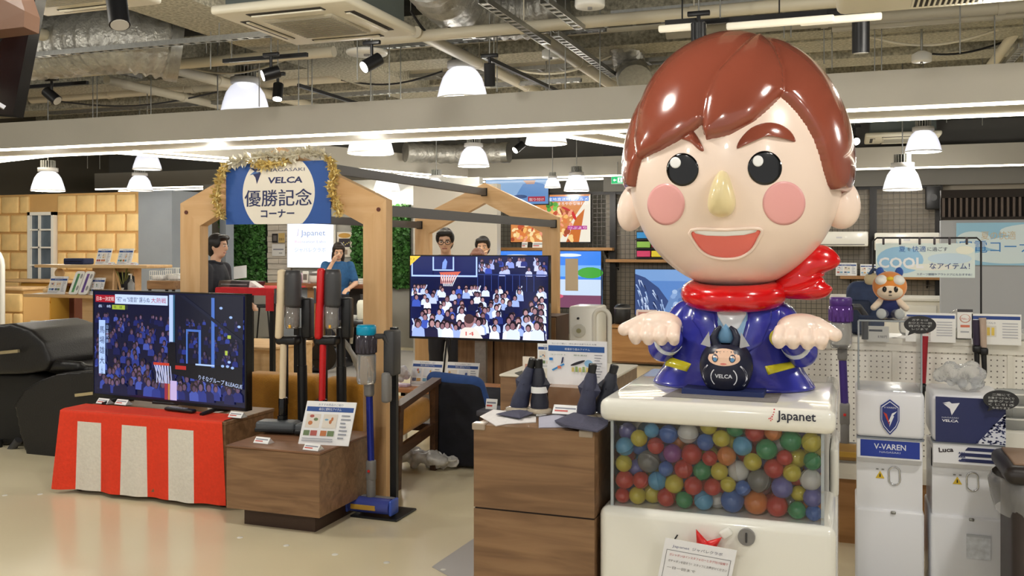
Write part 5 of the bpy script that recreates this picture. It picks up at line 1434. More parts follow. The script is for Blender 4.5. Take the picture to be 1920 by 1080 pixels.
def cyclone_vac(label, base, htop, tint, wandm, clear, pole=True, plate=True):
    t = thing('cyclone_vacuum', label, 'vacuum cleaner', base)
    H_ = htop
    if plate: MB().rbox((.05, .06, .006), (.3, .26, .012), .004, 1).build('stand_plate', BLACK, t)
    if pole:
        MB().box(.07, .11, .1, .13, .01, H_ * .99).build('stand_pole', BLACK, t)
        MB().rbox((.1, .07, H_ * .86), (.07, .1, H_ * .24), .012, 2).build('dock', DARK_GREY, t)
        MB().rbox((.09, .02, H_ * .68), (.05, .06, H_ * .16), .015, 2).build('battery_grip', GREY, t)
    z0 = .012 if plate else 0
    hd = MB(); hd.cyl((-.12, -.02, z0 + .055), (.14, -.02, z0 + .055), .045, None, 20); hd = hd.build('roller_head', mat('roller_' + tint[0], tint[1], .25, trans=.2), t)
    MB().rbox((.01, .02, z0 + .06), (.28, .07, .075), .02, 2).build('head_shell', mat('head_shell_grey', (126, 128, 134), .3), t)
    for x in (-.13, .15): MB().rbox((x, -.01, z0 + .055), (.02, .1, .09), .01, 2).build('head_end_cap', mat('end_cap_blue', (60, 90, 190), .3), hd)
    MB().rbox((-.02, -.062, z0 + .05), (.16, .008, .03), .003, 1).build('head_label', mat('ochre_trim', (190, 150, 60), .5), t)
    MB().rbox((0, 0, z0 + .15), (.045, .05, .14), .014, 2).build('neck', GREY, t)
    MB().rbox((0, 0, z0 + .25), (.05, .052, .12), .012, 2).build('wand_cuff', GREY, t)
    MB().rbox((0, -.03, z0 + .25), (.014, .01, .014), .003).build('release_button', mat('red_button', (210, 40, 40), .4), t)
    MB().cyl((0, 0, z0 + .28), (-.012, 0, H_ * .66), .02, None, 16).build('wand', wandm, t)
    MB().rbox((-.012, 0, H_ * .67), (.05, .055, .09), .015, 2).build('wand_head', GREY, t)
    c = (-.02, -.02, H_ * .70)
    MB().lathe([(0, 0), (.05, 0), (.056, .02), (.056, H_ * .15), (.05, H_ * .16)], 24, c).build('dust_bin', mat('bin_clear', (206, 206, 204), .08, trans=.7), t)
    MB().lathe([(0, H_ * .15), (.05, H_ * .15), (.06, H_ * .2), (.06, H_ * .255), (.052, H_ * .26), (0, H_ * .26)], 24, c).build('cyclone_body', mat('cyclone_' + tint[0], clear, .18, .2), t)
    m = MB()
    for k in range(14):
        a = 2 * math.pi * k / 14; m.cyl((c[0] + .05 * math.cos(a), c[1] + .05 * math.sin(a), c[2] + H_ * .165), (c[0] + .056 * math.cos(a), c[1] + .056 * math.sin(a), c[2] + H_ * .235), .012, .007, 8)
    m.build('cyclone_cones', mat('cones_' + tint[0], clear, .25, .3), t)['kind'] = 'stuff'
    MB().lathe([(.05, H_ * .255), (.057, H_ * .26), (.057, H_ * .3), (.05, H_ * .31), (0, H_ * .31)], 24, c).build('filter_cap', mat('filter_' + tint[0], tint[2], .3), t)
    MB().tube([(c[0] + .05, c[1], c[2] + H_ * .25), (.07, .02, H_ * .95), (.1, .04, H_ * .9), (.1, .04, H_ * .75)], .017, 8).build('handle', DARK_GREY, t)
bd = ZP(690, 966, 0)
cyclone_vac('blue-tubed cyclone vacuum on a black floor stand by the gable post', Vector((bd.x + .02, bd.y, 0)), YP(683, 612, bd.y).z, ('blue', (70, 84, 170), (0, 150, 190)), mat('blue_tube', (38, 52, 150), .25, .4), (66, 62, 70))

# ================================================================ sofas and chairs
def sofa():
    x0, x1 = -4.55, -3.36; y0, y1 = 5.42, 6.1
    t = thing('sofa', 'long mustard sofa seen from behind the vacuum cleaners', 'sofa', ((x0 + x1) / 2, (y0 + y1) / 2, 0))
    zt_ = .68
    n = 2; w = (x1 - x0) / n
    for k in range(n): MB(t).rbox((x0 + w * (k + .5), y0 + .1, (.16 + zt_) / 2), (w - .004, .2, zt_ - .16), .05, 3).build('back_cushion', MUSTARD, t)
    for k in range(n): MB(t).rbox((x0 + w * (k + .5), (y0 + .2 + y1) / 2, .34), (w - .004, y1 - y0 - .2, .18), .04, 3).build('seat_cushion', MUSTARD, t)
    MB(t).box(x0 + .02, x1 - .02, y0 + .03, y1 - .03, .14, .24).build('base_frame', DARK_WOOD, t)
    for x in (x0 + .06, x1 - .06):
        for y in (y0 + .07, y1 - .07): MB(t).cyl((x, y, 0), (x, y, .14), .018, .024, 10).build('leg', DARK_WOOD, t)
sofa()
# armchair with mustard seat and dark wooden arms
ac = thing('armchair', 'mustard armchair with dark wooden arms right of the gable post', 'armchair', (-2.99, 5.65, 0))
for x in (-3.27, -2.71):
    MB(ac).prism([(5.34, .50), (5.97, .60), (5.97, .635), (5.34, .54)], x - .035, x + .035, 'yz').build('armrest', DARK_WOOD, ac)
    MB(ac).prism([(5.90, 0), (5.94, 0), (5.96, .605), (5.90, .595)], x - .02, x + .02, 'yz').build('front_leg', DARK_WOOD, ac)
    MB(ac).prism([(5.34, 0), (5.38, 0), (5.42, .52), (5.36, .52)], x - .02, x + .02, 'yz').build('rear_leg', DARK_WOOD, ac)
    MB(ac).prism([(5.36, .2), (5.93, .27), (5.93, .33), (5.36, .27)], x - .015, x + .015, 'yz').build('side_rail', DARK_WOOD, ac)
MB(ac).rbox((-2.99, 5.68, .40), (.52, .56, .17), .05, 3, Matrix.Rotation(R(5), 4, 'X')).build('seat_cushion', MUSTARD, ac)
MB(ac).rbox((-2.99, 5.41, .50), (.52, .15, .4), .06, 3, Matrix.Rotation(R(12), 4, 'X')).build('back_cushion', MUSTARD, ac)
MB(ac).box(-3.25, -2.73, 5.38, 5.41, .22, .28).build('cross_rail', DARK_WOOD, ac)
MB(ac).box(-3.25, -2.73, 5.90, 5.93, .27, .32).build('cross_rail', DARK_WOOD, ac)
# white plastic bag under it
p = ZP(800, 878, 0); t = thing('crumpled_bag', 'crumpled white plastic and paper lying under the armchair', 'bag', p)
r5 = random.Random(5)
m = MB()
for k in range(26): m.ell((r5.uniform(-.22, .2), r5.uniform(-.1, .14), r5.uniform(.02, .1)), (r5.uniform(.03, .07), r5.uniform(.03, .07), r5.uniform(.015, .04)), 8, 6, Matrix.Rotation(r5.uniform(0, 3), 3, 'X'))
m.blob('bag_film', mat('crumpled_film', (208, 206, 202), .3, noise=(14, .25)), t, .014, 1)
for k in range(3): MB().tube([(.1 + .05 * k + .03 * math.cos(a), -.02 + .03 * math.sin(a), .05 + .015 * k) for a in [i * .7 for i in range(9)]], .009, 6, True).build('twist_ring', mat('white_twist', (226, 224, 216), .5), t)
# dark covered chair
p0, p1 = DP(780, 720, 6.45), DP(898, 722, 6.45)
x0, x1, yy = p0.x, p1.x, p0.y + .15
t = thing('covered_chair', 'high-backed chair under a black cover with blue top, behind the walnut pedestal', 'chair', ((x0 + x1) / 2, yy + .2, 0))
BC = mat('black_cover', (24, 25, 33), .85, noise=(12, .3)); BLC = mat('blue_cover', (44, 76, 134), .85, noise=(20, .12))
zb = p0.z
m = MB(t); m.prism([(x0 + .05, .02), (x1 + .05, .02), (x1 + .06, .35), (x1, zb - .03), (x1 - .04, zb), (x0 + .05, zb + .02), (x0, zb - .02), (x0 + .02, .5)], yy, yy + .1)
m.rbox(((x0 + x1) / 2 + .03, yy + .4, .25), (x1 - x0, .75, .45), .08, 3); m.blob('black_cover', BC, t, .02, 3)
m = MB(t); m.cap((x0 + .04, yy + .06, zb + .01), (x1 - .05, yy + .06, zb - .012), .055, .055).cap((x1 - .03, yy + .07, zb - .02), (x1 + .03, yy + .07, .42), .045, .04); m.blob('blue_trim', BLC, t, .014, 3)
# massage chair at the far left
p = ZP(60, 872, 0)
t = thing('massage_chair', 'bulky black massage chair cut off at the left edge', 'massage chair', (-5.75, 5.75, 0))
LE = mat('black_leather', (26, 24, 23), .42, bump=(90, .12)); 
# side shell: rounded panel in the x-z plane seen from the aisle
q = [XP(a, b, -5.6) for a, b in ((28, 760), (50, 722), (100, 702), (172, 695), (215, 694))]
def pl(px, py, y=5.35): v = YP(px, py, y); return (v.x, v.z)
side = [pl(26, 760), pl(45, 730), pl(75, 712), pl(110, 700), pl(180, 694), pl(240, 700), pl(240, 850), pl(130, 858), pl(52, 864), pl(38, 820)]
m = MB(t); m.prism(side, 5.35, 5.5); m.blob('side_panel', LE, t, .016, 4)
m = MB(t); m.prism(side, 6.05, 6.2); m.blob('side_panel', LE, t, .016, 4)
m = MB(t); m.prism([pl(-40, 612), pl(5, 608), pl(40, 620), pl(68, 645), pl(80, 680), pl(72, 698), pl(30, 704), pl(-60, 706)], 5.42, 6.1); m.blob('headrest_shell', LE, t, .02, 5)
m = MB(t); m.prism([pl(-60, 706), pl(30, 706), pl(60, 712), pl(30, 760), pl(36, 830), pl(-60, 850)], 5.5, 6.05); m.blob('back_body', mat('black_leather_dull', (20, 19, 18), .6), t, .022, 3)
m = MB(t); a = YP(84, 684, 5.5); b = YP(150, 688, 5.5); m.cap(a, b, .05, .045).cap(a + Vector((0, .45, 0)), b + Vector((0, .45, 0)), .05, .045); m.rbox((a + b) / 2 + Vector((.1, .25, -.03)), (.5, .5, .08), .03); m.blob('armrest', LE, t, .016, 3)
a, b = YP(-5, 662, 5.37), YP(35, 658, 5.37); MB(t).obox(a, b, .02, .024).build('gold_trim', mat('champagne_trim', (206, 190, 150), .25, .7), t)
a, b = YP(142, 741, 5.335), YP(176, 737, 5.335); MB(t).obox(a, b, .02, .022).build('gold_trim', mat('champagne_trim', (206, 190, 150), .25, .7), t)
MB(t).tube([YP(-20, 862, 5.45), YP(15, 850, 5.45), YP(35, 825, 5.45)], .03, 10).build('foot_tube', DARK_GREY, t)
a = YP(-4, 860, 5.45); MB(t).cyl((a.x, a.y, 0), (a.x, a.y, .06), .035, None, 12).build('foot', BLACK, t)
# small round table edge beside it
p = ZP(20, 662, .62)
# dark display panel cut off at the upper left corner
a, b = DP(62, -40, 3.2), DP(24, 216, 3.2); 
t = thing('hanging_screen', 'dark hanging display panel at the upper left corner', 'screen', (b.x - .1, b.y, b.z))
N = FW
def pp(px, py, d): return DP(px, py, d)
f = [pp(70, -20, 3.2), pp(24, 216, 3.2), pp(-90, 208, 3.0), pp(-60, -30, 3.0)]
bk = [q + FW * .07 for q in f]
MB(t).add(f + bk, [(0, 1, 2, 3), (7, 6, 5, 4), (0, 4, 5, 1), (1, 5, 6, 2), (2, 6, 7, 3), (3, 7, 4, 0)]).build('panel_case', BLACK_GLOSS, t)
g = [pp(36, -20, 3.1), pp(50, 22, 3.1), pp(48, 52, 3.1), pp(-40, 62, 2.98), pp(-40, -25, 2.98)]; g = [q - FW * .012 for q in g]
bk = [q + FW * .1 for q in g]
MB(t).add(g + bk, [tuple(range(5)), tuple(range(9, 4, -1))] + [(i, 5 + i, 5 + (i + 1) % 5, (i + 1) % 5) for i in range(5)]).build('brown_plate', mat('brown_plate', (104, 74, 54), .5), t)
MB(t).obox(pp(0, 196, 3.05) - FW * .01, pp(12, 203, 3.06) - FW * .01, .02, .012).build('maker_badge', mat('badge_silver', (200, 200, 206), .3, .5), t)
MB(t).cyl(f[0] + FW * .03, Vector((f[0].x, f[0].y, 4.3)), .02, None, 8).build('hanger', BLACK_METAL, t)
# ================================================================ centre: middle screen, wall screens, mesh wall
def scr_mid(q):
    w, h = q.w, q.h
    q.rect(0, 0, w, h, (16, 22, 66))
    q.rect(0, h * .58, w, h * .72, (14, 20, 58))
    SH = [(206, 216, 246), (226, 232, 252), (184, 196, 236), (60, 84, 176), (40, 52, 120), (24, 28, 60), (150, 170, 226), (214, 220, 246)]
    crowd(q, w * .5, h * .76, w, h, 26, h * .058, h * .062, 11, (.85, .85, .95), SH)
    crowd(q, 0, h * .0, w, h * .66, 125, h * .06, h * .105, 12, (1, 1, 1), SH)
    for k in range(9): u = w * (.5 + .05 * k); q.rect(u, h * .58, u + w * .004, h * .78, (50, 66, 130))
    q.rect(w * .5, h * .77, w, h * .785, (40, 54, 110))
    # backboard
    for a, b, c, d in ((.01, .745, .5, .765), (.01, .745, .02, .99), (.49, .745, .5, .99), (.17, .82, .33, .835), (.17, .82, .18, .99), (.32, .82, .33, .99)): q.rect(w * a, h * b, w * c, h * d, (170, 196, 250))
    q.rect(w * .02, h * .765, w * .17, h * .99, (20, 30, 84)); q.rect(w * .18, h * .835, w * .32, h * .99, (26, 38, 96)); q.rect(w * .33, h * .765, w * .49, h * .99, (20, 30, 84))
    q.rect(w * .18, h * .765, w * .33, h * .82, (20, 30, 84))
    q.poly([(w * .24, h * .84), (w * .27, h * .84), (w * .28, h * .93), (w * .265, h * .97), (w * .245, h * .92)], (120, 150, 220))
    q.poly([(w * .22, h * .8), (w * .38, h * .81), (w * .36, h * .77), (w * .23, h * .77)], (200, 96, 80))
    for k in range(7): q.poly([(w * (.23 + .02 * k), h * .77), (w * (.237 + .02 * k), h * .77), (w * (.257 + .01 * k), h * .63), (w * (.252 + .01 * k), h * .63)], (226, 226, 236)); q.poly([(w * (.23 + .02 * k), h * .77), (w * (.236 + .02 * k), h * .77), (w * (.237 + .012 * k), h * .66), (w * (.23 + .012 * k), h * .66)], (216, 140, 130))
    # player
    q.ell(w * .44, h * .2, w * .036, h * .075, (150, 110, 112)); q.ell(w * .44, h * .235, w * .038, h * .06, (70, 50, 52)); q.poly([(w * .37, 0), (w * .54, 0), (w * .5, h * .1), (w * .47, h * .13), (w * .41, h * .13), (w * .38, h * .1)], (222, 214, 206)); q.text('14', w * .415, h * .03, h * .07, (190, 60, 60), w * .06)
    q.poly([(0, h), (w * .08, h), (0, h * .88)], (232, 190, 60)); q.text('1.2', w * .004, h * .95, h * .035, (40, 30, 10), w * .03)
YM = 7.3
bl, br = YP(768, 634, YM), YP(1030, 640, YM); tl = YP(768, 478, YM)
mt = bezel_tv('television', 'middle television showing a basketball hoop and a white-shirted crowd', bl, RX, br.x - bl.x, tl.z - bl.z, scr_mid, 1.2)
xm = (bl.x + br.x) / 2
MB(mt).box(xm - .05, xm + .05, YM + .06, YM + .1, .04, bl.z + .3).build('stand_post', STEEL, mt)
MB(mt).rbox((xm, YM + .12, .02), (.7, .5, .04), .01).build('stand_foot', BLACK, mt)
# paper tag clipped on rear gable post
p = YP(1060, 545, YB - .006); card('paper_notice', 'blank cream paper sheet fixed beside the rear gable post', 'paper', p, RX, UP, YP(1083, 545, YB - .02).x - p.x, YP(1066, 485, YB - .02).z - p.z, None, .004, mat('cream_paper', (222, 200, 166), .7), stand=False)

YW = 15.1
def wall_tv(label, px0, py0, px1, py1, draw, emit, y=YW - .08):
    o = YP(px0, py1, y); e = YP(px1, py0, y)
    t = bezel_tv('wall_television', label, o, RX, e.x - o.x, e.z - o.z, draw, emit, .06, eps=.00005)
    MB(t).box((o.x + e.x) / 2 - .15, (o.x + e.x) / 2 + .15, y + .06, YW + .1, o.z + .15, e.z - .1).build('wall_bracket', BLACK_METAL, t)
def s_blue(q):
    w, h = q.w, q.h; q.rect(0, 0, w, h, (150, 186, 226)); q.poly([(w * .45, 0), (w, 0), (w, h * .6), (w * .92, h * .8), (w * .75, h * .9), (w * .6, h * .8), (w * .5, h * .4)], (104, 150, 206)); q.poly([(w * .6, h * .95), (w * .8, h * .95), (w * .78, h * .8), (w * .66, h * .8)], (200, 160, 140)); q.ell(w * .55, h * .3, w * .12, h * .08, (60, 84, 130))
    q.rect(w * .68, h * .1, w * .95, h * .3, (180, 50, 70)); q.text('取り付け', w * .7, h * .13, h * .13, (250, 240, 240), w * .23)
def s_food(q):
    w, h = q.w, q.h; r = random.Random(4); q.rect(0, 0, w, h, (206, 130, 70))
    q.poly([(w * .6, 0), (w, 0), (w, h), (w * .95, h * .9)], (232, 224, 206)); q.poly([(w * .7, 0), (w * .86, 0), (w * .93, h * .7), (w * .82, h * .5)], (196, 106, 40))
    for k in range(150):
        q.ell(r.uniform(.02, .78) * w, r.uniform(.03, .68) * h, w * r.uniform(.015, .05), h * r.uniform(.02, .06), r.choice([(236, 180, 100), (214, 120, 60), (246, 214, 160), (186, 80, 50), (230, 150, 120), (240, 200, 130), (160, 70, 40)]), n=8, rot=r.uniform(0, 3))
    for k in range(9): q.ell(w * r.uniform(.44, .6), h * r.uniform(.68, .86), w * .03, h * .05, r.choice([(90, 160, 60), (120, 190, 80), (60, 130, 50)]), n=8)
    q.ell(w * .8, h * .55, w * .02, h * .1, (200, 40, 40), rot=.4); q.ell(w * .7, h * .7, w * .06, h * .025, (190, 40, 44), rot=-.4)
    q.rect(w * .47, h * .86, w * .98, h * .96, (70, 130, 210)); q.text('産地直送特選グルメ', w * .48, h * .875, h * .075, (246, 246, 250), w * .49); q.text('まろやかな味わい', w * .6, h * .78, h * .075, (250, 244, 246), w * .37); q.rect(w * .72, h * .26, w * .96, h * .34, (180, 60, 140)); q.text('つぶより', w * .73, h * .275, h * .06, (252, 240, 250), w * .22)
def s_beach(q):
    w, h = q.w, q.h; q.rect(0, 0, w, h, (60, 130, 230)); q.rect(0, h * .55, w, h * .75, (120, 176, 240)); q.rect(0, h * .2, w, h * .5, (196, 214, 236)); q.rect(0, 0, w, h * .22, (120, 70, 96)); q.ell(w * .9, h * .62, w * .12, h * .1, (70, 160, 60)); q.ell(w * .55, h * .2, w * .1, h * .05, (210, 90, 120)); q.ell(w * .2, h * .9, w * .14, h * .04, (220, 232, 250)); q.ell(w * .7, h * .93, w * .12, h * .03, (220, 232, 250))
def s_mount(q):
    w, h = q.w, q.h; r = random.Random(2); q.rect(0, 0, w, h, (96, 140, 206)); q.rect(0, h * .75, w, h, (126, 166, 220))
    q.poly([(0, h * .9), (w * .15, h * .82), (w * .35, h * .6), (w * .5, h * .3), (w * .62, 0), (0, 0)], (60, 80, 130)); q.poly([(w * .55, h * .5), (w * .75, h * .7), (w * .9, h * .85), (w, h * .8), (w, 0), (w * .4, 0)], (110, 144, 196))
    for k in range(60):
        u, v = r.uniform(0, .55) * w, r.uniform(.05, .8) * h
        if v / h < .9 - u / w * 1.3: q.poly([(u, v), (u + w * .02, v + h * .01), (u + w * r.uniform(.03, .08), v - h * .16)], r.choice([(170, 196, 236), (34, 46, 84), (200, 216, 244)]))
    for k in range(26): q.ell(w * r.uniform(.55, 1), h * r.uniform(.05, .6), w * .04, h * .05, r.choice([(140, 172, 220), (90, 124, 180), (170, 196, 232)]), n=8)
wall_tv('upper left wall television with a person in pale blue', 910, 334, 1029, 386, s_blue, .75, YW - .14)
wall_tv('wall television showing close-up food in brown and gold', 957, 363, 1108, 456, s_food, .95)
wall_tv('wall television with a bright blue beach picture', 930, 470, 1128, 576, s_beach, 1.0, 12.6)
wall_tv('wall television with blue snowy mountains behind the figure arm', 1190, 505, 1320, 592, s_mount, .85)

# mesh wall: posts, wire grids, wooden shelves
MESH = mat('mesh_wire', (84, 80, 76), .5, .5)
px_posts = (932, 1150, 1382, 1637, 1760)
xs = [YP(q, 400, YW).x for q in px_posts]
for k, x in enumerate(xs):
    MB().box(x - .05, x + .05, YW - .05, YW + .05, 0, 2.46).build('mesh_post', BLACK_METAL, None, ('black mesh-wall post left of the wall televisions', 'black mesh-wall post right of the wall televisions', 'black mesh-wall post hidden behind the figure', 'black mesh-wall post at the figure ear, right side', 'black mesh-wall post beside the slatted dark panel')[k], 'post')
for k in range(len(xs) - 1):
    a, b = xs[k] + .05, xs[k + 1] - .05
    t = thing('wire_mesh_panel', ('wire mesh panel behind the wall televisions', 'wire mesh panel left of the figure face', 'wire mesh panel behind the figure head', 'wire mesh panel right of the figure ear')[k], 'mesh panel', ((a + b) / 2, YW, .5))
    m = MB(t); n = int((b - a) / .075)
    for i in range(n + 1): x = a + (b - a) * i / n; m.box(x - .004, x + .004, YW - .004, YW + .004, .45, 2.42)
    m.build('upright_wires', MESH, t)['kind'] = 'stuff'
    m = MB(t); n = 26
    for i in range(n + 1): z = .45 + 1.97 * i / n; m.box(a, b, YW - .01, YW - .004, z - .004, z + .004)
    m.build('cross_wires', MESH, t)['kind'] = 'stuff'
    MB(t).box(a, b, YW - .03, YW + .03, 2.42, 2.47).build('top_rail', BLACK_METAL, t)
def shelf(label, px0, px1, py, y=YW - .2, d=.3):
    a, b = YP(px0, py, y), YP(px1, py, y); t = thing('wall_shelf', label, 'shelf', a)
    MB(t).rbox(((a.x + b.x) / 2, y + d / 2, a.z), (b.x - a.x, d, .05), .006, 1).build('shelf_board', OAK, t)
    for x in (a.x + .15, b.x - .15): MB(t).prism([(y + .05, a.z - .025), (y + d, a.z - .025), (y + d, a.z - .16)], x - .01, x + .01, 'yz').build('bracket', BLACK_METAL, t)
    return a.z + .025
z1 = shelf('long oak shelf below the food television', 920, 1148, 467)
z2 = shelf('oak shelf under the coloured boxes', 1135, 1310, 489)
z3 = shelf('oak shelf behind the plush toy', 1575, 1762, 520)
for px, w, lab in ((978, .1, 'tiny white price card on the long oak shelf, left'), (998, .2, 'small white price card on the long oak shelf, right')):
    p = YP(px, 464, YW - .15); p.z = z1; card('shelf_card', lab, 'card', p, RX, LEAN, w, .1, price)
# coloured small boxes in a black rack
p = YP(1194, 486, YW - .15); p.z = z2
t = thing('box_rack', 'black rack of small coloured boxes left of the figure jaw', 'rack', p)
cc = [(40, 140, 210), (210, 90, 90), (140, 190, 80), (150, 50, 60), (210, 60, 110), (232, 210, 50)]
MB().box(-.02, .5, .06, .2, 0, .46).build('rack_back', BLACK, t)
for r_ in range(3):
    MB().box(-.02, .5, -.04, .1, .015 + .15 * r_, .03 + .15 * r_).build('rack_tier', BLACK, t)
    for c_ in range(2): MB().rbox((.115 + .24 * c_, .01, .09 + .15 * r_), (.22, .08, .1), .006, 1).build('coloured_box', mat('box_colour_%d' % (4 - 2 * r_ + c_), cc[4 - 2 * r_ + c_], .5), t)
# oak cabinet along the wall
a, b = ZP(1143, 684, 0), ZP(1265, 692, 0)
x0, x1, y0 = a.x, a.x + 2.6, a.y
zc = DP(1145, 610, 12.2).z
t = thing('low_oak_cabinet', 'long low oak cabinet behind the figure hand', 'cabinet', ((x0 + x1) / 2, y0 + .3, 0))
MB(t).rbox(((x0 + x1) / 2, y0 + .25, zc - .02), (x1 - x0, .52, .04), .006, 1).build('cabinet_top', OAK, t)
MB(t).box(x0 + .01, x1 - .01, y0 + .02, y0 + .5, .03, zc - .04).build('cabinet_body', mat('cabinet_inside', (120, 88, 56), .6), t)
for k in range(3): 
    w = (x1 - x0) / 3; MB(t).rbox((x0 + w * (k + .5), y0 + .01, zc / 2), (w - .02, .02, zc - .1), .004, 1).build('door', OAK, t)
p = Vector((x0 + .3, y0 + .2, zc)); card('leaflet', 'reddish white leaflet on the oak cabinet by the figure hand', 'leaflet', p, RX, LEAN, .28, .2, lambda q: (q.rect(0, 0, q.w, q.h, (224, 206, 198)), q.rect(q.w * .1, q.h * .4, q.w * .9, q.h * .85, (190, 130, 120)), q.rect(q.w * .1, q.h * .1, q.w * .7, q.h * .2, (150, 150, 150))))
p = Vector((x0 + .12, y0 + .22, zc)); t = thing('black_canister', 'short black canister at the left end of the oak cabinet', 'canister', p)
MB().lathe([(0, 0), (.1, 0), (.11, .03), (.11, .22), (.08, .26), (0, .27)], 18).build('canister_body', BLACK, t); MB().lathe([(.111, .2), (.114, .21), (.111, .22)], 18).build('canister_ring', GREY, t)
# tall walnut cabinets behind the middle screen
y0 = 7.68
for k, (pa, pb, lab) in enumerate(((858, 924, 'upright walnut cabinet under the middle screen, left'), (926, 1042, 'upright walnut cabinet under the middle screen, right'))):
    a, b = YP(pa, 700, y0).x, YP(pb, 700, y0).x; t = thing('walnut_cabinet', lab, 'cabinet', ((a + b) / 2, y0 + .3, 0))
    MB(t).box(a, b, y0 + .02, y0 + .4, 0, .95).build('cabinet_body', mat('walnut_core', (78, 52, 38), .6), t)
    w = (b - a) / 2
    for i in range(2): MB(t).rbox((a + w * (i + .5), y0 + .01, .48), (w - .006, .02, .92), .003, 1).build('door', WALNUT_Z, t)
# slim poles and grey wall beside them
def pole(label, pa, pb, y, r, m_, zb):
    a, b = YP(*pa, y), YP(*pb, y); b.z = zb; t = thing('slim_pole', label, 'pole', (b.x, b.y, b.z)); MB(t).cyl(b, a, r, None, 10).build('shaft', m_, t); MB(t).ell(a, r * 1.6, 10, 8).build('tip', BLACK, t); MB(t).lathe([(0, 0), (.05, 0), (.05, .012), (.01, .02)], 12, b).build('foot', BLACK, t)
# side table behind the covered chair with cards
y0 = 6.75
x0, x1 = YP(742, 730, y0).x, YP(905, 730, y0).x; zt_ = YP(800, 729, y0).z
t = thing('card_table', 'pale table behind the covered chair carrying two feature cards', 'table', ((x0 + x1) / 2, y0 + .2, 0))
MB(t).rbox(((x0 + x1) / 2, y0 + .22, zt_ - .02), (x1 - x0, .5, .035), .006, 1).build('table_top', wood('salmon_wood', (206, 148, 104), (190, 130, 88)), t)
for x in (x0 + .05, x1 - .05):
    for y in (y0 + .05, y0 + .4): MB(t).box(x - .02, x + .02, y - .02, y + .02, 0, zt_ - .038).build('leg', WHITE_PL, t)
MB(t).box(x0 + .03, x0 + .4, y0 + .03, y0 + .045, zt_ - .3, zt_ - .04).build('apron', mat('apron_grey', (180, 178, 172), .6), t)
for px, pr, lab, sd in ((768, 826, 'feature card with food pictures on the pale table', 51), (833, 894, 'feature card with headphones pictures on the pale table', 52)):
    p = YP(px, 722, y0 + .1); p.z = zt_; card('feature_card', lab, 'card', p, RX, LEAN, YP(pr, 722, y0 + .1).x - p.x, .21, pop(sd))
pole('slim dark pole leaning behind the two feature cards, left', (838, 636), (829, 697), 7.0, .008, BLACK, zt_)
pole('slim dark pole leaning behind the two feature cards, right', (845, 636), (838, 697), 7.05, .008, BLACK, zt_)
p = YP(757, 720, y0 + .08); p.z = zt_; t = thing('wrapped_package', 'crinkled clear-wrapped package at the left of the pale table', 'package', p)
r6 = random.Random(6); m = MB()
for k in range(14): m.ell((r6.uniform(-.05, .04), r6.uniform(-.04, .04), r6.uniform(.03, .15)), (.03, .03, .025), 7, 5)
m.blob('wrapping', mat('glossy_wrap', (220, 218, 222), .15, noise=(20, .25)), t, .01, 0)
MB().box(-.06, .05, -.05, .05, 0, .015).build('tray', mat('pink_tray', (214, 190, 214), .5), t)
# walnut bench with card and cushion between covered chair and pedestal
p = ZP(915, 770, .45); t = thing('low_stool', 'low dark stool with a white card behind the pedestal', 'stool', (p.x, p.y, 0))
MB().rbox((.02, .1, .43), (.2, .24, .04), .01).build('stool_top', mat('slate_top', (84, 84, 92), .6), t)
for x in (-.05, .09):
    for y in (.02, .18): MB().box(x - .015, x + .015, y - .015, y + .015, 0, .41).build('leg', DARK_WOOD, t)
p = ZP(907, 768, .451); card('small_card', 'small white card on the low dark stool', 'card', p + Vector((0, .03, 0)), RX, LEAN, .08, .07, price)
# white humidifier-like appliance and bladeless fan behind the feature board
p = ZP(1095, 760, 0); p = YP(1094, 640, 7.6); 
t = thing('white_appliance', 'white boxy appliance with round dial beside the rear gable post', 'appliance', (p.x, 7.75, 0))
a, b = YP(1066, 640, 7.6).x, YP(1122, 640, 7.6).x; zt_ = YP(1090, 574, 7.6).z
MB(t).rbox(((a + b) / 2, 7.75, zt_ / 2), (b - a, .3, zt_), .025, 3).build('housing', WHITE_PL, t)
c = YP(1086, 620, 7.59); MB(t).cyl(c + Vector((0, -.012, 0)), c + Vector((0, .02, 0)), .055, None, 24).build('dial_ring', mat('dial_grey', (204, 202, 192), .3), t)
MB(t).cyl(c + Vector((0, -.02, -.0)), c + Vector((0, 0, 0)), .02, None, 16).build('dial_knob', mat('dial_olive', (150, 146, 110), .4), t)
c = YP(1084, 597, 7.59); MB(t).cyl(c + Vector((0, -.01, 0)), c + Vector((0, .01, 0)), .01, None, 10).build('button', BLACK, t)
y0 = 6.6
c0, c1 = YP(1111, 640, y0).x, YP(1146, 640, y0).x; zt_ = YP(1128, 578, y0).z; xm = (c0 + c1) / 2; r_ = (c1 - c0) / 2 - .012
t = thing('loop_fan', 'pale bladeless loop fan standing behind the large feature board', 'fan', (xm, y0, 0))
pts = [(xm - r_, y0, .55)] + [(xm - r_ * math.cos(R(a)), y0, zt_ - .01 - r_ + r_ * math.sin(R(a))) for a in range(0, 181, 15)] + [(xm + r_, y0, .55)]
m = MB(t)
m.tube(pts, .017, 10); m.build('air_loop', mat('fan_ivory', (214, 210, 198), .35), t)
MB(t).lathe([(0, 0), (.1, 0), (.1, .02), (.07, .05), (.065, .56), (0, .56)], 24, (xm, y0, 0)).build('base', mat('fan_ivory', (214, 210, 198), .35), t)

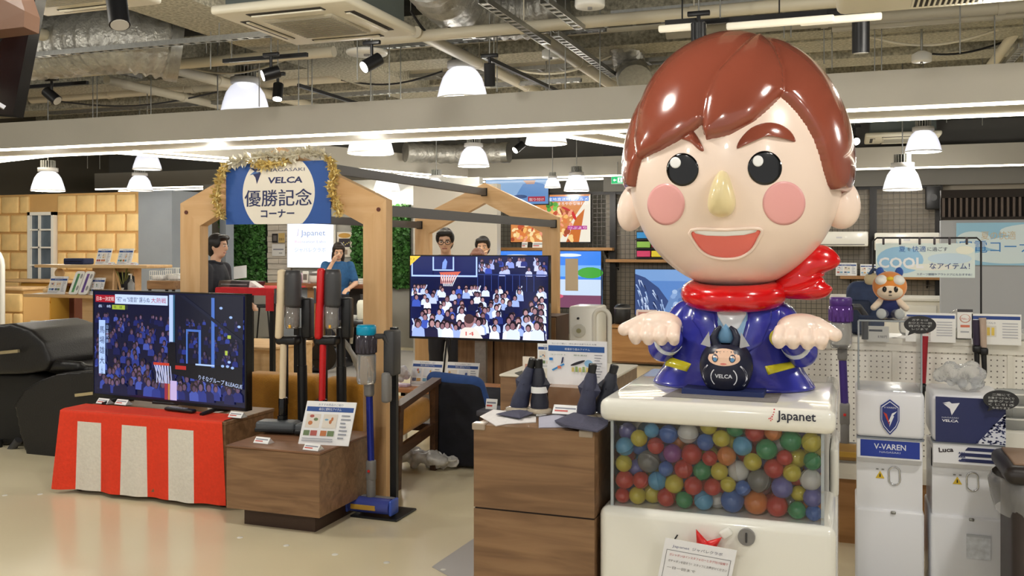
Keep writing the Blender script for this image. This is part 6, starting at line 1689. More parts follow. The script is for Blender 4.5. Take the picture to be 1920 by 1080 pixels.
# ================================================================ walnut pedestal with umbrellas
xl, xr, yf, yb_, zp = -1.29, -.835, 3.17, 3.72, .9
t = thing('walnut_pedestal', 'tall walnut pedestal carrying folded umbrellas and cloth samples', 'pedestal', ((xl + xr) / 2, 3.45, 0))
zj = YP(888, 951, yf).z
MB(t).box(xl, xr, yf, yb_, 0, zj - .003).build('lower_block', WALNUT, t)
MB(t).box(xl + .004, xr - .004, yf + .004, yb_ - .004, zj - .003, zj + .003).build('joint_gap', mat('joint_dark', (34, 24, 18), .8), t)
MB(t).box(xl, xr, yf, yb_, zj + .003, zp).build('upper_block', WALNUT, t)
for x in (xl + .02, xr - .03): MB(t).rbox((x, yf + .012, zp - .006), (.05, .04, .025), .003, 1).build('corner_guard', mat('clear_guard', (206, 190, 172), .15, trans=.4), t)
# rear lower walnut block with a riser behind
a = ZP(940, 706, .9)
t = thing('rear_block', 'second walnut block behind the umbrellas with a white cloth on top', 'plinth', (-1.6, 4.5, 0))
y0 = 4.4; x0, x1 = YP(938, 720, y0).x, YP(1145, 720, y0).x; zt_ = YP(940, 706, y0).z
MB(t).rbox(((x0 + x1) / 2, y0 + .3, zt_ / 2), (x1 - x0, .6, zt_), .003, 1).build('block_body', WALNUT, t)
MB(t).rbox(((x0 + x1) / 2, y0 + .3, zt_ + .006), (x1 - x0 + .01, .61, .012), .004, 1).build('white_cover', mat('white_cloth_top', (226, 220, 204), .8), t)
zt_ += .012
def clothlay(label, pts, z, th, m_, name='cloth_sample'):
    """flat folded cloth given by its outline in room x, y"""
    cx = sum(p[0] for p in pts) / len(pts); cy = sum(p[1] for p in pts) / len(pts)
    n = len(pts); mb = MB()
    vs = [(cx, cy, z + th * 1.8)] + [(cx + (p[0] - cx) * .6, cy + (p[1] - cy) * .6, z + th * (1.2 + .6 * math.sin(i * 2.4))) for i, p in enumerate(pts)] + [(p[0], p[1], z + th * (.35 + .3 * (i % 2))) for i, p in enumerate(pts)] + [(p[0], p[1], z) for p in pts]
    fs = [(0, 1 + i, 1 + (i + 1) % n) for i in range(n)] + [(1 + i, 1 + n + i, 1 + n + (i + 1) % n, 1 + (i + 1) % n) for i in range(n)] + [(1 + n + i, 1 + 2 * n + i, 1 + 2 * n + (i + 1) % n, 1 + n + (i + 1) % n) for i in range(n)] + [tuple(1 + 2 * n + i for i in range(n - 1, -1, -1))]
    mb.add(vs, fs, False); mb.build(name, m_, None, label, 'cloth')
def zpl(z, *pp): return [tuple(ZP(a, b, z)[:2]) for a, b in pp]
CHAR = mat('charcoal_cloth', (74, 74, 92), .85, noise=(60, .12), bump=(200, .2)); WCL = mat('white_cloth', (226, 222, 220), .85, noise=(60, .05)); LCL = mat('lilac_cloth', (176, 176, 192), .85)
clothlay('charcoal patch of cloth lying on the rear block', zpl(zt_, (965, 700), (1000, 690), (1018, 694), (1010, 706), (985, 710)), zt_, .008, mat('olive_cloth', (88, 88, 78), .8))
clothlay('white cloth sample at the left of the pedestal top', zpl(zp, (900, 782), (925, 770), (1005, 778), (1005, 793), (950, 796), (930, 800)), zp + .001, .006, WCL)
clothlay('dark folded cloth sample on the left of the pedestal', zpl(zp + .014, (930, 778), (985, 765), (1000, 776), (975, 786)), zp + .016, .006, CHAR)
clothlay('pale lilac cloth sample in the middle of the pedestal', zpl(zp, (1010, 782), (1050, 776), (1085, 784), (1075, 802), (1010, 803)), zp + .001, .006, LCL)
clothlay('large charcoal cloth hanging over the front edge of the pedestal', zpl(zp + .012, (1040, 791), (1075, 778), (1140, 783), (1140, 800), (1120, 812), (1060, 802)), zp + .014, .012, CHAR)
def umbrella(label, pxb, pxt, y, band=False, fold=0.0, tone=(34, 36, 48)):
    """closed folding umbrella standing on its canopy, leaning"""
    b = YP(*pxb, y); t_ = YP(*pxt, y); b.z = max(b.z, zp + .013)
    t = thing('folding_umbrella', label, 'umbrella', b); d = t_ - b; L = d.length; d.normalize()
    NY = mat('umbrella_%d' % tone[0], tone, .5, noise=(30, .2))
    pts = [b + d * L * k for k in (0, .15, .3, .5, .7, .82)]
    MB(t).tube(pts, [.034, .036, .03, .028, .024, .017], 10).build('canopy_wrap', NY, t)
    MB(t).cyl(b + d * L * .8, b + d * L * .98, .015, .0165, 12).build('handle', BLACK, t); MB(t).cyl(b + d * L * .98, b + d * L, .0165, .013, 12).build('handle_knob', BLACK, t)
    if band: MB(t).cyl(b + d * L * .34, b + d * L * .46, .033, .032, 12).build('paper_band', WHITE_CARD, t)
    sd = d.cross(Vector((0, 1, 0))).normalized()
    for s_ in (-1, 1): MB(t).add([b + d * L * .3 + sd * s_ * .026, b + d * L * .5 + sd * s_ * .045, b + d * L * .7 + sd * s_ * .02, b + d * L * .5 + Vector((0, -.03, 0))], [(0, 1, 2, 3), (3, 2, 1, 0)]).build('canopy_flap', NY, t)
    a_ = Vector((b.x, b.y, zp + .014))
    MB(t).lathe([(0, 0), (.05, 0), (.05, .012), (.036, .016), (0, .016)], 16, a_ + Vector((0, 0, 0))).build('clear_foot', mat('foot_acrylic', (208, 194, 170), .12, trans=.4), t)
umbrella('dark blue folded umbrella leaning left on the pedestal', (972, 765), (1000, 672), 3.42, False, 0, (48, 52, 74))
umbrella('black folded umbrella with white paper band on the pedestal', (1012, 768), (1010, 673), 3.42, True)
umbrella('navy folded umbrella standing in the right of the pedestal', (1098, 776), (1112, 682), 3.36, False, 0, (54, 56, 78))
umbrella('black folded umbrella leaning right at the edge of the white machine', (1128, 772), (1153, 684), 3.4, False)
p = YP(1020, 752, 3.62); p.z = zp
ob, eb = YP(1028, 640, 3.64), YP(1138, 740, 3.64)
rz_ = thing('acrylic_riser', 'clear brown-tinted box behind the umbrellas on the pedestal', 'stand', (YP(1060, 760, 3.6).x, 3.6, zp))
x0, x1 = YP(1025, 740, 3.58).x, YP(1100, 740, 3.58).x; zr = YP(1060, 728, 3.6).z
for nm, a in (('side', (x0, x0 + .006, 3.58, 3.70)), ('side', (x1 - .006, x1, 3.58, 3.70))): MB(rz_).box(a[0], a[1], a[2], a[3], zp, zr).build('side_pane', mat('tinted_acrylic', (196, 160, 128), .1, trans=.5), rz_)
MB(rz_).box(x0, x1, 3.58, 3.586, zp, zr).build('front_pane', mat('tinted_acrylic', (196, 160, 128), .1, trans=.5), rz_)
MB(rz_).box(x0, x1, 3.58, 3.70, zr, zr + .006).build('top_pane', mat('tinted_acrylic', (196, 160, 128), .1, trans=.5), rz_)
def big_board(p):
    w, h = p.w, p.h; p.rect(0, 0, w, h, (246, 246, 248)); p.text('ちいさく軽い、持ち歩ける折りたたみ傘', w * .08, h * .91, h * .04, (110, 110, 130), w * .75); p.rect(w * .02, h * .75, w * .96, h * .88, (40, 90, 160)); p.text('軽量折り畳みアイテム', w * .3, h * .785, h * .055, (235, 240, 250), w * .42)
    p.text('コンパクト', w * .06, h * .66, h * .035, (110, 140, 120), w * .26); p.text('撥水素材', w * .45, h * .66, h * .035, (110, 140, 120), w * .22)
    p.poly([(w * .08, h * .33), (w * .28, h * .48), (w * .3, h * .45), (w * .1, h * .3)], (60, 150, 220)); p.rect(w * .18, h * .36, w * .24, h * .42, (230, 130, 90)); p.ell(w * .52, h * .5, w * .13, h * .03, (40, 40, 50), rot=.35); p.poly([(w * .26, h * .62), (w * .285, h * .62), (w * .27, h * .5), (w * .235, h * .46)], (40, 50, 90)); p.ell(w * .7, h * .5, w * .07, h * .08, (150, 200, 235)); p.rect(w * .04, h * .54, w * .1, h * .6, (40, 130, 210))
    for k in range(5): p.rect(w * (.42 + .06 * k), h * .3, w * (.46 + .06 * k), h * (.4 + .02 * (k % 2)), (150, 180, 110) if k % 2 else (220, 200, 120))
    for k in range(9): p.rect(w * .8, h * (.68 - .06 * k), w * (.93 - .02 * (k % 3)), h * (.7 - .06 * k), (160, 162, 170))
o = YP(1026, 728, 3.66); o.z = zr + .006; card('feature_board', 'large white feature board with blue headline behind the umbrellas', 'board', o, RX, UP, YP(1138, 700, 3.66).x - o.x, YP(1026, 637, 3.66).z - o.z, big_board, .006, stand=False)
p = ZP(1030, 706, zt_); 
o = ZP(980, 702, zt_); card('small_card', 'narrow cream card on the rear block left of the feature board', 'card', o, RX, UP, YP(1002, 702, o.y).x - o.x, .09, lambda q: (q.rect(0, 0, q.w, q.h, (236, 226, 210)), q.rect(q.w * .2, q.h * .3, q.w * .8, q.h * .6, (200, 150, 130))), stand=True)
o = ZP(1008, 690, zt_ ); card('small_card', 'white blue-headed card partly behind the feature board', 'card', o, RX, UP, .13, .13, pop(61))
p = ZP(1063, 775, zp + .013); pricetag('white price slip lying between the umbrellas on the pedestal', p, .1, 0)
# ================================================================ big white capsule machine
GW = mat('gloss_white_frp', (236, 234, 224), .16, coat=.6)
mx0, mx1, my0, my1, mz = -.822, -.036, 3.18, 4.06, 1.02
mc = thing('capsule_machine', 'big white capsule machine with a clear tank of coloured balls', 'machine', ((mx0 + mx1) / 2, 3.62, 0))
xm = (mx0 + mx1) / 2; ym = (my0 + my1) / 2
MB(mc).rbox((xm, ym, mz - .04), (mx1 - mx0, my1 - my0, .08), .028, 4).build('top_slab', GW, mc)
MB(mc).rbox((xm, ym, .32), (mx1 - mx0 + .002, my1 - my0, .64), .03, 4).build('base_cabinet', GW, mc)
MB(mc).box(mx0 + .03, mx1 - .03, 3.665, my1 - .05, .63, mz - .05).build('tank_back', mat('tank_back_white', (206, 204, 198), .5), mc)
MB(mc).rbox((mx1 - .012, 3.86, .71), (.03, .4, .18), .012, 2).build('side_cheek', GW, mc)
# clear tank
gx0, gx1, gy0 = -.786, -.074, 3.215
MB(mc).box(gx0, gx1, gy0, gy0 + .006, .638, .95).build('tank_front_pane', CLEAR, mc)
MB(mc).box(gx0, gx0 + .006, gy0 + .006, 3.66, .638, .95).build('tank_side_pane', CLEAR, mc)
MB(mc).box(gx1 - .006, gx1, gy0 + .006, 3.66, .638, .95).build('tank_side_pane', CLEAR, mc)
EDGE = mat('acrylic_edge', (186, 194, 198), .15, trans=.3)
for x in (gx0 + .004, gx1 - .004): MB(mc).box(x - .005, x + .005, gy0 - .003, gy0 + .009, .638, .95).build('pane_edge', EDGE, mc)
for z in (.66, .75, .88): MB(mc).cyl((gx1 - .004, gy0 - .006, z), (gx1 - .004, gy0, z), .004, None, 8).build('screw', STEEL, mc)
# lettering on the slab
q = Print(.17, .05)
q.text('Japanet', .026, .012, .042, (24, 26, 50), .122, bold=.012)
for u_, v_, r_ in ((.018, .044, .0028), (.017, .035, .0024), (.0145, .027, .0024), (.011, .02, .0028), (.006, .0145, .0026), (.001, .013, .002), (.007, .007, .0022), (.0115, .0115, .0022)): q.ell(u_, v_, r_, r_, (214, 90, 96), n=10)
q.build('lettering', Vector((-.246, my0 - .0015, .972)), RX, UP, mc)
# coin knob, latch
c = YP(1400, 1006, 3.178); MB(mc).cyl(c + Vector((0, -.012, 0)), c + Vector((0, .01, 0)), .028, None, 28).build('coin_dial', GREY, mc)
MB(mc).rbox(c + Vector((0, -.014, 0)), (.006, .006, .034), .002, 1).build('coin_slot', DARK_GREY, mc)
c = YP(1362, 998, 3.178); MB(mc).rbox(c + Vector((0, -.012, 0)), (.04, .024, .03), .008, 3, Matrix.Rotation(R(-35), 4, 'Y')).build('latch', WHITE_PL, mc)
# starfish handle
def star_pts(n, r0, r1, rot, k=5):
    out = []
    for i in range(n * 2):
        a = rot + math.pi * i / n
        out.append(((r0 if i % 2 == 0 else r1) * math.cos(a), (r0 if i % 2 == 0 else r1) * math.sin(a)))
    # soften: subdivide
    res = []
    for i in range(len(out)):
        p, q = out[i], out[(i + 1) % len(out)]
        for t_ in (0, .33, .66): res.append((p[0] + (q[0] - p[0]) * t_, p[1] + (q[1] - p[1]) * t_))
    return res
c = YP(1322, 1032, 3.15)
MB(mc).puff(star_pts(5, .075, .032, R(42)), .018, Matrix.Translation(c - Vector((mc.location.x, mc.location.y, mc.location.z)) + Vector((mc.location.x, mc.location.y, mc.location.z))) @ Matrix(((1, 0, 0, 0), (0, 0, -1, 0), (0, 1, 0, 0), (0, 0, 0, 1)))).build('star_handle', mat('red_star', (206, 30, 28), .35), mc)
MB(mc).cyl(c, c + Vector((0, .04, 0)), .015, None, 12).build('handle_axle', STEEL, mc)
# hand-drawn arrow marks beside the handle
q = Print(.4, .2)
for pts in ([(0, .1), (.014, .122), (.018, .12), (.005, .098)], [(.004, .075), (.03, .045), (.034, .048), (.008, .078)]): q.poly(pts, (40, 40, 44))
q.build('marks', YP(1262, 1068, 3.178) + Vector((0, -.0015, 0)), RX, UP, mc)
# paper card hung on it
o = YP(1228, 1110, 3.12); rv = (YP(1374, 1042, 3.12) - YP(1242, 1018, 3.12)).normalized(); uv = (YP(1242, 1018, 3.12) - YP(1228, 1090, 3.12)).normalized()
def paper(p):
    w, h = p.w, p.h; p.rect(0, 0, w, h, (238, 238, 242))
    p.text('Japanet', w * .12, h * .86, h * .06, (60, 66, 120), w * .24); p.text('ジャパレクラボ', w * .4, h * .86, h * .062, (50, 54, 90), w * .42)
    for a in ((.05, .1, .95, .107), (.05, .8, .95, .807), (.05, .1, .056, .807), (.944, .1, .95, .807)): p.rect(w * a[0], h * a[1], w * a[2], h * a[3], (60, 60, 70))
    p.text('ガシャポンはインスタフォローとタグ付け投稿で', w * .1, h * .71, h * .05, (176, 40, 46), w * .82); p.text('ガチャポンを回そう！スタッフにお声がけください', w * .1, h * .6, h * .05, (46, 46, 56), w * .82); p.text('一日一回まで', w * .1, h * .48, h * .05, (46, 46, 56), w * .4)
card('paper_note', 'white paper note with printed Japanese lines on the front of the capsule machine', 'note', o, rv, uv, .235, .19, paper, .003, stand=False)
# balls
r8 = np.random.RandomState(8)
NB = 285
rad = r8.choice([.0265, .030, .033, .036, .040], NB, p=[.2, .28, .27, .17, .08])
lo = np.array([gx0 + .007, gy0 + .007, .642]); hi = np.array([gx1 - .007, 3.655, 1.05])
P = r8.rand(NB, 3) * (hi - lo) + lo
P[:, 2] = .66 + r8.rand(NB) * .5
for it in range(420):
    P[:, 2] -= .0012
    P[:, 1] -= .0004
    for _ in range(2):
        d = P[:, None, :] - P[None, :, :]; L_ = np.sqrt((d ** 2).sum(-1)) + 1e-9; np.fill_diagonal(L_, 9)
        ov = rad[:, None] + rad[None, :] - L_; ov[ov < 0] = 0
        P += (d / L_[..., None] * ov[..., None] * .5).sum(1) * .8
        P = np.clip(P, lo + rad[:, None], np.array([hi[0], hi[1], 1.2]) - rad[:, None])
BC_ = {'red': (206, 38, 30), 'orange': (232, 122, 40), 'yellow': (222, 206, 50), 'green': (36, 150, 84), 'blue': (52, 104, 200), 'sky blue': (84, 176, 226), 'violet': (106, 106, 190), 'pink': (232, 140, 152), 'white': (232, 232, 228), 'grey': (92, 92, 90), 'purple': (150, 60, 150)}
BC_ = {k: tuple(int(v + (255 - v) * .16) for v in c) for k, c in BC_.items()}
names = list(BC_); wts = np.array([.16, .09, .14, .12, .1, .08, .1, .1, .05, .04, .02])
bmesh_ = {}
for i in range(NB):
    if P[i, 2] > .955: continue
    nm = names[r8.choice(len(names), p=wts / wts.sum())]
    k = (nm, float(rad[i]))
    if k not in bmesh_:
        r_ = k[1]; m = MB()
        prof = [(0.0001, -r_)] + [(r_ * math.sin(R(a)), -r_ * math.cos(R(a))) for a in range(12, 84, 12)] + [(r_ * 1.0, -.0015), (r_ * 1.02, -.001), (r_ * 1.02, .001), (r_, .0015)] + [(r_ * math.sin(R(a)), -r_ * math.cos(R(a))) for a in range(96, 180, 12)] + [(0.0001, r_)]
        m.lathe(prof, 22); me = m.mesh('capsule_ball'); me.materials.append(mat('ball_' + nm.replace(' ', '_'), BC_[nm], .14, trans=.42 if nm not in ('grey',) else .1, coat=.3)); bmesh_[k] = me
    o = bpy.data.objects.new('capsule_ball', bmesh_[k]); COL.objects.link(o); o.location = P[i]; o.rotation_euler = (r8.rand() * 6, r8.rand() * 6, 0)
    fx_ = (P[i, 0] - gx0) / (gx1 - gx0); fz_ = (P[i, 2] - .642) / .3; dp_ = P[i, 1] - gy0
    tag(o, '%s capsule ball %s, %s row, %s' % (nm, 'against the tank front' if dp_ < .06 else 'in the second layer of the tank' if dp_ < .12 else 'deep in the tank', ('bottom', 'lower', 'middle', 'upper', 'top')[min(4, max(0, int(fz_ * 5)))], ('far left', 'left of centre', 'at the centre', 'right of centre', 'far right')[min(4, int(fx_ * 5))]), 'ball', 'capsule balls in the clear tank')

# ================================================================ figure on the machine
SKN = mat('figure_skin', (246, 224, 208), .28, coat=.35); HRB = mat('figure_hair', (140, 72, 54), .17, coat=.7); BLU = mat('figure_jacket', (52, 56, 158), .2, coat=.6); REDS = mat('figure_scarf', (206, 14, 18), .2, coat=.6)
HC = Vector((-.412, 3.66, 1.87))
fg = thing('boy_figure', 'giant glossy big-headed boy figure in a blue jacket on the white machine', 'figure', (HC.x, HC.y, mz))
# head: surface of revolution with an egg profile, slightly flattened in depth
_th = np.radians([-90, -75, -60, -48, -36, -22, -8, 8, 22, 36, 50, 65, 80, 90])
_rr = np.array([.487, .475, .462, .45, .43, .413, .402, .402, .405, .415, .432, .452, .466, .47])
_co = np.polyfit(_th, _rr, 6)
def Rp(t): return np.polyval(_co, t)
DEP = .93
tt = np.radians(np.linspace(-90, 90, 361)); _rho = Rp(tt) * np.cos(tt); _zz = Rp(tt) * np.sin(tt)
def rho_of(z): return np.interp(z, _zz, _rho)
def head_y(x, z):
    """front surface depth (negative = towards the viewer) at local x, z"""
    rh = float(rho_of(z)); return -DEP * math.sqrt(max(rh * rh - x * x, 1e-6))
def hit(px, py):
    """pixel ray against the head, in local coordinates (x, z)"""
    r = ray(px, py); best = None
    for k in range(300):
        s = (HC.y - .5 + .5 * k / 299) / r.y; q = CAMP + r * s - HC
        if abs(q.z) < .48 and abs(q.x) < float(rho_of(q.z)) and q.y >= head_y(q.x, q.z): return (q.x, q.z)
    q = CAMP + r * (HC.y / r.y) - HC
    return (q.x, q.z)
HP = Matrix.Translation(HC)
def headpt(u_, v_, off=0.0):
    y = head_y(u_, v_); n = Vector((u_, y / DEP ** 2, v_ * .7)).normalized(); return HC + Vector((u_, y, v_)) + n * off
m = MB(fg)
m.lathe([(float(Rp(t)) * math.cos(t), float(Rp(t)) * math.sin(t)) for t in np.radians(np.linspace(-89.9, 89.9, 60))], 80, HC, 1, DEP); m.build('head', SKN, fg)
def inpoly_dist(poly, X, Z):
    """signed distance (inside positive) of points to a polygon"""
    d = np.full(X.shape, 9.0); ins = np.zeros(X.shape, bool); n = len(poly)
    for i in range(n):
        (ax, az), (bx, bz_) = poly[i], poly[(i + 1) % n]
        ex, ez = bx - ax, bz_ - az; t = np.clip(((X - ax) * ex + (Z - az) * ez) / (ex * ex + ez * ez + 1e-12), 0, 1)
        d = np.minimum(d, np.hypot(X - ax - t * ex, Z - az - t * ez))
        c = ((az > Z) != (bz_ > Z)) & (X < (bx - ax) * (Z - az) / (bz_ - az + 1e-12) + ax); ins ^= c
    return np.where(ins, d, -d)
def smooth_poly(pts, n=6):
    out = []; N = len(pts)
    for i in range(N):
        p0, p1, p2, p3 = [np.array(pts[(i + k) % N]) for k in (-1, 0, 1, 2)]
        for k in range(n):
            t = k / n; out.append(tuple(.5 * (2 * p1 + (p2 - p0) * t + (2 * p0 - 5 * p1 + 4 * p2 - p3) * t * t + (3 * p1 - p0 - 3 * p2 + p3) * t ** 3)))
    return out
fringe_l = [hit(*q) for q in ((1192, 350), (1196, 322), (1203, 299), (1240, 281), (1274, 263), (1300, 247), (1317, 232))]
tip = [hit(*q) for q in ((1319, 246), (1326, 261), (1350, 257), (1372, 251), (1410, 230), (1440, 205), (1464, 181))]
fringe_r = [hit(*q) for q in ((1480, 195), (1497, 214), (1513, 236), (1526, 260), (1537, 290), (1544, 318), (1552, 345), (1558, 355))]
big = [(.75, fringe_r[-1][1] - .01), (.75, .8), (-.75, .8), (-.75, fringe_l[0][1])]
U_ = fringe_l + tip + fringe_r + big
crown = hit(1425, 78)
L1 = [hit(*q) for q in ((1203, 301), (1198, 262), (1208, 200), (1228, 158))] + [(-.25, .52), (-.02, .56), crown] + [hit(*q) for q in ((1390, 100), (1352, 138), (1330, 185), (1320, 231), (1300, 247), (1274, 263), (1240, 282))]
Mm = [crown] + [hit(*q) for q in ((1385, 102), (1347, 143), (1326, 190), (1319, 246), (1326, 262), (1372, 252), (1410, 231), (1440, 206), (1465, 182), (1464, 140), (1450, 100))]
Rr = [crown] + [hit(*q) for q in ((1452, 102), (1465, 142), (1466, 183), (1497, 214), (1526, 260), (1544, 318), (1557, 356))] + [(.42, fringe_r[-1][1]), (.62, .1), (.5, .55), (.1, .58)]
L0 = [hit(1192, 352), hit(1203, 300), hit(1197, 255), hit(1207, 198), hit(1226, 156), (-.25, .52), (-.6, .4), (-.6, fringe_l[0][1])]
nph, nth = 300, 200
ph = np.linspace(0, 2 * np.pi, nph, endpoint=False); th = np.radians(np.linspace(-40, 89.7, nth))
PH, TH = np.meshgrid(ph, th)
rr_ = Rp(TH); dx = np.cos(TH) * np.cos(PH); dy = np.cos(TH) * np.sin(PH) * DEP; dz = np.sin(TH)
X0, Y0, Z0 = rr_ * dx, rr_ * dy, rr_ * dz
front = Y0 < 0
dU = inpoly_dist(U_, X0, Z0)
def prof(d, w, T): k = np.clip(d / w, 0, 1); return T * np.sqrt(1 - (1 - k) ** 2)
base = np.where(dU > 0, prof(dU, .022, .018), -np.clip(-dU / .01, 0, 1) * .012)
bul = np.zeros_like(base)
for pl_, T in ((L1, .02), (Mm, .034), (Rr, .022), (L0, .012)):
    bul = np.maximum(bul, prof(inpoly_dist(pl_, X0, Z0), .11, T))
hf = base + np.where(dU > 0, bul, 0)
hbk = np.where(Z0 > -.16, .034, np.clip(.034 - (-.16 - Z0) * .8, -.012, .034))
bl_ = np.clip((Y0 + .05) / .1, 0, 1)
hh = hf * (1 - bl_) + np.maximum(hf, hbk) * bl_
nx, ny, nz_ = dx, dy / DEP ** 2, dz; nl = np.sqrt(nx ** 2 + ny ** 2 + nz_ ** 2)
VX, VY, VZ = X0 + hh * nx / nl + HC.x, Y0 + hh * ny / nl + HC.y, Z0 + hh * nz_ / nl + HC.z
vs = list(zip(VX.ravel().tolist(), VY.ravel().tolist(), VZ.ravel().tolist()))
keep = hh > -.0115
fs = []
for j in range(nth - 1):
    for i in range(nph):
        i2 = (i + 1) % nph
        if keep[j, i] or keep[j, i2] or keep[j + 1, i] or keep[j + 1, i2]:
            fs.append((j * nph + i, j * nph + i2, (j + 1) * nph + i2, (j + 1) * nph + i))
n0 = len(vs); vs.append((HC.x, HC.y, HC.z + float(Rp(np.pi / 2)) + .03))
fs += [((nth - 1) * nph + i, (nth - 1) * nph + (i + 1) % nph, n0) for i in range(nph)]
used = sorted({k for f in fs for k in f}); mp = {k: i for i, k in enumerate(used)}
MB(fg).add([vs[k] for k in used], [tuple(mp[k] for k in f) for f in fs], True).build('hair', HRB, fg)
# conforming patches
def patch(name, poly, off, m_, rings=8, dome=0.0, parent=None):
    """polygon in head x, z laid on the face; dome raises its middle"""
    cx = sum(p[0] for p in poly) / len(poly); cz = sum(p[1] for p in poly) / len(poly); n = len(poly)
    mb = MB(fg); vs = [headpt(cx, cz, off + dome)]
    for k in range(1, rings + 1):
        s = math.sin(math.pi / 2 * k / rings) if dome else k / rings
        vs += [headpt(cx + (p[0] - cx) * s, cz + (p[1] - cz) * s, off + dome * math.sqrt(max(0, 1 - s * s))) for p in poly]
    vs += [headpt(p[0], p[1], -.004) for p in poly]
    fs = [(0, 1 + i, 1 + (i + 1) % n) for i in range(n)]
    for k in range(rings):
        a = 1 + k * n; fs += [(a + i, a + n + i, a + n + (i + 1) % n, a + (i + 1) % n) for i in range(n)]
    return mb.add(vs, fs, True).build(name, m_, parent or fg)
def oval(px, py, a, b, n=36): return [hit(px + a * math.cos(2 * math.pi * k / n), py - b * math.sin(2 * math.pi * k / n)) for k in range(n)]
EYB = mat('eye_black', (10, 10, 12), .1, coat=.5); EYW = mat('eye_highlight', (244, 244, 244), .3)
for px, py, a, b in ((1280, 318, 30, 31), (1434, 315, 32, 32)):
    e = patch('eye', oval(px, py, a, b), .0015, EYB)
    patch('eye_highlight', oval(px - 13, py - 13, 10, 10.5, 20), .0025, EYW, 4, 0, e)
CHK = mat('cheek_pink', (238, 172, 170), .32, coat=.3)
patch('cheek', oval(1249, 383, 35, 39), .0012, CHK); patch('cheek', oval(1470, 381, 40, 41), .0012, CHK)
patch('eyebrow', smooth_poly([hit(*q) for q in ((1382, 279), (1387, 262), (1408, 240), (1436, 230), (1462, 233), (1482, 246), (1492, 263), (1486, 266), (1460, 258), (1430, 258), (1400, 270))], 3), .0, HRB, 8, .016)
patch('eyebrow', smooth_poly([hit(*q) for q in ((1274, 259), (1286, 250), (1297, 244), (1308, 256), (1319, 278), (1318, 284), (1310, 281), (1294, 267))], 3), .0, HRB, 8, .014)
NOS = mat('nose_cream', (234, 216, 166), .28, coat=.4)
patch('nose', smooth_poly([hit(*q) for q in ((1348, 322), (1356, 320), (1366, 328), (1376, 358), (1380, 383), (1372, 400), (1355, 406), (1338, 401), (1329, 388), (1330, 366), (1338, 338))], 3), .0, NOS, 10, .075)
mouth = smooth_poly([hit(*q) for q in ((1297, 431), (1360, 430), (1424, 428), (1422, 447), (1408, 469), (1385, 482), (1355, 484), (1326, 477), (1306, 459))], 4)
mo = patch('mouth', mouth, .002, mat('mouth_coral', (236, 116, 104), .35, coat=.3), 8)
patch('teeth', [hit(*q) for q in ((1299, 431), (1330, 430.5), (1360, 430), (1392, 429.5), (1421, 429), (1416, 435), (1395, 440), (1360, 442), (1325, 441), (1305, 437))], .0035, mat('teeth_white', (252, 252, 250), .25), 5, 0, mo)
MB(fg).tube([headpt(a, b, .004) for a, b in mouth], .006, 8, True).build('lip_rim', SKN, fg)
# ears
for px, py, sx in ((1187, 388, -1), (1573, 380, 1)):
    c = YP(px, py, HC.y + .02)
    m = MB(fg); m.ell(c, (.075 if sx > 0 else .062, .05, .1), 24, 16, Matrix.Rotation(R(-sx * 14), 3, 'Y')); m.build('ear', SKN, fg)
# jacket body: bell profile
BZ = mz
bp = [(.02, .335), (.13, .335), (.165, .325), (.19, .30), (.205, .26), (.215, .2), (.235, .13), (.268, .06), (.30, .015), (.305, .004), (.29, 0), (0, 0)]
bsy = .68; BCx, BCy = -.418, 3.66
def body_r(z): return float(np.interp(z, [q[1] for q in bp[::-1][1:]], [q[0] for q in bp[::-1][1:]]))
def bodypt(x, z, off=0.0):
    r_ = body_r(z); u_ = max(-.98, min(.98, (x - BCx) / r_)); y = -bsy * r_ * math.sqrt(1 - u_ * u_)
    n = Vector((x - BCx, y / bsy ** 2, .1)).normalized(); return Vector((x, BCy + y, BZ + z)) + n * off
def bhit(px, py):
    r = ray(px, py)
    for k in range(240):
        s = (3.35 + .32 * k / 239) / r.y; q = CAMP + r * s; z = q.z - BZ
        if 0 <= z <= .335:
            rr = body_r(z); u_ = (q.x - BCx) / rr
            if abs(u_) < 1 and q.y >= BCy - bsy * rr * math.sqrt(1 - u_ * u_): return (q.x, z)
    q = CAMP + r * (BCy / r.y); return (q.x, min(.33, max(.003, q.z - BZ)))
bp2 = smooth = []
zs = np.linspace(.335, .004, 40)
MB(fg).lathe([(.001, .34)] + [(body_r(z), z) for z in zs] + [(.295, 0), (.001, 0)], 64, (BCx, BCy, BZ), 1, bsy).build('jacket', BLU, fg)
def bpatch(name, pix, off, m_, dome=0.0, rings=6):
    poly = [bhit(*q) for q in pix]; cx = sum(p[0] for p in poly) / len(poly); cz = sum(p[1] for p in poly) / len(poly); n = len(poly)
    vs = [bodypt(cx, cz, off + dome)]
    for k in range(1, rings + 1):
        s = k / rings; vs += [bodypt(cx + (p[0] - cx) * s, cz + (p[1] - cz) * s, off + dome * (1 - s ** 4)) for p in poly]
    vs += [bodypt(p[0], p[1], -.004) for p in poly]
    fs = [(0, 1 + i, 1 + (i + 1) % n) for i in range(n)]
    for k in range(rings):
        a = 1 + k * n; fs += [(a + i, a + n + i, a + n + (i + 1) % n, a + (i + 1) % n) for i in range(n)]
    return MB(fg).add(vs, fs, True).build(name, m_, fg)
bpatch('undershirt', ((1342, 572), (1404, 572), (1402, 605), (1390, 640), (1382, 680), (1362, 680), (1350, 640), (1342, 605)), .002, mat('pale_blue_vest', (140, 180, 214), .25, coat=.4))
bpatch('shirt_front', ((1342, 570), (1402, 570), (1398, 592), (1386, 614), (1373, 628), (1358, 614), (1346, 592)), .004, mat('figure_white', (230, 236, 240), .2, coat=.4))
bpatch('lapel', ((1296, 568), (1340, 570), (1347, 612), (1362, 650), (1355, 668), (1322, 645), (1312, 620), (1298, 600)), .004, BLU, .004)
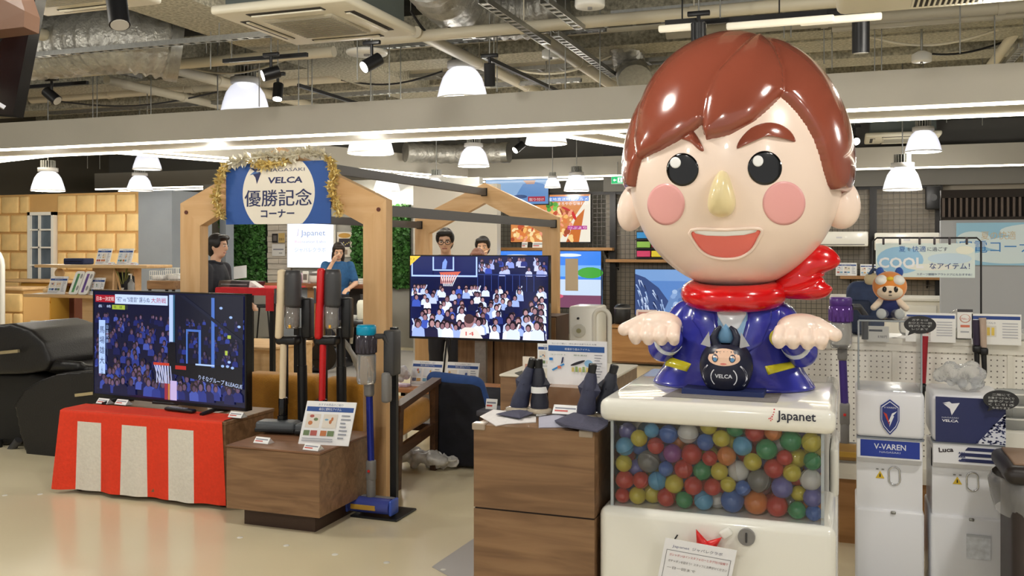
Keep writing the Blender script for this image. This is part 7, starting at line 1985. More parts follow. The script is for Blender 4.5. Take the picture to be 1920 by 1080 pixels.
bpatch('lapel', ((1404, 570), (1448, 568), (1446, 600), (1436, 625), (1428, 645), (1398, 665), (1388, 650), (1398, 610)), .004, BLU, .004)
YLW = mat('figure_yellow', (216, 204, 40), .3, coat=.4)
bpatch('pocket_flap', ((1256, 668), (1296, 682), (1288, 697), (1249, 686)), .008, YLW, .006); bpatch('pocket_flap', ((1434, 687), (1484, 678), (1488, 690), (1440, 703)), .008, YLW, .006)
c = bodypt(*bhit(1452, 637), .03)
bd = MB(fg).cyl(c + Vector((0, -.012, 0)), c + Vector((0, .02, 0)), .033, .033, 28).build('badge', YLW, fg)
MB(fg).puff(star_pts(6, .019, .009, R(90)), .004, Matrix.Translation(c + Vector((0, -.0135, 0))) @ Matrix(((1, 0, 0, 0), (0, 0, -1, 0), (0, 1, 0, 0), (0, 0, 0, 1)))).build('badge_star', mat('badge_red', (190, 26, 26), .4), bd)
# piping lines down the sleeves
# sleeves, cuffs, hands
def arm(sx, hand_px, sh):
    hc = YP(*hand_px, 3.44)
    el = Vector((BCx + sx * .255, 3.60, 1.165))
    m = MB(fg); m.cap(sh, el, .075, .062, 20).cap(el, hc + Vector((sx * -.03, .09, -.05)), .06, .05, 20); m.blob('sleeve', BLU, fg, .009, 4)
    e2 = hc + Vector((sx * -.03, .085, -.05)); d = (e2 - el).normalized()
    MB(fg).cyl(e2 - d * .035, e2 - d * .012, .054, .052, 20).build('cuff', mat('figure_white', (230, 236, 240), .2), fg)
    m = MB(fg)
    m.ell(hc + Vector((0, .02, .012)), (.085, .075, .048), 24, 14)
    fx = [-.068, -.023, .023, .067]
    for k in range(4):
        f0 = hc + Vector((fx[k] * 1.0, -.03, .0)); f1 = hc + Vector((fx[k] * 1.06, -.075, -.026)); f2 = hc + Vector((fx[k] * 1.04, -.06, -.04))
        rf = (.0235, .0245, .0245, .0225)[k]
        m.cap(f0, f1, rf, rf, 14).cap(f1, f2, rf, rf * .9, 12)
    m.cap(hc + Vector((sx * .05, -.0, .02)), hc + Vector((sx * .105, -.05, .0)), .032, .024, 14)
    m.ell(hc + Vector((sx * .115, -.06, -.006)), .024, 12, 8)
    m.blob('hand', SKN, fg, .0042, 2)
arm(-1, (1234, 614), Vector((BCx - .17, 3.67, 1.27)))
arm(1, (1502, 620), Vector((BCx + .17, 3.67, 1.27)))
# scarf: collar roll and side bow
m = MB(fg); c = Vector((-.412, 3.65, 1.372)); pts = [c + Vector((.15 * math.cos(2 * math.pi * k / 40), .15 * math.sin(2 * math.pi * k / 40), -.014 * math.sin(2 * math.pi * k / 40) * -1)) for k in range(40)]
m.tube(pts, .05, 16, True); m.build('scarf_collar', REDS, fg)
def lobe(name, pix, y, th):
    poly = smooth_poly([tuple((YP(*q, y).x, YP(*q, y).z)) for q in pix], 4)
    MB(fg).puff(poly, th, Matrix.Translation((0, y, 0)) @ Matrix(((1, 0, 0, 0), (0, 0, -1, 0), (0, 1, 0, 0), (0, 0, 0, 1))), 8).build(name, REDS, fg)
lobe('scarf_bow', ((1448, 540), (1470, 505), (1492, 474), (1512, 462), (1540, 459), (1562, 468), (1576, 488), (1566, 503), (1540, 516), (1510, 545), (1480, 556)), 3.66, .055)
lobe('scarf_knot', ((1446, 542), (1466, 512), (1488, 486), (1520, 492), (1546, 512), (1538, 524), (1548, 535), (1525, 556), (1490, 560), (1462, 556)), 3.655, .05)
lobe('scarf_tail', ((1452, 545), (1480, 535), (1510, 525), (1540, 520), (1548, 530), (1561, 541), (1550, 556), (1526, 563), (1496, 562), (1465, 558)), 3.63, .045)
# ---- what stands before it on the slab
o = ZP(1243, 744, mz); MB().prism([tuple(ZP(a, b, mz)[:2]) for a, b in ((1242, 744), (1456, 756), (1466, 737), (1280, 727))], mz + .0005, mz + .003, 'xy').build('grey_sheet', mat('grey_felt', (122, 118, 116), .9), None, 'thin grey sheet lying on the white slab before the figure', 'sheet')
mx_ = [ZP(a, b, mz + .003) for a, b in ((1278, 738), (1432, 746), (1440, 730), (1296, 724))]
MB().prism([tuple(q[:2]) for q in mx_], mz + .003, mz + .02, 'xy').build('navy_stand', mat('navy_board', (36, 50, 100), .5), None, 'small navy board under the round dark doll', 'stand')
c = ZP(1358, 733, mz + .02); c = Vector((c.x, 3.42, mz + .02))
t = thing('round_doll', 'round dark navy wishing doll on the navy board before the figure', 'doll', c)
DK = mat('doll_navy', (22, 26, 48), .35)
dp = [(.001, 0), (.055, 0), (.075, .015), (.09, .05), (.094, .085), (.088, .12), (.07, .15), (.04, .168), (.001, .174)]
MB().lathe(smooth_poly([(r_, z) for r_, z in dp], 3)[:-6], 40, (0, 0, 0), 1, .85).build('doll_body', DK, t)
def dpt(u_, v_, off=.002):
    r_ = float(np.interp(v_, [q[1] for q in dp], [q[0] for q in dp])); s_ = max(-.95, min(.95, u_ / max(r_, .01))); return Vector((u_, -.85 * r_ * math.sqrt(1 - s_ * s_) - off, v_))
q = Print(.2, .18, .00025)
def rp(pts): return pts
fa = [(.0 + .056 * math.cos(R(a)) * (1 if math.sin(R(a)) > 0 else 1), .115 + (.036 if math.sin(R(a)) > 0 else .024) * math.sin(R(a))) for a in range(0, 360, 12)]
for k_ in range(6):
    for i_ in range(len(fa)):
        a_, b_ = fa[i_], fa[(i_ + 1) % len(fa)]
        g = lambda p_, s_: (p_[0] * s_, .115 + (p_[1] - .115) * s_)
        q.poly([g(a_, k_ / 6), g(a_, (k_ + 1) / 6), g(b_, (k_ + 1) / 6), g(b_, k_ / 6)], (232, 194, 168), 2)
for sx in (-1, 1):
    q.ell(sx * .03, .117, .011, .014, (36, 44, 70), 6); q.ell(sx * .03, .113, .007, .007, (84, 140, 186), 8); q.ell(sx * .03 - .004, .123, .0035, .0035, (244, 244, 244), 10)
    for k, (r0, r1) in enumerate(((.048, .052), (.074, .079))):
        pts = [(sx * r1 * math.cos(R(a)) * .9 if k == 0 else sx * r1 * math.cos(R(a)), .05 + r1 * .8 * math.sin(R(a))) for a in range(-42, 43, 12)] + [(sx * r0 * math.cos(R(a)) * .9 if k == 0 else sx * r0 * math.cos(R(a)), .05 + r0 * .8 * math.sin(R(a))) for a in range(42, -43, -12)]
        q.poly(pts, (226, 228, 236))
q.ell(0, .098, .011, .0035, (214, 120, 110), 6); q.text('VELCA', 0, .048, .019, (226, 228, 236), .06, bold=.02, align='c')
q.build('painted_face', (0, 0, 0), RX, UP, t, fn=lambda a, b, d: wmat(t) @ dpt(a, b, .0012 + d))
for sx in (-1, 1):
    MB().tube([(sx * .028, -.02, .15), (sx * .042, -.025, .185), (sx * .03, -.02, .212), (sx * .016, -.02, .226)], [.017, .015, .011, .005], 10).build('horn', DK, t)
    MB().add([(sx * .05, -.035, .15), (sx * .086, -.035, .16), (sx * .056, -.037, .208), (sx * .06, -.01, .17)], [(0, 1, 2), (2, 1, 0), (0, 2, 3), (1, 3, 2)]).build('wing_tip', mat('doll_white', (228, 228, 232), .4), t)
MB().puff([(-.025, .165), (.025, .165), (.03, .2), (.0, .235), (-.03, .2)], .012, Matrix.Translation((0, -.012, 0)) @ Matrix(((1, 0, 0, 0), (0, 0, -1, 0), (0, 1, 0, 0), (0, 0, 0, 1)))).build('crest', mat('doll_crest', (96, 140, 176), .4), t)
# ================================================================ slim capsule dispensers
GRW = mat('dispenser_white', (244, 245, 249), .3, coat=.2)
def dispenser(label, x0, x1, y0, draws, clear_top):
    """two stacked slim units; draws = (upper panel, name strip)"""
    cx = (x0 + x1) / 2; w = x1 - x0
    t = thing('slim_dispenser', label, 'dispenser', (cx, y0 + .2, 0))
    d = .36
    MB(t).rbox((cx, y0 + d / 2 + .03, .215), (w, d, .43), .012, 2).build('lower_cabinet', GRW, t)
    MB(t).prism([(y0 + .045, .43), (y0 + d, .43), (y0 + d, .70), (y0 + .045, .70)], x0 + .006, x1 - .006, 'yz').build('outlet_cabinet', GRW, t)
    nh = MB(t).prism([(y0 - .005, .655), (y0 + .03, .63), (y0 + .1, .62), (y0 + .1, .737), (y0 - .005, .737)], x0 + .006, x1 - .012, 'yz').build('name_housing', GRW, t)
    uc = MB(t).rbox((cx, y0 + d / 2 - .01, .84), (w - .004, d, .194), .018, 3).build('upper_cabinet', GRW, t)
    MB(t).box(x0 + .004, x1 - .004, y0 - .011, y0 + .1, .737, .743).build('seam', mat('seam_grey', (140, 146, 156), .5), t)
    # slot ring and warning mark
    c = Vector((cx + .02, y0 + .044, .575)); r_ = .022
    pts = [c + Vector((r_ * math.cos(R(a)), -.003, (r_ if False else r_) * math.sin(R(a)) + (.016 if math.sin(R(a)) > 0 else -.016))) for a in range(0, 360, 20)]
    MB(t).tube(pts, .004, 8, True).build('coin_ring', CHROME, t)
    q = Print(.06, .06); q.poly([(.01, .01), (.046, .01), (.028, .042)], (226, 190, 50)); q.poly([(.025, .016), (.031, .016), (.03, .03), (.026, .03)], (50, 40, 20)); q.rect(.012, .046, .022, .052, (150, 150, 150)); q.rect(.034, .046, .044, .052, (150, 150, 150)); q.build('warning_mark', c + Vector((-.085, -.0005, -.025)), RX, UP, t)
    MB(t).rbox((cx + .015, y0 + .026, .422), (.02, .012, .012), .003).build('lock', STEEL, t)
    for zz, dr, zb, mg in ((.0, draws[0], .745, .0), (.0, draws[1], .656, .0)):
        hh = .186 if zb > .7 else .078
        q = Print(w, hh, .0002); dr(q); q.build('panel_print', Vector((x0, y0 - (.191 if zb > .7 else .0) + (.0 if zb <= .7 else .18) - .0065, zb)), RX, UP, uc if zb > .7 else nh)
    if clear_top:
        a, b, c_, e = x0 + .012, x1 - .012, y0 + .02, y0 + .3; za, zb = .938, 1.235
        for g in ((a, a + .004, c_, e), (b - .004, b, c_, e), (a, b, c_, c_ + .004)): MB(t).box(*g, za, zb).build('clear_hood_pane', CLEAR, t)
        MB(t).box(a, b, c_, e, zb, zb + .004).build('clear_hood_top', CLEAR, t)
        for x in (a, b):
            MB(t).cyl((x, c_, za), (x, c_, zb), .004, None, 8).build('hood_edge', EDGE, t)
        MB(t).cyl((a, c_, zb), (b, c_, zb), .004, None, 8).build('hood_edge', EDGE, t)
    return t
def dr_shield(p):
    w, h = p.w, p.h; cx, cy = w * .5, h * .48
    sh = [(-.32, .62), (0, 1), (.32, .62), (.32, -.2), (.22, -.6), (0, -1), (-.22, -.6), (-.32, -.2)]
    for s, c in ((1.0, (40, 62, 140)), (.9, (236, 238, 244)), (.84, (36, 52, 128))): p.poly([(cx + a * s * .115, cy + b * s * .075) for a, b in sh], c)
    p.text('V-VAREN', cx, cy + .036, .011, (236, 238, 244), .048, align='c')
    p.poly([(cx - .026, cy + .02), (cx - .012, cy + .012), (cx - .004, cy - .02), (cx - .002, cy - .035)], (206, 62, 40)); p.poly([(cx + .028, cy + .026), (cx + .012, cy + .006), (cx + .016, cy + .004), (cx - .002, cy - .042), (cx, cy - .018), (cx - .006, cy - .02), (cx + .008, cy + .016)], (240, 242, 246))
def dr_vstrip(p): p.rect(.02, .006, p.w - .02, p.h - .002, (32, 60, 160)); p.text('V-VAREN', p.w * .5, p.h * .5, .033, (240, 242, 248), p.w * .46, bold=.015, align='c'); p.text('NAGASAKI', p.w * .5, p.h * .3, .011, (220, 226, 240), p.w * .3, align='c')
def dr_velca(p):
    w, h = p.w, p.h; r = random.Random(9); p.rect(.014, .0, w - .004, h, (36, 44, 92)); p.poly([(w - .004, 0), (w * .6, 0), (w - .004, h * .7)], (226, 228, 236))
    for k in range(110):
        v = r.uniform(0, .68); u = 1 - (1 - v / .7) * .4 * r.random() - .01; a = (w * u, h * v + .002); s = .006; p.poly([(a[0] - s, a[1]), (a[0], a[1] + s * .8), (min(w - .004, a[0] + s), a[1]), (a[0], a[1] - s * .3)], (40, 48, 96), 8)
    p.poly([(.045, h * .84), (.105, h * .88), (.075, h * .6), (.068, h * .74)], (240, 240, 244)); p.poly([(.04, h * .86), (.08, h * .84), (.066, h * .9)], (240, 240, 244)); p.text('NAGASAKI', .038, h * .53, .008, (220, 224, 236), .062); p.text('VELCA', .038, h * .45, .014, (240, 240, 244), .062, bold=.03)
def dr_lucky(p):
    w, h = p.w, p.h; p.text('Luca', w * .1, h * .55, .026, (46, 34, 40), w * .2, bold=.03, rot=R(6))
    for k, u in enumerate((.48, .4, .4)): p.poly([(w * (u - .03), h * (.72 - .3 * k)), (w * (u + .01), h * (.9 - .3 * k)), (w * .95, h * (.9 - .3 * k)), (w * .95, h * (.72 - .3 * k))], (36, 44, 92))
    for k in range(9): p.poly([(w * (.36 + .03 * (k % 3)), h * (.15 + .2 * (k // 3))), (w * (.38 + .03 * (k % 3)), h * (.25 + .2 * (k // 3))), (w * (.4 + .03 * (k % 3)), h * (.15 + .2 * (k // 3)))], (60, 68, 116))
y0 = 4.25
dispenser('slim white capsule dispenser with the blue shield emblem, left of two', .03, .302, y0, (dr_shield, dr_vstrip), True)
dispenser('slim white capsule dispenser with the dark navy front, right of two', .327, .605, y0, (dr_velca, dr_lucky), False)
# small bag of leaflets taped to the right dispenser
p = YP(1812, 1046, y0 + .025); t = thing('leaflet_pouch', 'small clear pouch of leaflets taped to the right dispenser', 'pouch', p)
slab('pouch_film', p + Vector((0, -.004, 0)), RX, UP, .09, .1, .003, mat('pouch_film', (222, 226, 232), .12, noise=(40, .2)), t); MB(t).box(p.x, p.x + .09, p.y - .006, p.y - .003, p.z + .09, p.z + .1).build('tape', mat('tape_grey', (196, 200, 206), .3), t)
# speech-bubble signs
def bubble(label, px, py, y, w, lines):
    c = YP(px, py, y); t = thing('speech_bubble_sign', label, 'sign', c); h = w * .6
    poly = [(w / 2 * math.cos(R(a)), h / 2 * math.sin(R(a))) for a in range(-110, 236, 10)] + [(-w * .38, -h * .62)]
    m = MB(t); m.prism([(c.x + a, c.z + b) for a, b in poly], y, y + .006); m.build('bubble_board', mat('bubble_black', (42, 42, 44), .5), t)
    q = Print(w, h)
    for k, s in enumerate(lines): q.text(s, 0, h * (.22 - .17 * k), h * .13, (206, 208, 204), w * (.5 if k in (0, len(lines) - 1) else .72), align='c')
    q.build('chalk_text', (c.x, y - .0005, c.z), RX, UP, t)
    MB(t).cyl((c.x + w * .3, y + .012, c.z), (c.x + w * .3, y + .012, c.z - h * .9), .003, None, 6).build('stick', CLEAR, t)
bubble('black speech-bubble sign with pale text beside the plush toy', 1725, 609, 4.26, .125, ('ガチャは', 'おひとり一回', '百円です', 'レジまで'))
bubble('black speech-bubble sign at the top corner of the right dispenser', 1877, 750, 4.2, .13, ('二階にて', 'お菓子つかみどり', '選手グッズ', 'くじ引き', 'もあります'))

# plush toy on the clear hood: round-headed orange and white animal in a navy shirt
c = Vector((YP(1668, 600, 4.38).x, 4.38, 1.24))
t = thing('plush_toy', 'seated orange and white plush animal in a navy shirt on the clear hood', 'plush toy', c)
ORG = mat('plush_orange', (226, 140, 62), .9, sheen=.4); CRM = mat('plush_cream', (240, 222, 196), .9, sheen=.4); NVP = mat('plush_navy', (34, 44, 96), .9, sheen=.3); BLP = mat('plush_blue', (44, 84, 160), .9, sheen=.3)
MB().ell((0, .01, .06), (.05, .042, .062), 20, 14).build('shirt_body', NVP, t)
MB().ell((0, 0, .165), (.082, .07, .078), 28, 20).build('head', ORG, t)
MB().ell((0, -.02, .145), (.066, .058, .05), 24, 16).build('face', CRM, t)
for sx in (-1, 1):
    MB().ell((sx * .036, -.03, .195), (.034, .042, .03), 16, 12).build('brow_patch', mat('plush_white', (240, 238, 230), .9), t)
    MB().ell((sx * .045, .01, .238), (.02, .014, .026), 14, 10).build('ear', BLP, t)
    MB().ell((sx * .026, -.072, .152), (.011, .007, .015), 12, 10).build('eye', EYB, t)
    m = MB(); m.cap((sx * .04, 0, .09), (sx * .075, -.03, .055), .018, .016); m.build('arm', CRM, t)
    m = MB(); m.cap((sx * .025, -.02, .025), (sx * .04, -.075, .024), .022, .024); m.build('leg', NVP, t)
    MB().ell((sx * .042, -.092, .028), (.024, .01, .027), 14, 10).build('sole', mat('plush_grey', (186, 190, 188), .9), t)
MB().ell((0, -.078, .14), (.008, .006, .006), 10, 8).build('nose', EYB, t)
MB().ell((0, -.055, .205), (.018, .02, .012), 12, 8).build('tuft', mat('plush_yellow', (232, 196, 60), .9), t)
MB().cap((-.006, -.076, .122), (.006, -.076, .122), .002).build('mouth', EYB, t)
t.scale = (.86, .86, .84)

# bin with a clear liner at the right edge
a = YP(1880, 900, 3.9)
t = thing('waste_bin', 'dark waste bin with a clear liner at the right edge', 'bin', (a.x + .14, 3.95, 0))
bx = a.x
MB(t).rbox((bx + .16, 3.98, .36), (.28, .34, .7), .05, 4).build('bin_body', mat('bin_brown', (60, 50, 46), .5), t)
MB(t).rbox((bx + .15, 3.97, .72), (.32, .38, .07), .05, 4).build('bin_lid', mat('bin_lid', (44, 38, 36), .4), t)
MB(t).rbox((bx + .15, 3.97, .757), (.25, .3, .01), .03, 3).build('lid_inset', mat('lid_inset', (140, 112, 88), .5), t)
m = MB(t); m.lathe([(.175, .55), (.19, .6), (.2, .66), (.185, .69)], 24, (bx + .16, 3.98, 0), 1, 1.15); m.build('liner', BAGGY, t)

# ================================================================ pegboard gondola
YP_ = 5.45
x0, x1 = -.32, 1.35; zt_ = YP(1750, 636, YP_).z
PEG = mat('pegboard', (232, 228, 218), .5)
nt = PEG.node_tree; b = nt.nodes['Principled BSDF']; tc = nt.nodes.new('ShaderNodeTexCoord'); mpn = nt.nodes.new('ShaderNodeMapping'); mpn.inputs['Scale'].default_value = (34, 34, 34)
vm = nt.nodes.new('ShaderNodeVectorMath'); vm.operation = 'FRACTION'; vs_ = nt.nodes.new('ShaderNodeVectorMath'); vs_.operation = 'SUBTRACT'; vs_.inputs[1].default_value = (.5, .5, .5)
vx = nt.nodes.new('ShaderNodeVectorMath'); vx.operation = 'MULTIPLY'; vx.inputs[1].default_value = (1, 0, 1); vl = nt.nodes.new('ShaderNodeVectorMath'); vl.operation = 'LENGTH'; cm = nt.nodes.new('ShaderNodeMath'); cm.operation = 'LESS_THAN'; cm.inputs[1].default_value = .14
mxn = nt.nodes.new('ShaderNodeMix'); mxn.data_type = 'RGBA'; mxn.inputs[6].default_value = lin((234, 230, 220)); mxn.inputs[7].default_value = lin((120, 114, 106))
nt.links.new(tc.outputs['Object'], mpn.inputs[0]); nt.links.new(mpn.outputs[0], vm.inputs[0]); nt.links.new(vm.outputs[0], vs_.inputs[0]); nt.links.new(vs_.outputs[0], vx.inputs[0]); nt.links.new(vx.outputs[0], vl.inputs[0]); nt.links.new(vl.outputs['Value'], cm.inputs[0]); nt.links.new(cm.outputs[0], mxn.inputs[0]); nt.links.new(mxn.outputs[2], b.inputs['Base Color'])
t = thing('pegboard_stand', 'long white pegboard stand behind the capsule dispensers', 'stand', ((x0 + x1) / 2, YP_ + .2, 0))
WR = mat('gondola_white', (228, 224, 212), .4)
n = 3; w = (x1 - x0) / n
for k in range(n): MB(t).box(x0 + w * k + .012, x0 + w * (k + 1) - .012, YP_ + .01, YP_ + .025, .42, zt_ - .06).build('peg_panel', PEG, t)
for k in range(n + 1): MB(t).box(x0 + w * k - .012, x0 + w * k + .012, YP_, YP_ + .04, 0, zt_).build('upright', WR, t)
MB(t).box(x0, x1, YP_ - .01, YP_ + .3, zt_ - .03, zt_).build('top_shelf', WR, t)
MB(t).box(x0, x1, YP_ - .004, YP_ + .03, zt_ - .07, zt_ - .03).build('top_rail', WR, t)
MB(t).box(x0, x1, YP_ - .28, YP_ + .3, .34, .42).build('base_deck', WR, t)
MB(t).box(x0 + .01, x1 - .01, YP_ - .26, YP_ + .28, 0, .34).build('kick_box', OAK, t)
# cards hanging on it
def hang(name, label, px0, py0, px1, py1, draw, y=YP_ - .05):
    o = YP(px0, py1, y); e = YP(px1, py0, y); tt = card(name, label, 'card', o, RX, UP, e.x - o.x, e.z - o.z, draw, .004, stand=False)
    m = MB(tt); m.cyl(o + Vector(((e.x - o.x) / 2, .005, (e.z - o.z) * .9)), Vector((o.x + (e.x - o.x) / 2, YP_ + .005, o.z + (e.z - o.z) * .9)), .004, None, 6); m.build('hook', STEEL, tt)
def pz(seed):
    def f(p):
        w, h = p.w, p.h; r = random.Random(seed); p.rect(0, 0, w, h, (244, 243, 238)); p.rect(w * .02, h * .82, w * .98, h * .93, (40, 70, 140)); p.rect(w * .1, h * .25, w * .5, h * .62, (226, 222, 212))
        for k in range(4): p.rect(w * (.13 + .09 * k), h * .3, w * (.19 + .09 * k), h * .56, r.choice([(60, 60, 66), (196, 80, 50), (230, 200, 90), (140, 150, 160)]))
        for k in range(6): p.rect(w * .62, h * (.68 - .09 * k), w * .93, h * (.71 - .09 * k), (190, 190, 196))
        p.text('かるい・べんり', w * .12, h * .68, h * .07, (80, 90, 120), w * .36)
    return f
hang('feature_card', 'feature card hanging on the pegboard right of the plush toy', 1698, 588, 1792, 640, pz(71))
hang('feature_card', 'feature card with red pictures hanging at the right of the pegboard', 1822, 590, 1915, 645, pz(72))
hang('review_card', 'narrow card with red laurel wreath between the two feature cards', 1795, 580, 1824, 634, lambda p: (p.rect(0, 0, p.w, p.h, (244, 242, 236)), p.rect(0, p.h * .9, p.w, p.h, (60, 58, 62)), p.ell(p.w * .5, p.h * .68, p.w * .36, p.h * .15, (206, 150, 130)), p.ell(p.w * .5, p.h * .69, p.w * .29, p.h * .13, (244, 242, 236)), p.text('No.1', p.w * .5, p.h * .64, p.h * .1, (206, 90, 70), p.w * .45, align='c'), p.rect(p.w * .2, p.h * .38, p.w * .8, p.h * .46, (220, 120, 90)), p.rect(p.w * .2, p.h * .2, p.w * .75, p.h * .25, (180, 180, 184))))
hang('spec_card', 'small grey spec card seen through the clear hood', 1625, 612, 1667, 640, lambda p: (p.rect(0, 0, p.w, p.h, (214, 214, 208)), p.rect(p.w * .1, p.h * .65, p.w * .7, p.h * .78, (80, 84, 90)), p.text('8,980円', p.w * .5, p.h * .25, p.h * .22, (70, 70, 80), p.w * .4)))
# clear boxes and things on the top shelf
for px, w_, lab in ((1722, .11, 'clear packaged cloth on the pegboard top, left'), (1765, .09, 'clear packaged cloth on the pegboard top, second'), (1803, .09, 'clear packaged cloth on the pegboard top, third'), (1905, .1, 'clear packaged cloth at the right end of the pegboard top')):
    p = YP(px, 634, YP_ + .08); p.z = zt_; tt = thing('clear_package', lab, 'package', p)
    MB().rbox((0, 0, .03), (w_, .08, .06), .008, 2).build('clear_case', BAGGY, tt); MB().rbox((0, .0, .022), (w_ * .8, .06, .035), .01, 2).build('content', mat('package_content', (222, 220, 206), .6), tt)
p = YP(1722, 634, YP_ + .2); p.z = zt_; tt = thing('clear_tray', 'rounded clear tray with green label on the pegboard top', 'tray', p)
MB().rbox((0, 0, .05), (.2, .1, .1), .03, 3).build('tray_shell', BAGGY, tt); MB().box(-.06, .05, -.053, -.05, .05, .075).build('tray_label', mat('lime_label', (206, 220, 120), .5), tt)
# clear plastic helmet and straw hat
p = YP(1800, 634, YP_ + .2); p.z = zt_; tt = thing('clear_dome', 'clear plastic dome visor standing on the pegboard top', 'dome', p)
MB().lathe([(.1 * math.cos(R(a)), .03 + .12 * math.sin(R(a))) for a in range(0, 91, 10)], 28).build('dome_shell', pane_mat('dome_acrylic', haze=.22), tt); MB().lathe([(.098, 0), (.104, 0), (.104, .032), (.098, .032)], 28).build('dome_ring', WHITE_PL, tt)
p = YP(1885, 634, YP_ + .2); p.z = zt_; tt = thing('straw_hat', 'beige hat resting on the pegboard top at right', 'hat', p)
ST = mat('straw', (220, 190, 146), .8, noise=(60, .15)); MB().lathe([(.066, .012), (.062, .02), (.06, .075), (.05, .088), (.001, .086)], 28).build('crown', ST, tt); MB().lathe([(.06, .014), (.09, .004), (.09, .0), (.001, .0)], 28).build('brim', ST, tt); MB().lathe([(.0655, .02), (.067, .022), (.065, .038), (.063, .04)], 28).build('band', mat('hat_band', (190, 150, 104), .8), tt)
# backpack with bag on the top shelf
p = YP(1622, 634, YP_ + .16); p.z = zt_; tt = thing('travel_backpack', 'dark blue backpack with a beige top flap behind the plush toy', 'backpack', p)
MB().rbox((0, .0, .15), (.2, .18, .3), .06, 4).build('bag_body', mat('bag_navy', (40, 54, 84), .7, noise=(20, .2)), tt); MB().rbox((-.04, -.09, .11), (.13, .05, .18), .02, 3).build('side_pocket', mat('bag_pocket', (30, 40, 62), .7), tt); MB().rbox((.06, -.02, .31), (.13, .13, .07), .03, 3).build('top_flap', mat('bag_beige', (190, 172, 136), .7), tt)
MB().tube([(.0, -.05, .3), (.04, -.07, .37), (.1, -.05, .35), (.13, -.04, .28)], .01, 8).build('strap', mat('bag_navy', (40, 54, 84), .7), tt)
# stick vacuums hanging on the pegboard
bd = ZP(1580, 862, .42)
cyclone_vac('purple cyclone vacuum standing before the pegboard', Vector((YP(1584, 850, 5.22).x, 5.22, .42)), YP(1588, 560, 5.22).z - .42, ('purple', (190, 150, 90), (84, 50, 130)), mat('purple_tube', (74, 56, 132), .3, .3), (96, 60, 140), False, False)
def hung_stick(label, px0, py0, px1, py1, m_):
    a, b = YP(px0, py0, YP_ - .06), YP(px1, py1, YP_ - .06); tt = thing('hanging_cleaner', label, 'vacuum cleaner', b); d = (b - a).normalized()
    MB(tt).cyl(a, a + (b - a) * .55, .018, .016, 12).build('grip', m_, tt); MB(tt).cyl(a + (b - a) * .55, b, .014, .012, 12).build('tube', BLACK, tt); MB(tt).rbox(a + (b - a) * .6, (.04, .05, .04), .01, 2).build('clip', BLACK, tt)
    MB(tt).cyl(a + (b - a) * .1, a + (b - a) * .1 + Vector((0, .07, 0)), .004, None, 6).build('hook', STEEL, tt)
hung_stick('red handheld cleaner hanging on the pegboard between the dispensers', 1734, 630, 1727, 790, mat('crimson', (160, 30, 44), .35))
hung_stick('slim beige massage wand hanging at the right of the pegboard', 1842, 596, 1846, 700, mat('wand_beige', (186, 164, 146), .35))
hung_stick('slim dark umbrella hanging beside the beige wand', 1830, 600, 1832, 690, mat('dark_plum', (50, 40, 62), .5))
# crinkled clear bag on the right dispenser and stacked clear trays
def crinkle(name, label, c, s, seed, n=26):
    r = random.Random(seed); tt = thing(name, label, 'bag', c); m = MB()
    for k in range(n): m.ell((r.uniform(-1, 1) * s[0] * .75, r.uniform(-1, 1) * s[1] * .7, s[2] * r.uniform(.25, .8)), (s[0] * .33, s[1] * .36, s[2] * .26), 7, 5, Matrix.Rotation(r.uniform(0, 3), 3, 'Z'))
    m.blob('bag_film', mat('crinkled_clear', (246, 248, 250), .08, trans=.85, bump=(60, .6), ior=1.1), tt, .011, 0)
    for k in range(5): MB().ell((r.uniform(-.6, .6) * s[0], r.uniform(-.5, .5) * s[1], s[2] * .3), (.02, .02, .02), 10, 8).build('capsule_inside', mat('capsule_frost', (226, 226, 222), .3), tt)
crinkle('clear_bag', 'crinkled clear bag lying on top of the right dispenser', Vector((.45, 4.42, .938)), (.105, .1, .12), 3)
for k, py in enumerate((836, 812, 790)):
    p = YP(1900, 840, 4.7); p.z = .74 + .055 * k
    tt = thing('clear_tray', ('lowest clear tray stacked at the right edge', 'middle clear tray stacked at the right edge', 'top clear tray stacked at the right edge')[k], 'tray', p)
    MB().lathe([(.001, 0), (.07, 0), (.085, .045), (.088, .05), (.084, .05), (.068, .006), (.001, .006)], 24).build('tray_shell', mat('tray_clear', (232, 234, 232), .12, trans=.55), tt); MB().lathe([(.085, .046), (.09, .05), (.085, .053)], 24).build('tray_lip', WHITE_PL, tt)
p = YP(1900, 850, 4.7); tt = thing('white_cube', 'white square stand under the stacked clear trays', 'stand', (p.x + .03, 4.75, 0))
MB().rbox((0, 0, .37), (.3, .3, .74), .01, 2).build('cube_body', WR, tt); MB().box(-.151, -.149, -.01, .01, .6, .62).build('cable_hole', BLACK, tt)

# ================================================================ signs and wall units behind
def cool(p):
    w, h = p.w, p.h; r = random.Random(3)
    p.rect(0, 0, w, h, (226, 238, 232)); p.ell(w * .25, h * .5, w * .24, h * .4, (160, 206, 236), n=20); p.ell(w * .75, h * .55, w * .22, h * .16, (206, 228, 240), n=20); p.ell(w * .55, h * .3, w * .25, h * .1, (244, 244, 230), n=20); p.ell(w * .9, h * .8, w * .09, h * .12, (244, 244, 224), n=16)
    p.text('夏', w * .24, h * .76, h * .19, (60, 110, 180)); p.text('を', w * .325, h * .78, h * .12, (60, 70, 100)); p.text('快適', w * .375, h * .76, h * .19, (60, 110, 180)); p.text('に過ごす', w * .53, h * .78, h * .13, (60, 70, 100), w * .2)
    p.text('COOL', w * .03, h * .28, h * .42, (250, 250, 250), w * .46, bold=.03); p.text('なアイテム！', w * .55, h * .26, h * .2, (46, 66, 130), w * .4, bold=.006); p.text('スポーツ観戦やアウトドアにもおすすめ！', w * .42, h * .06, h * .08, (60, 80, 120), w * .55)
y0 = 5.6
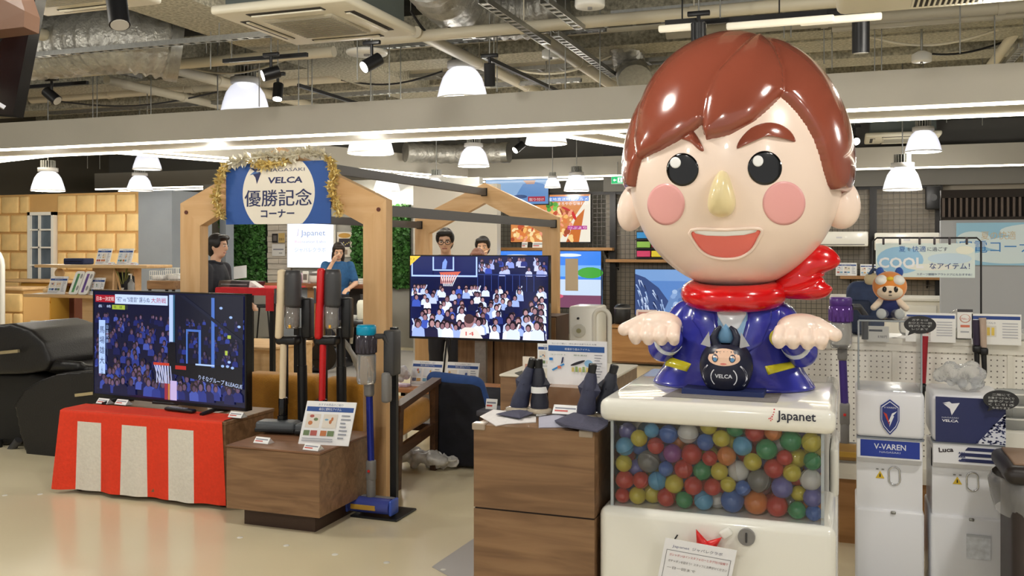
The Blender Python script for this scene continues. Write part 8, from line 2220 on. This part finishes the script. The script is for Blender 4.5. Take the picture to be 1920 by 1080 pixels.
o = YP(1642, 519, y0); e = YP(1828, 456, y0)
t = card('cool_sign', 'hanging pale blue banner reading COOL above the plush toy', 'sign', o, RX, UP, e.x - o.x, e.z - o.z, cool, .004, stand=False)
for f in (.08, .25, .45, .6, .75, .92): 
    x = o.x + (e.x - o.x) * f; MB(t).rbox((x, y0, e.z + .012), (.012, .012, .04), .003).build('clip', mat('clip_dark', (70, 62, 66), .4), t)
a, b = YP(1637, 446, y0), YP(1840, 446, y0)
tt = thing('sign_frame', 'thin black rod frame holding the hanging banner', 'frame', (b.x, y0, zt_))
MB(tt).tube([(a.x, y0 + .012, zt_), (a.x, y0 + .012, a.z - .02), (a.x + .02, y0 + .012, a.z), (b.x - .02, y0 + .012, b.z), (b.x, y0 + .012, b.z - .02), (b.x, y0 + .012, zt_)], .005, 8).build('rod', BLACK_METAL, tt)
for x in (a.x, b.x): MB(tt).rbox((x, y0 + .012, zt_ + .01), (.03, .03, .02), .004).build('rod_foot', BLACK_METAL, tt)
# grey end wall with the big sky sign
yw = 11.6
xw0 = YP(1764, 420, yw).x
struct(MB().box(xw0, 7.9, yw, yw + .15, 0, YP(1800, 413, yw).z).build('wall_end', mat('end_wall_paint', (172, 176, 184), .7)))
def sky(p):
    w, h = p.w, p.h; p.rect(0, 0, w, h, (150, 200, 232)); 
    for a, b, c_, d in ((.1, .6, .14, .2), (.5, .8, .25, .18), (.8, .5, .2, .3), (.3, .2, .22, .16), (.7, .15, .25, .14), (.45, .5, .3, .2)): p.ell(w * a, h * b, min(w * c_, w * a, w * (1 - a)), min(h * d, h * b, h * (1 - b)), (214, 232, 242), n=24)
    p.text('夏の快適', .25, h * .62, .1, (206, 190, 160), .345); p.text('家電コーナー', .03, h * .32, .15, (50, 130, 206), .87)
o = YP(1793, 497, yw - .03); e = YP(1793, 418, yw - .03)
card('sky_sign', 'big sky-blue wall sign at the right with blue lettering', 'sign', o, RX, UP, 1.75, e.z - o.z, sky, .02, stand=False)
# dark slatted panel above the end wall
z0, z1 = YP(1800, 412, yw).z, YP(1800, 366, yw).z
t = thing('slatted_panel', 'dark vertical slat panel above the sky-blue sign', 'panel', (xw0 + 1.2, yw, z0))
MB(t).box(xw0, xw0 + 2.6, yw + .05, yw + .1, z0, z1).build('panel_back', mat('slat_back', (40, 34, 32), .8), t)
sm = MB().box(-.012, .012, -.03, .03, 0, z1 - z0 - .06).mesh('slat'); sm.materials.append(mat('slat_brown', (92, 80, 74), .6))
for k in range(44):
    s_ = bpy.data.objects.new('slat', sm); COL.objects.link(s_); s_.parent = t; s_.location = Vector((xw0 + .03 + .059 * k, yw + .02, z0 + .03)) - t.location
MB(t).box(xw0, xw0 + 2.6, yw - .02, yw + .1, z1 - .03, z1 + .06).build('top_rail', mat('slat_back', (40, 34, 32), .8), t)
MB(t).box(xw0, xw0 + 2.6, yw - .02, yw + .1, z0, z0 + .03).build('bottom_rail', mat('slat_back', (40, 34, 32), .8), t)
# wall air conditioners on the mesh wall
def aircon(label, px0, py0, px1, py1, y):
    o = YP(px0, py1, y); e = YP(px1, py0, y); tt = thing('wall_air_conditioner', label, 'air conditioner', o); w, h = e.x - o.x, e.z - o.z
    MB(tt).rbox((o.x + w / 2, y + .13, o.z + h / 2), (w, .26, h), .02, 2).build('housing', WHITE_PL, tt); MB(tt).box(o.x + .05, o.x + w - .05, y - .004, y + .02, o.z + .02, o.z + .035).build('outlet_slot', GREY, tt); MB(tt).box(o.x + w * .45, o.x + w * .55, y - .003, y, o.z + h * .55, o.z + h * .65).build('badge', mat('pale_badge', (206, 206, 212), .4), tt)
    MB(tt).box(o.x + .2, o.x + w - .2, y + .2, YW + .1, o.z + .1, o.z + h - .1).build('wall_plate', STEEL, tt)
aircon('wall-mounted white air conditioner at the right of the figure ear', 1520, 434, 1628, 462, YW - .4)
aircon('wall-mounted white air conditioner partly behind the hanging banner', 1640, 436, 1762, 470, YW - .4)
p = YP(1735, 358, YW - .3); tt = thing('wall_speaker', 'small black loudspeaker at the corner of the mesh wall', 'loudspeaker', p)
sb = MB(tt).rbox((p.x + .1, p.y, p.z - .1), (.2, .2, .34), .015, 2).build('speaker_box', BLACK, tt); MB(tt).cyl((p.x + .1, p.y - .105, p.z - .1), (p.x + .1, p.y - .1, p.z - .1), .05, None, 20).build('cone', DARK_GREY, sb); MB(tt).box(p.x + .08, p.x + .12, p.y + .1, YW + .06, p.z - .12, p.z - .08).build('bracket', BLACK_METAL, tt)
def wbox(name, label, px, w, h, y=YW - .15, z=None):
    p = YP(px, 517, y); p.z = z3 if z is None else z; card(name, label, 'card', p, RX, LEAN, w, h, pop(int(px)))
wbox('shelf_card', 'white card on the oak shelf beside the red scarf', 1567, .3, .2); wbox('shelf_card', 'white card on the oak shelf left of the backpack flap', 1613, .24, .18)
# low white cabinets in the far right behind the pegboard
yq = 12.2; a = YP(1560, 600, yq).x
t = thing('white_counter', 'low white counter far behind the pegboard', 'counter', (a + 1.0, yq + .3, 0))
MB(t).rbox((a + .9, yq + .3, .45), (1.8, .6, .9), .01, 1).build('counter_body', WR, t); MB(t).rbox((a + .9, yq + .29, .92), (1.86, .66, .04), .008, 1).build('counter_top', WHITE_PL, t)
for k in range(3): MB(t).rbox((a + .3 + .6 * k, yq - .005, .45), (.56, .02, .8), .004, 1).build('door', WHITE_PL, t)

bpy.data.scenes.remove(WORK)
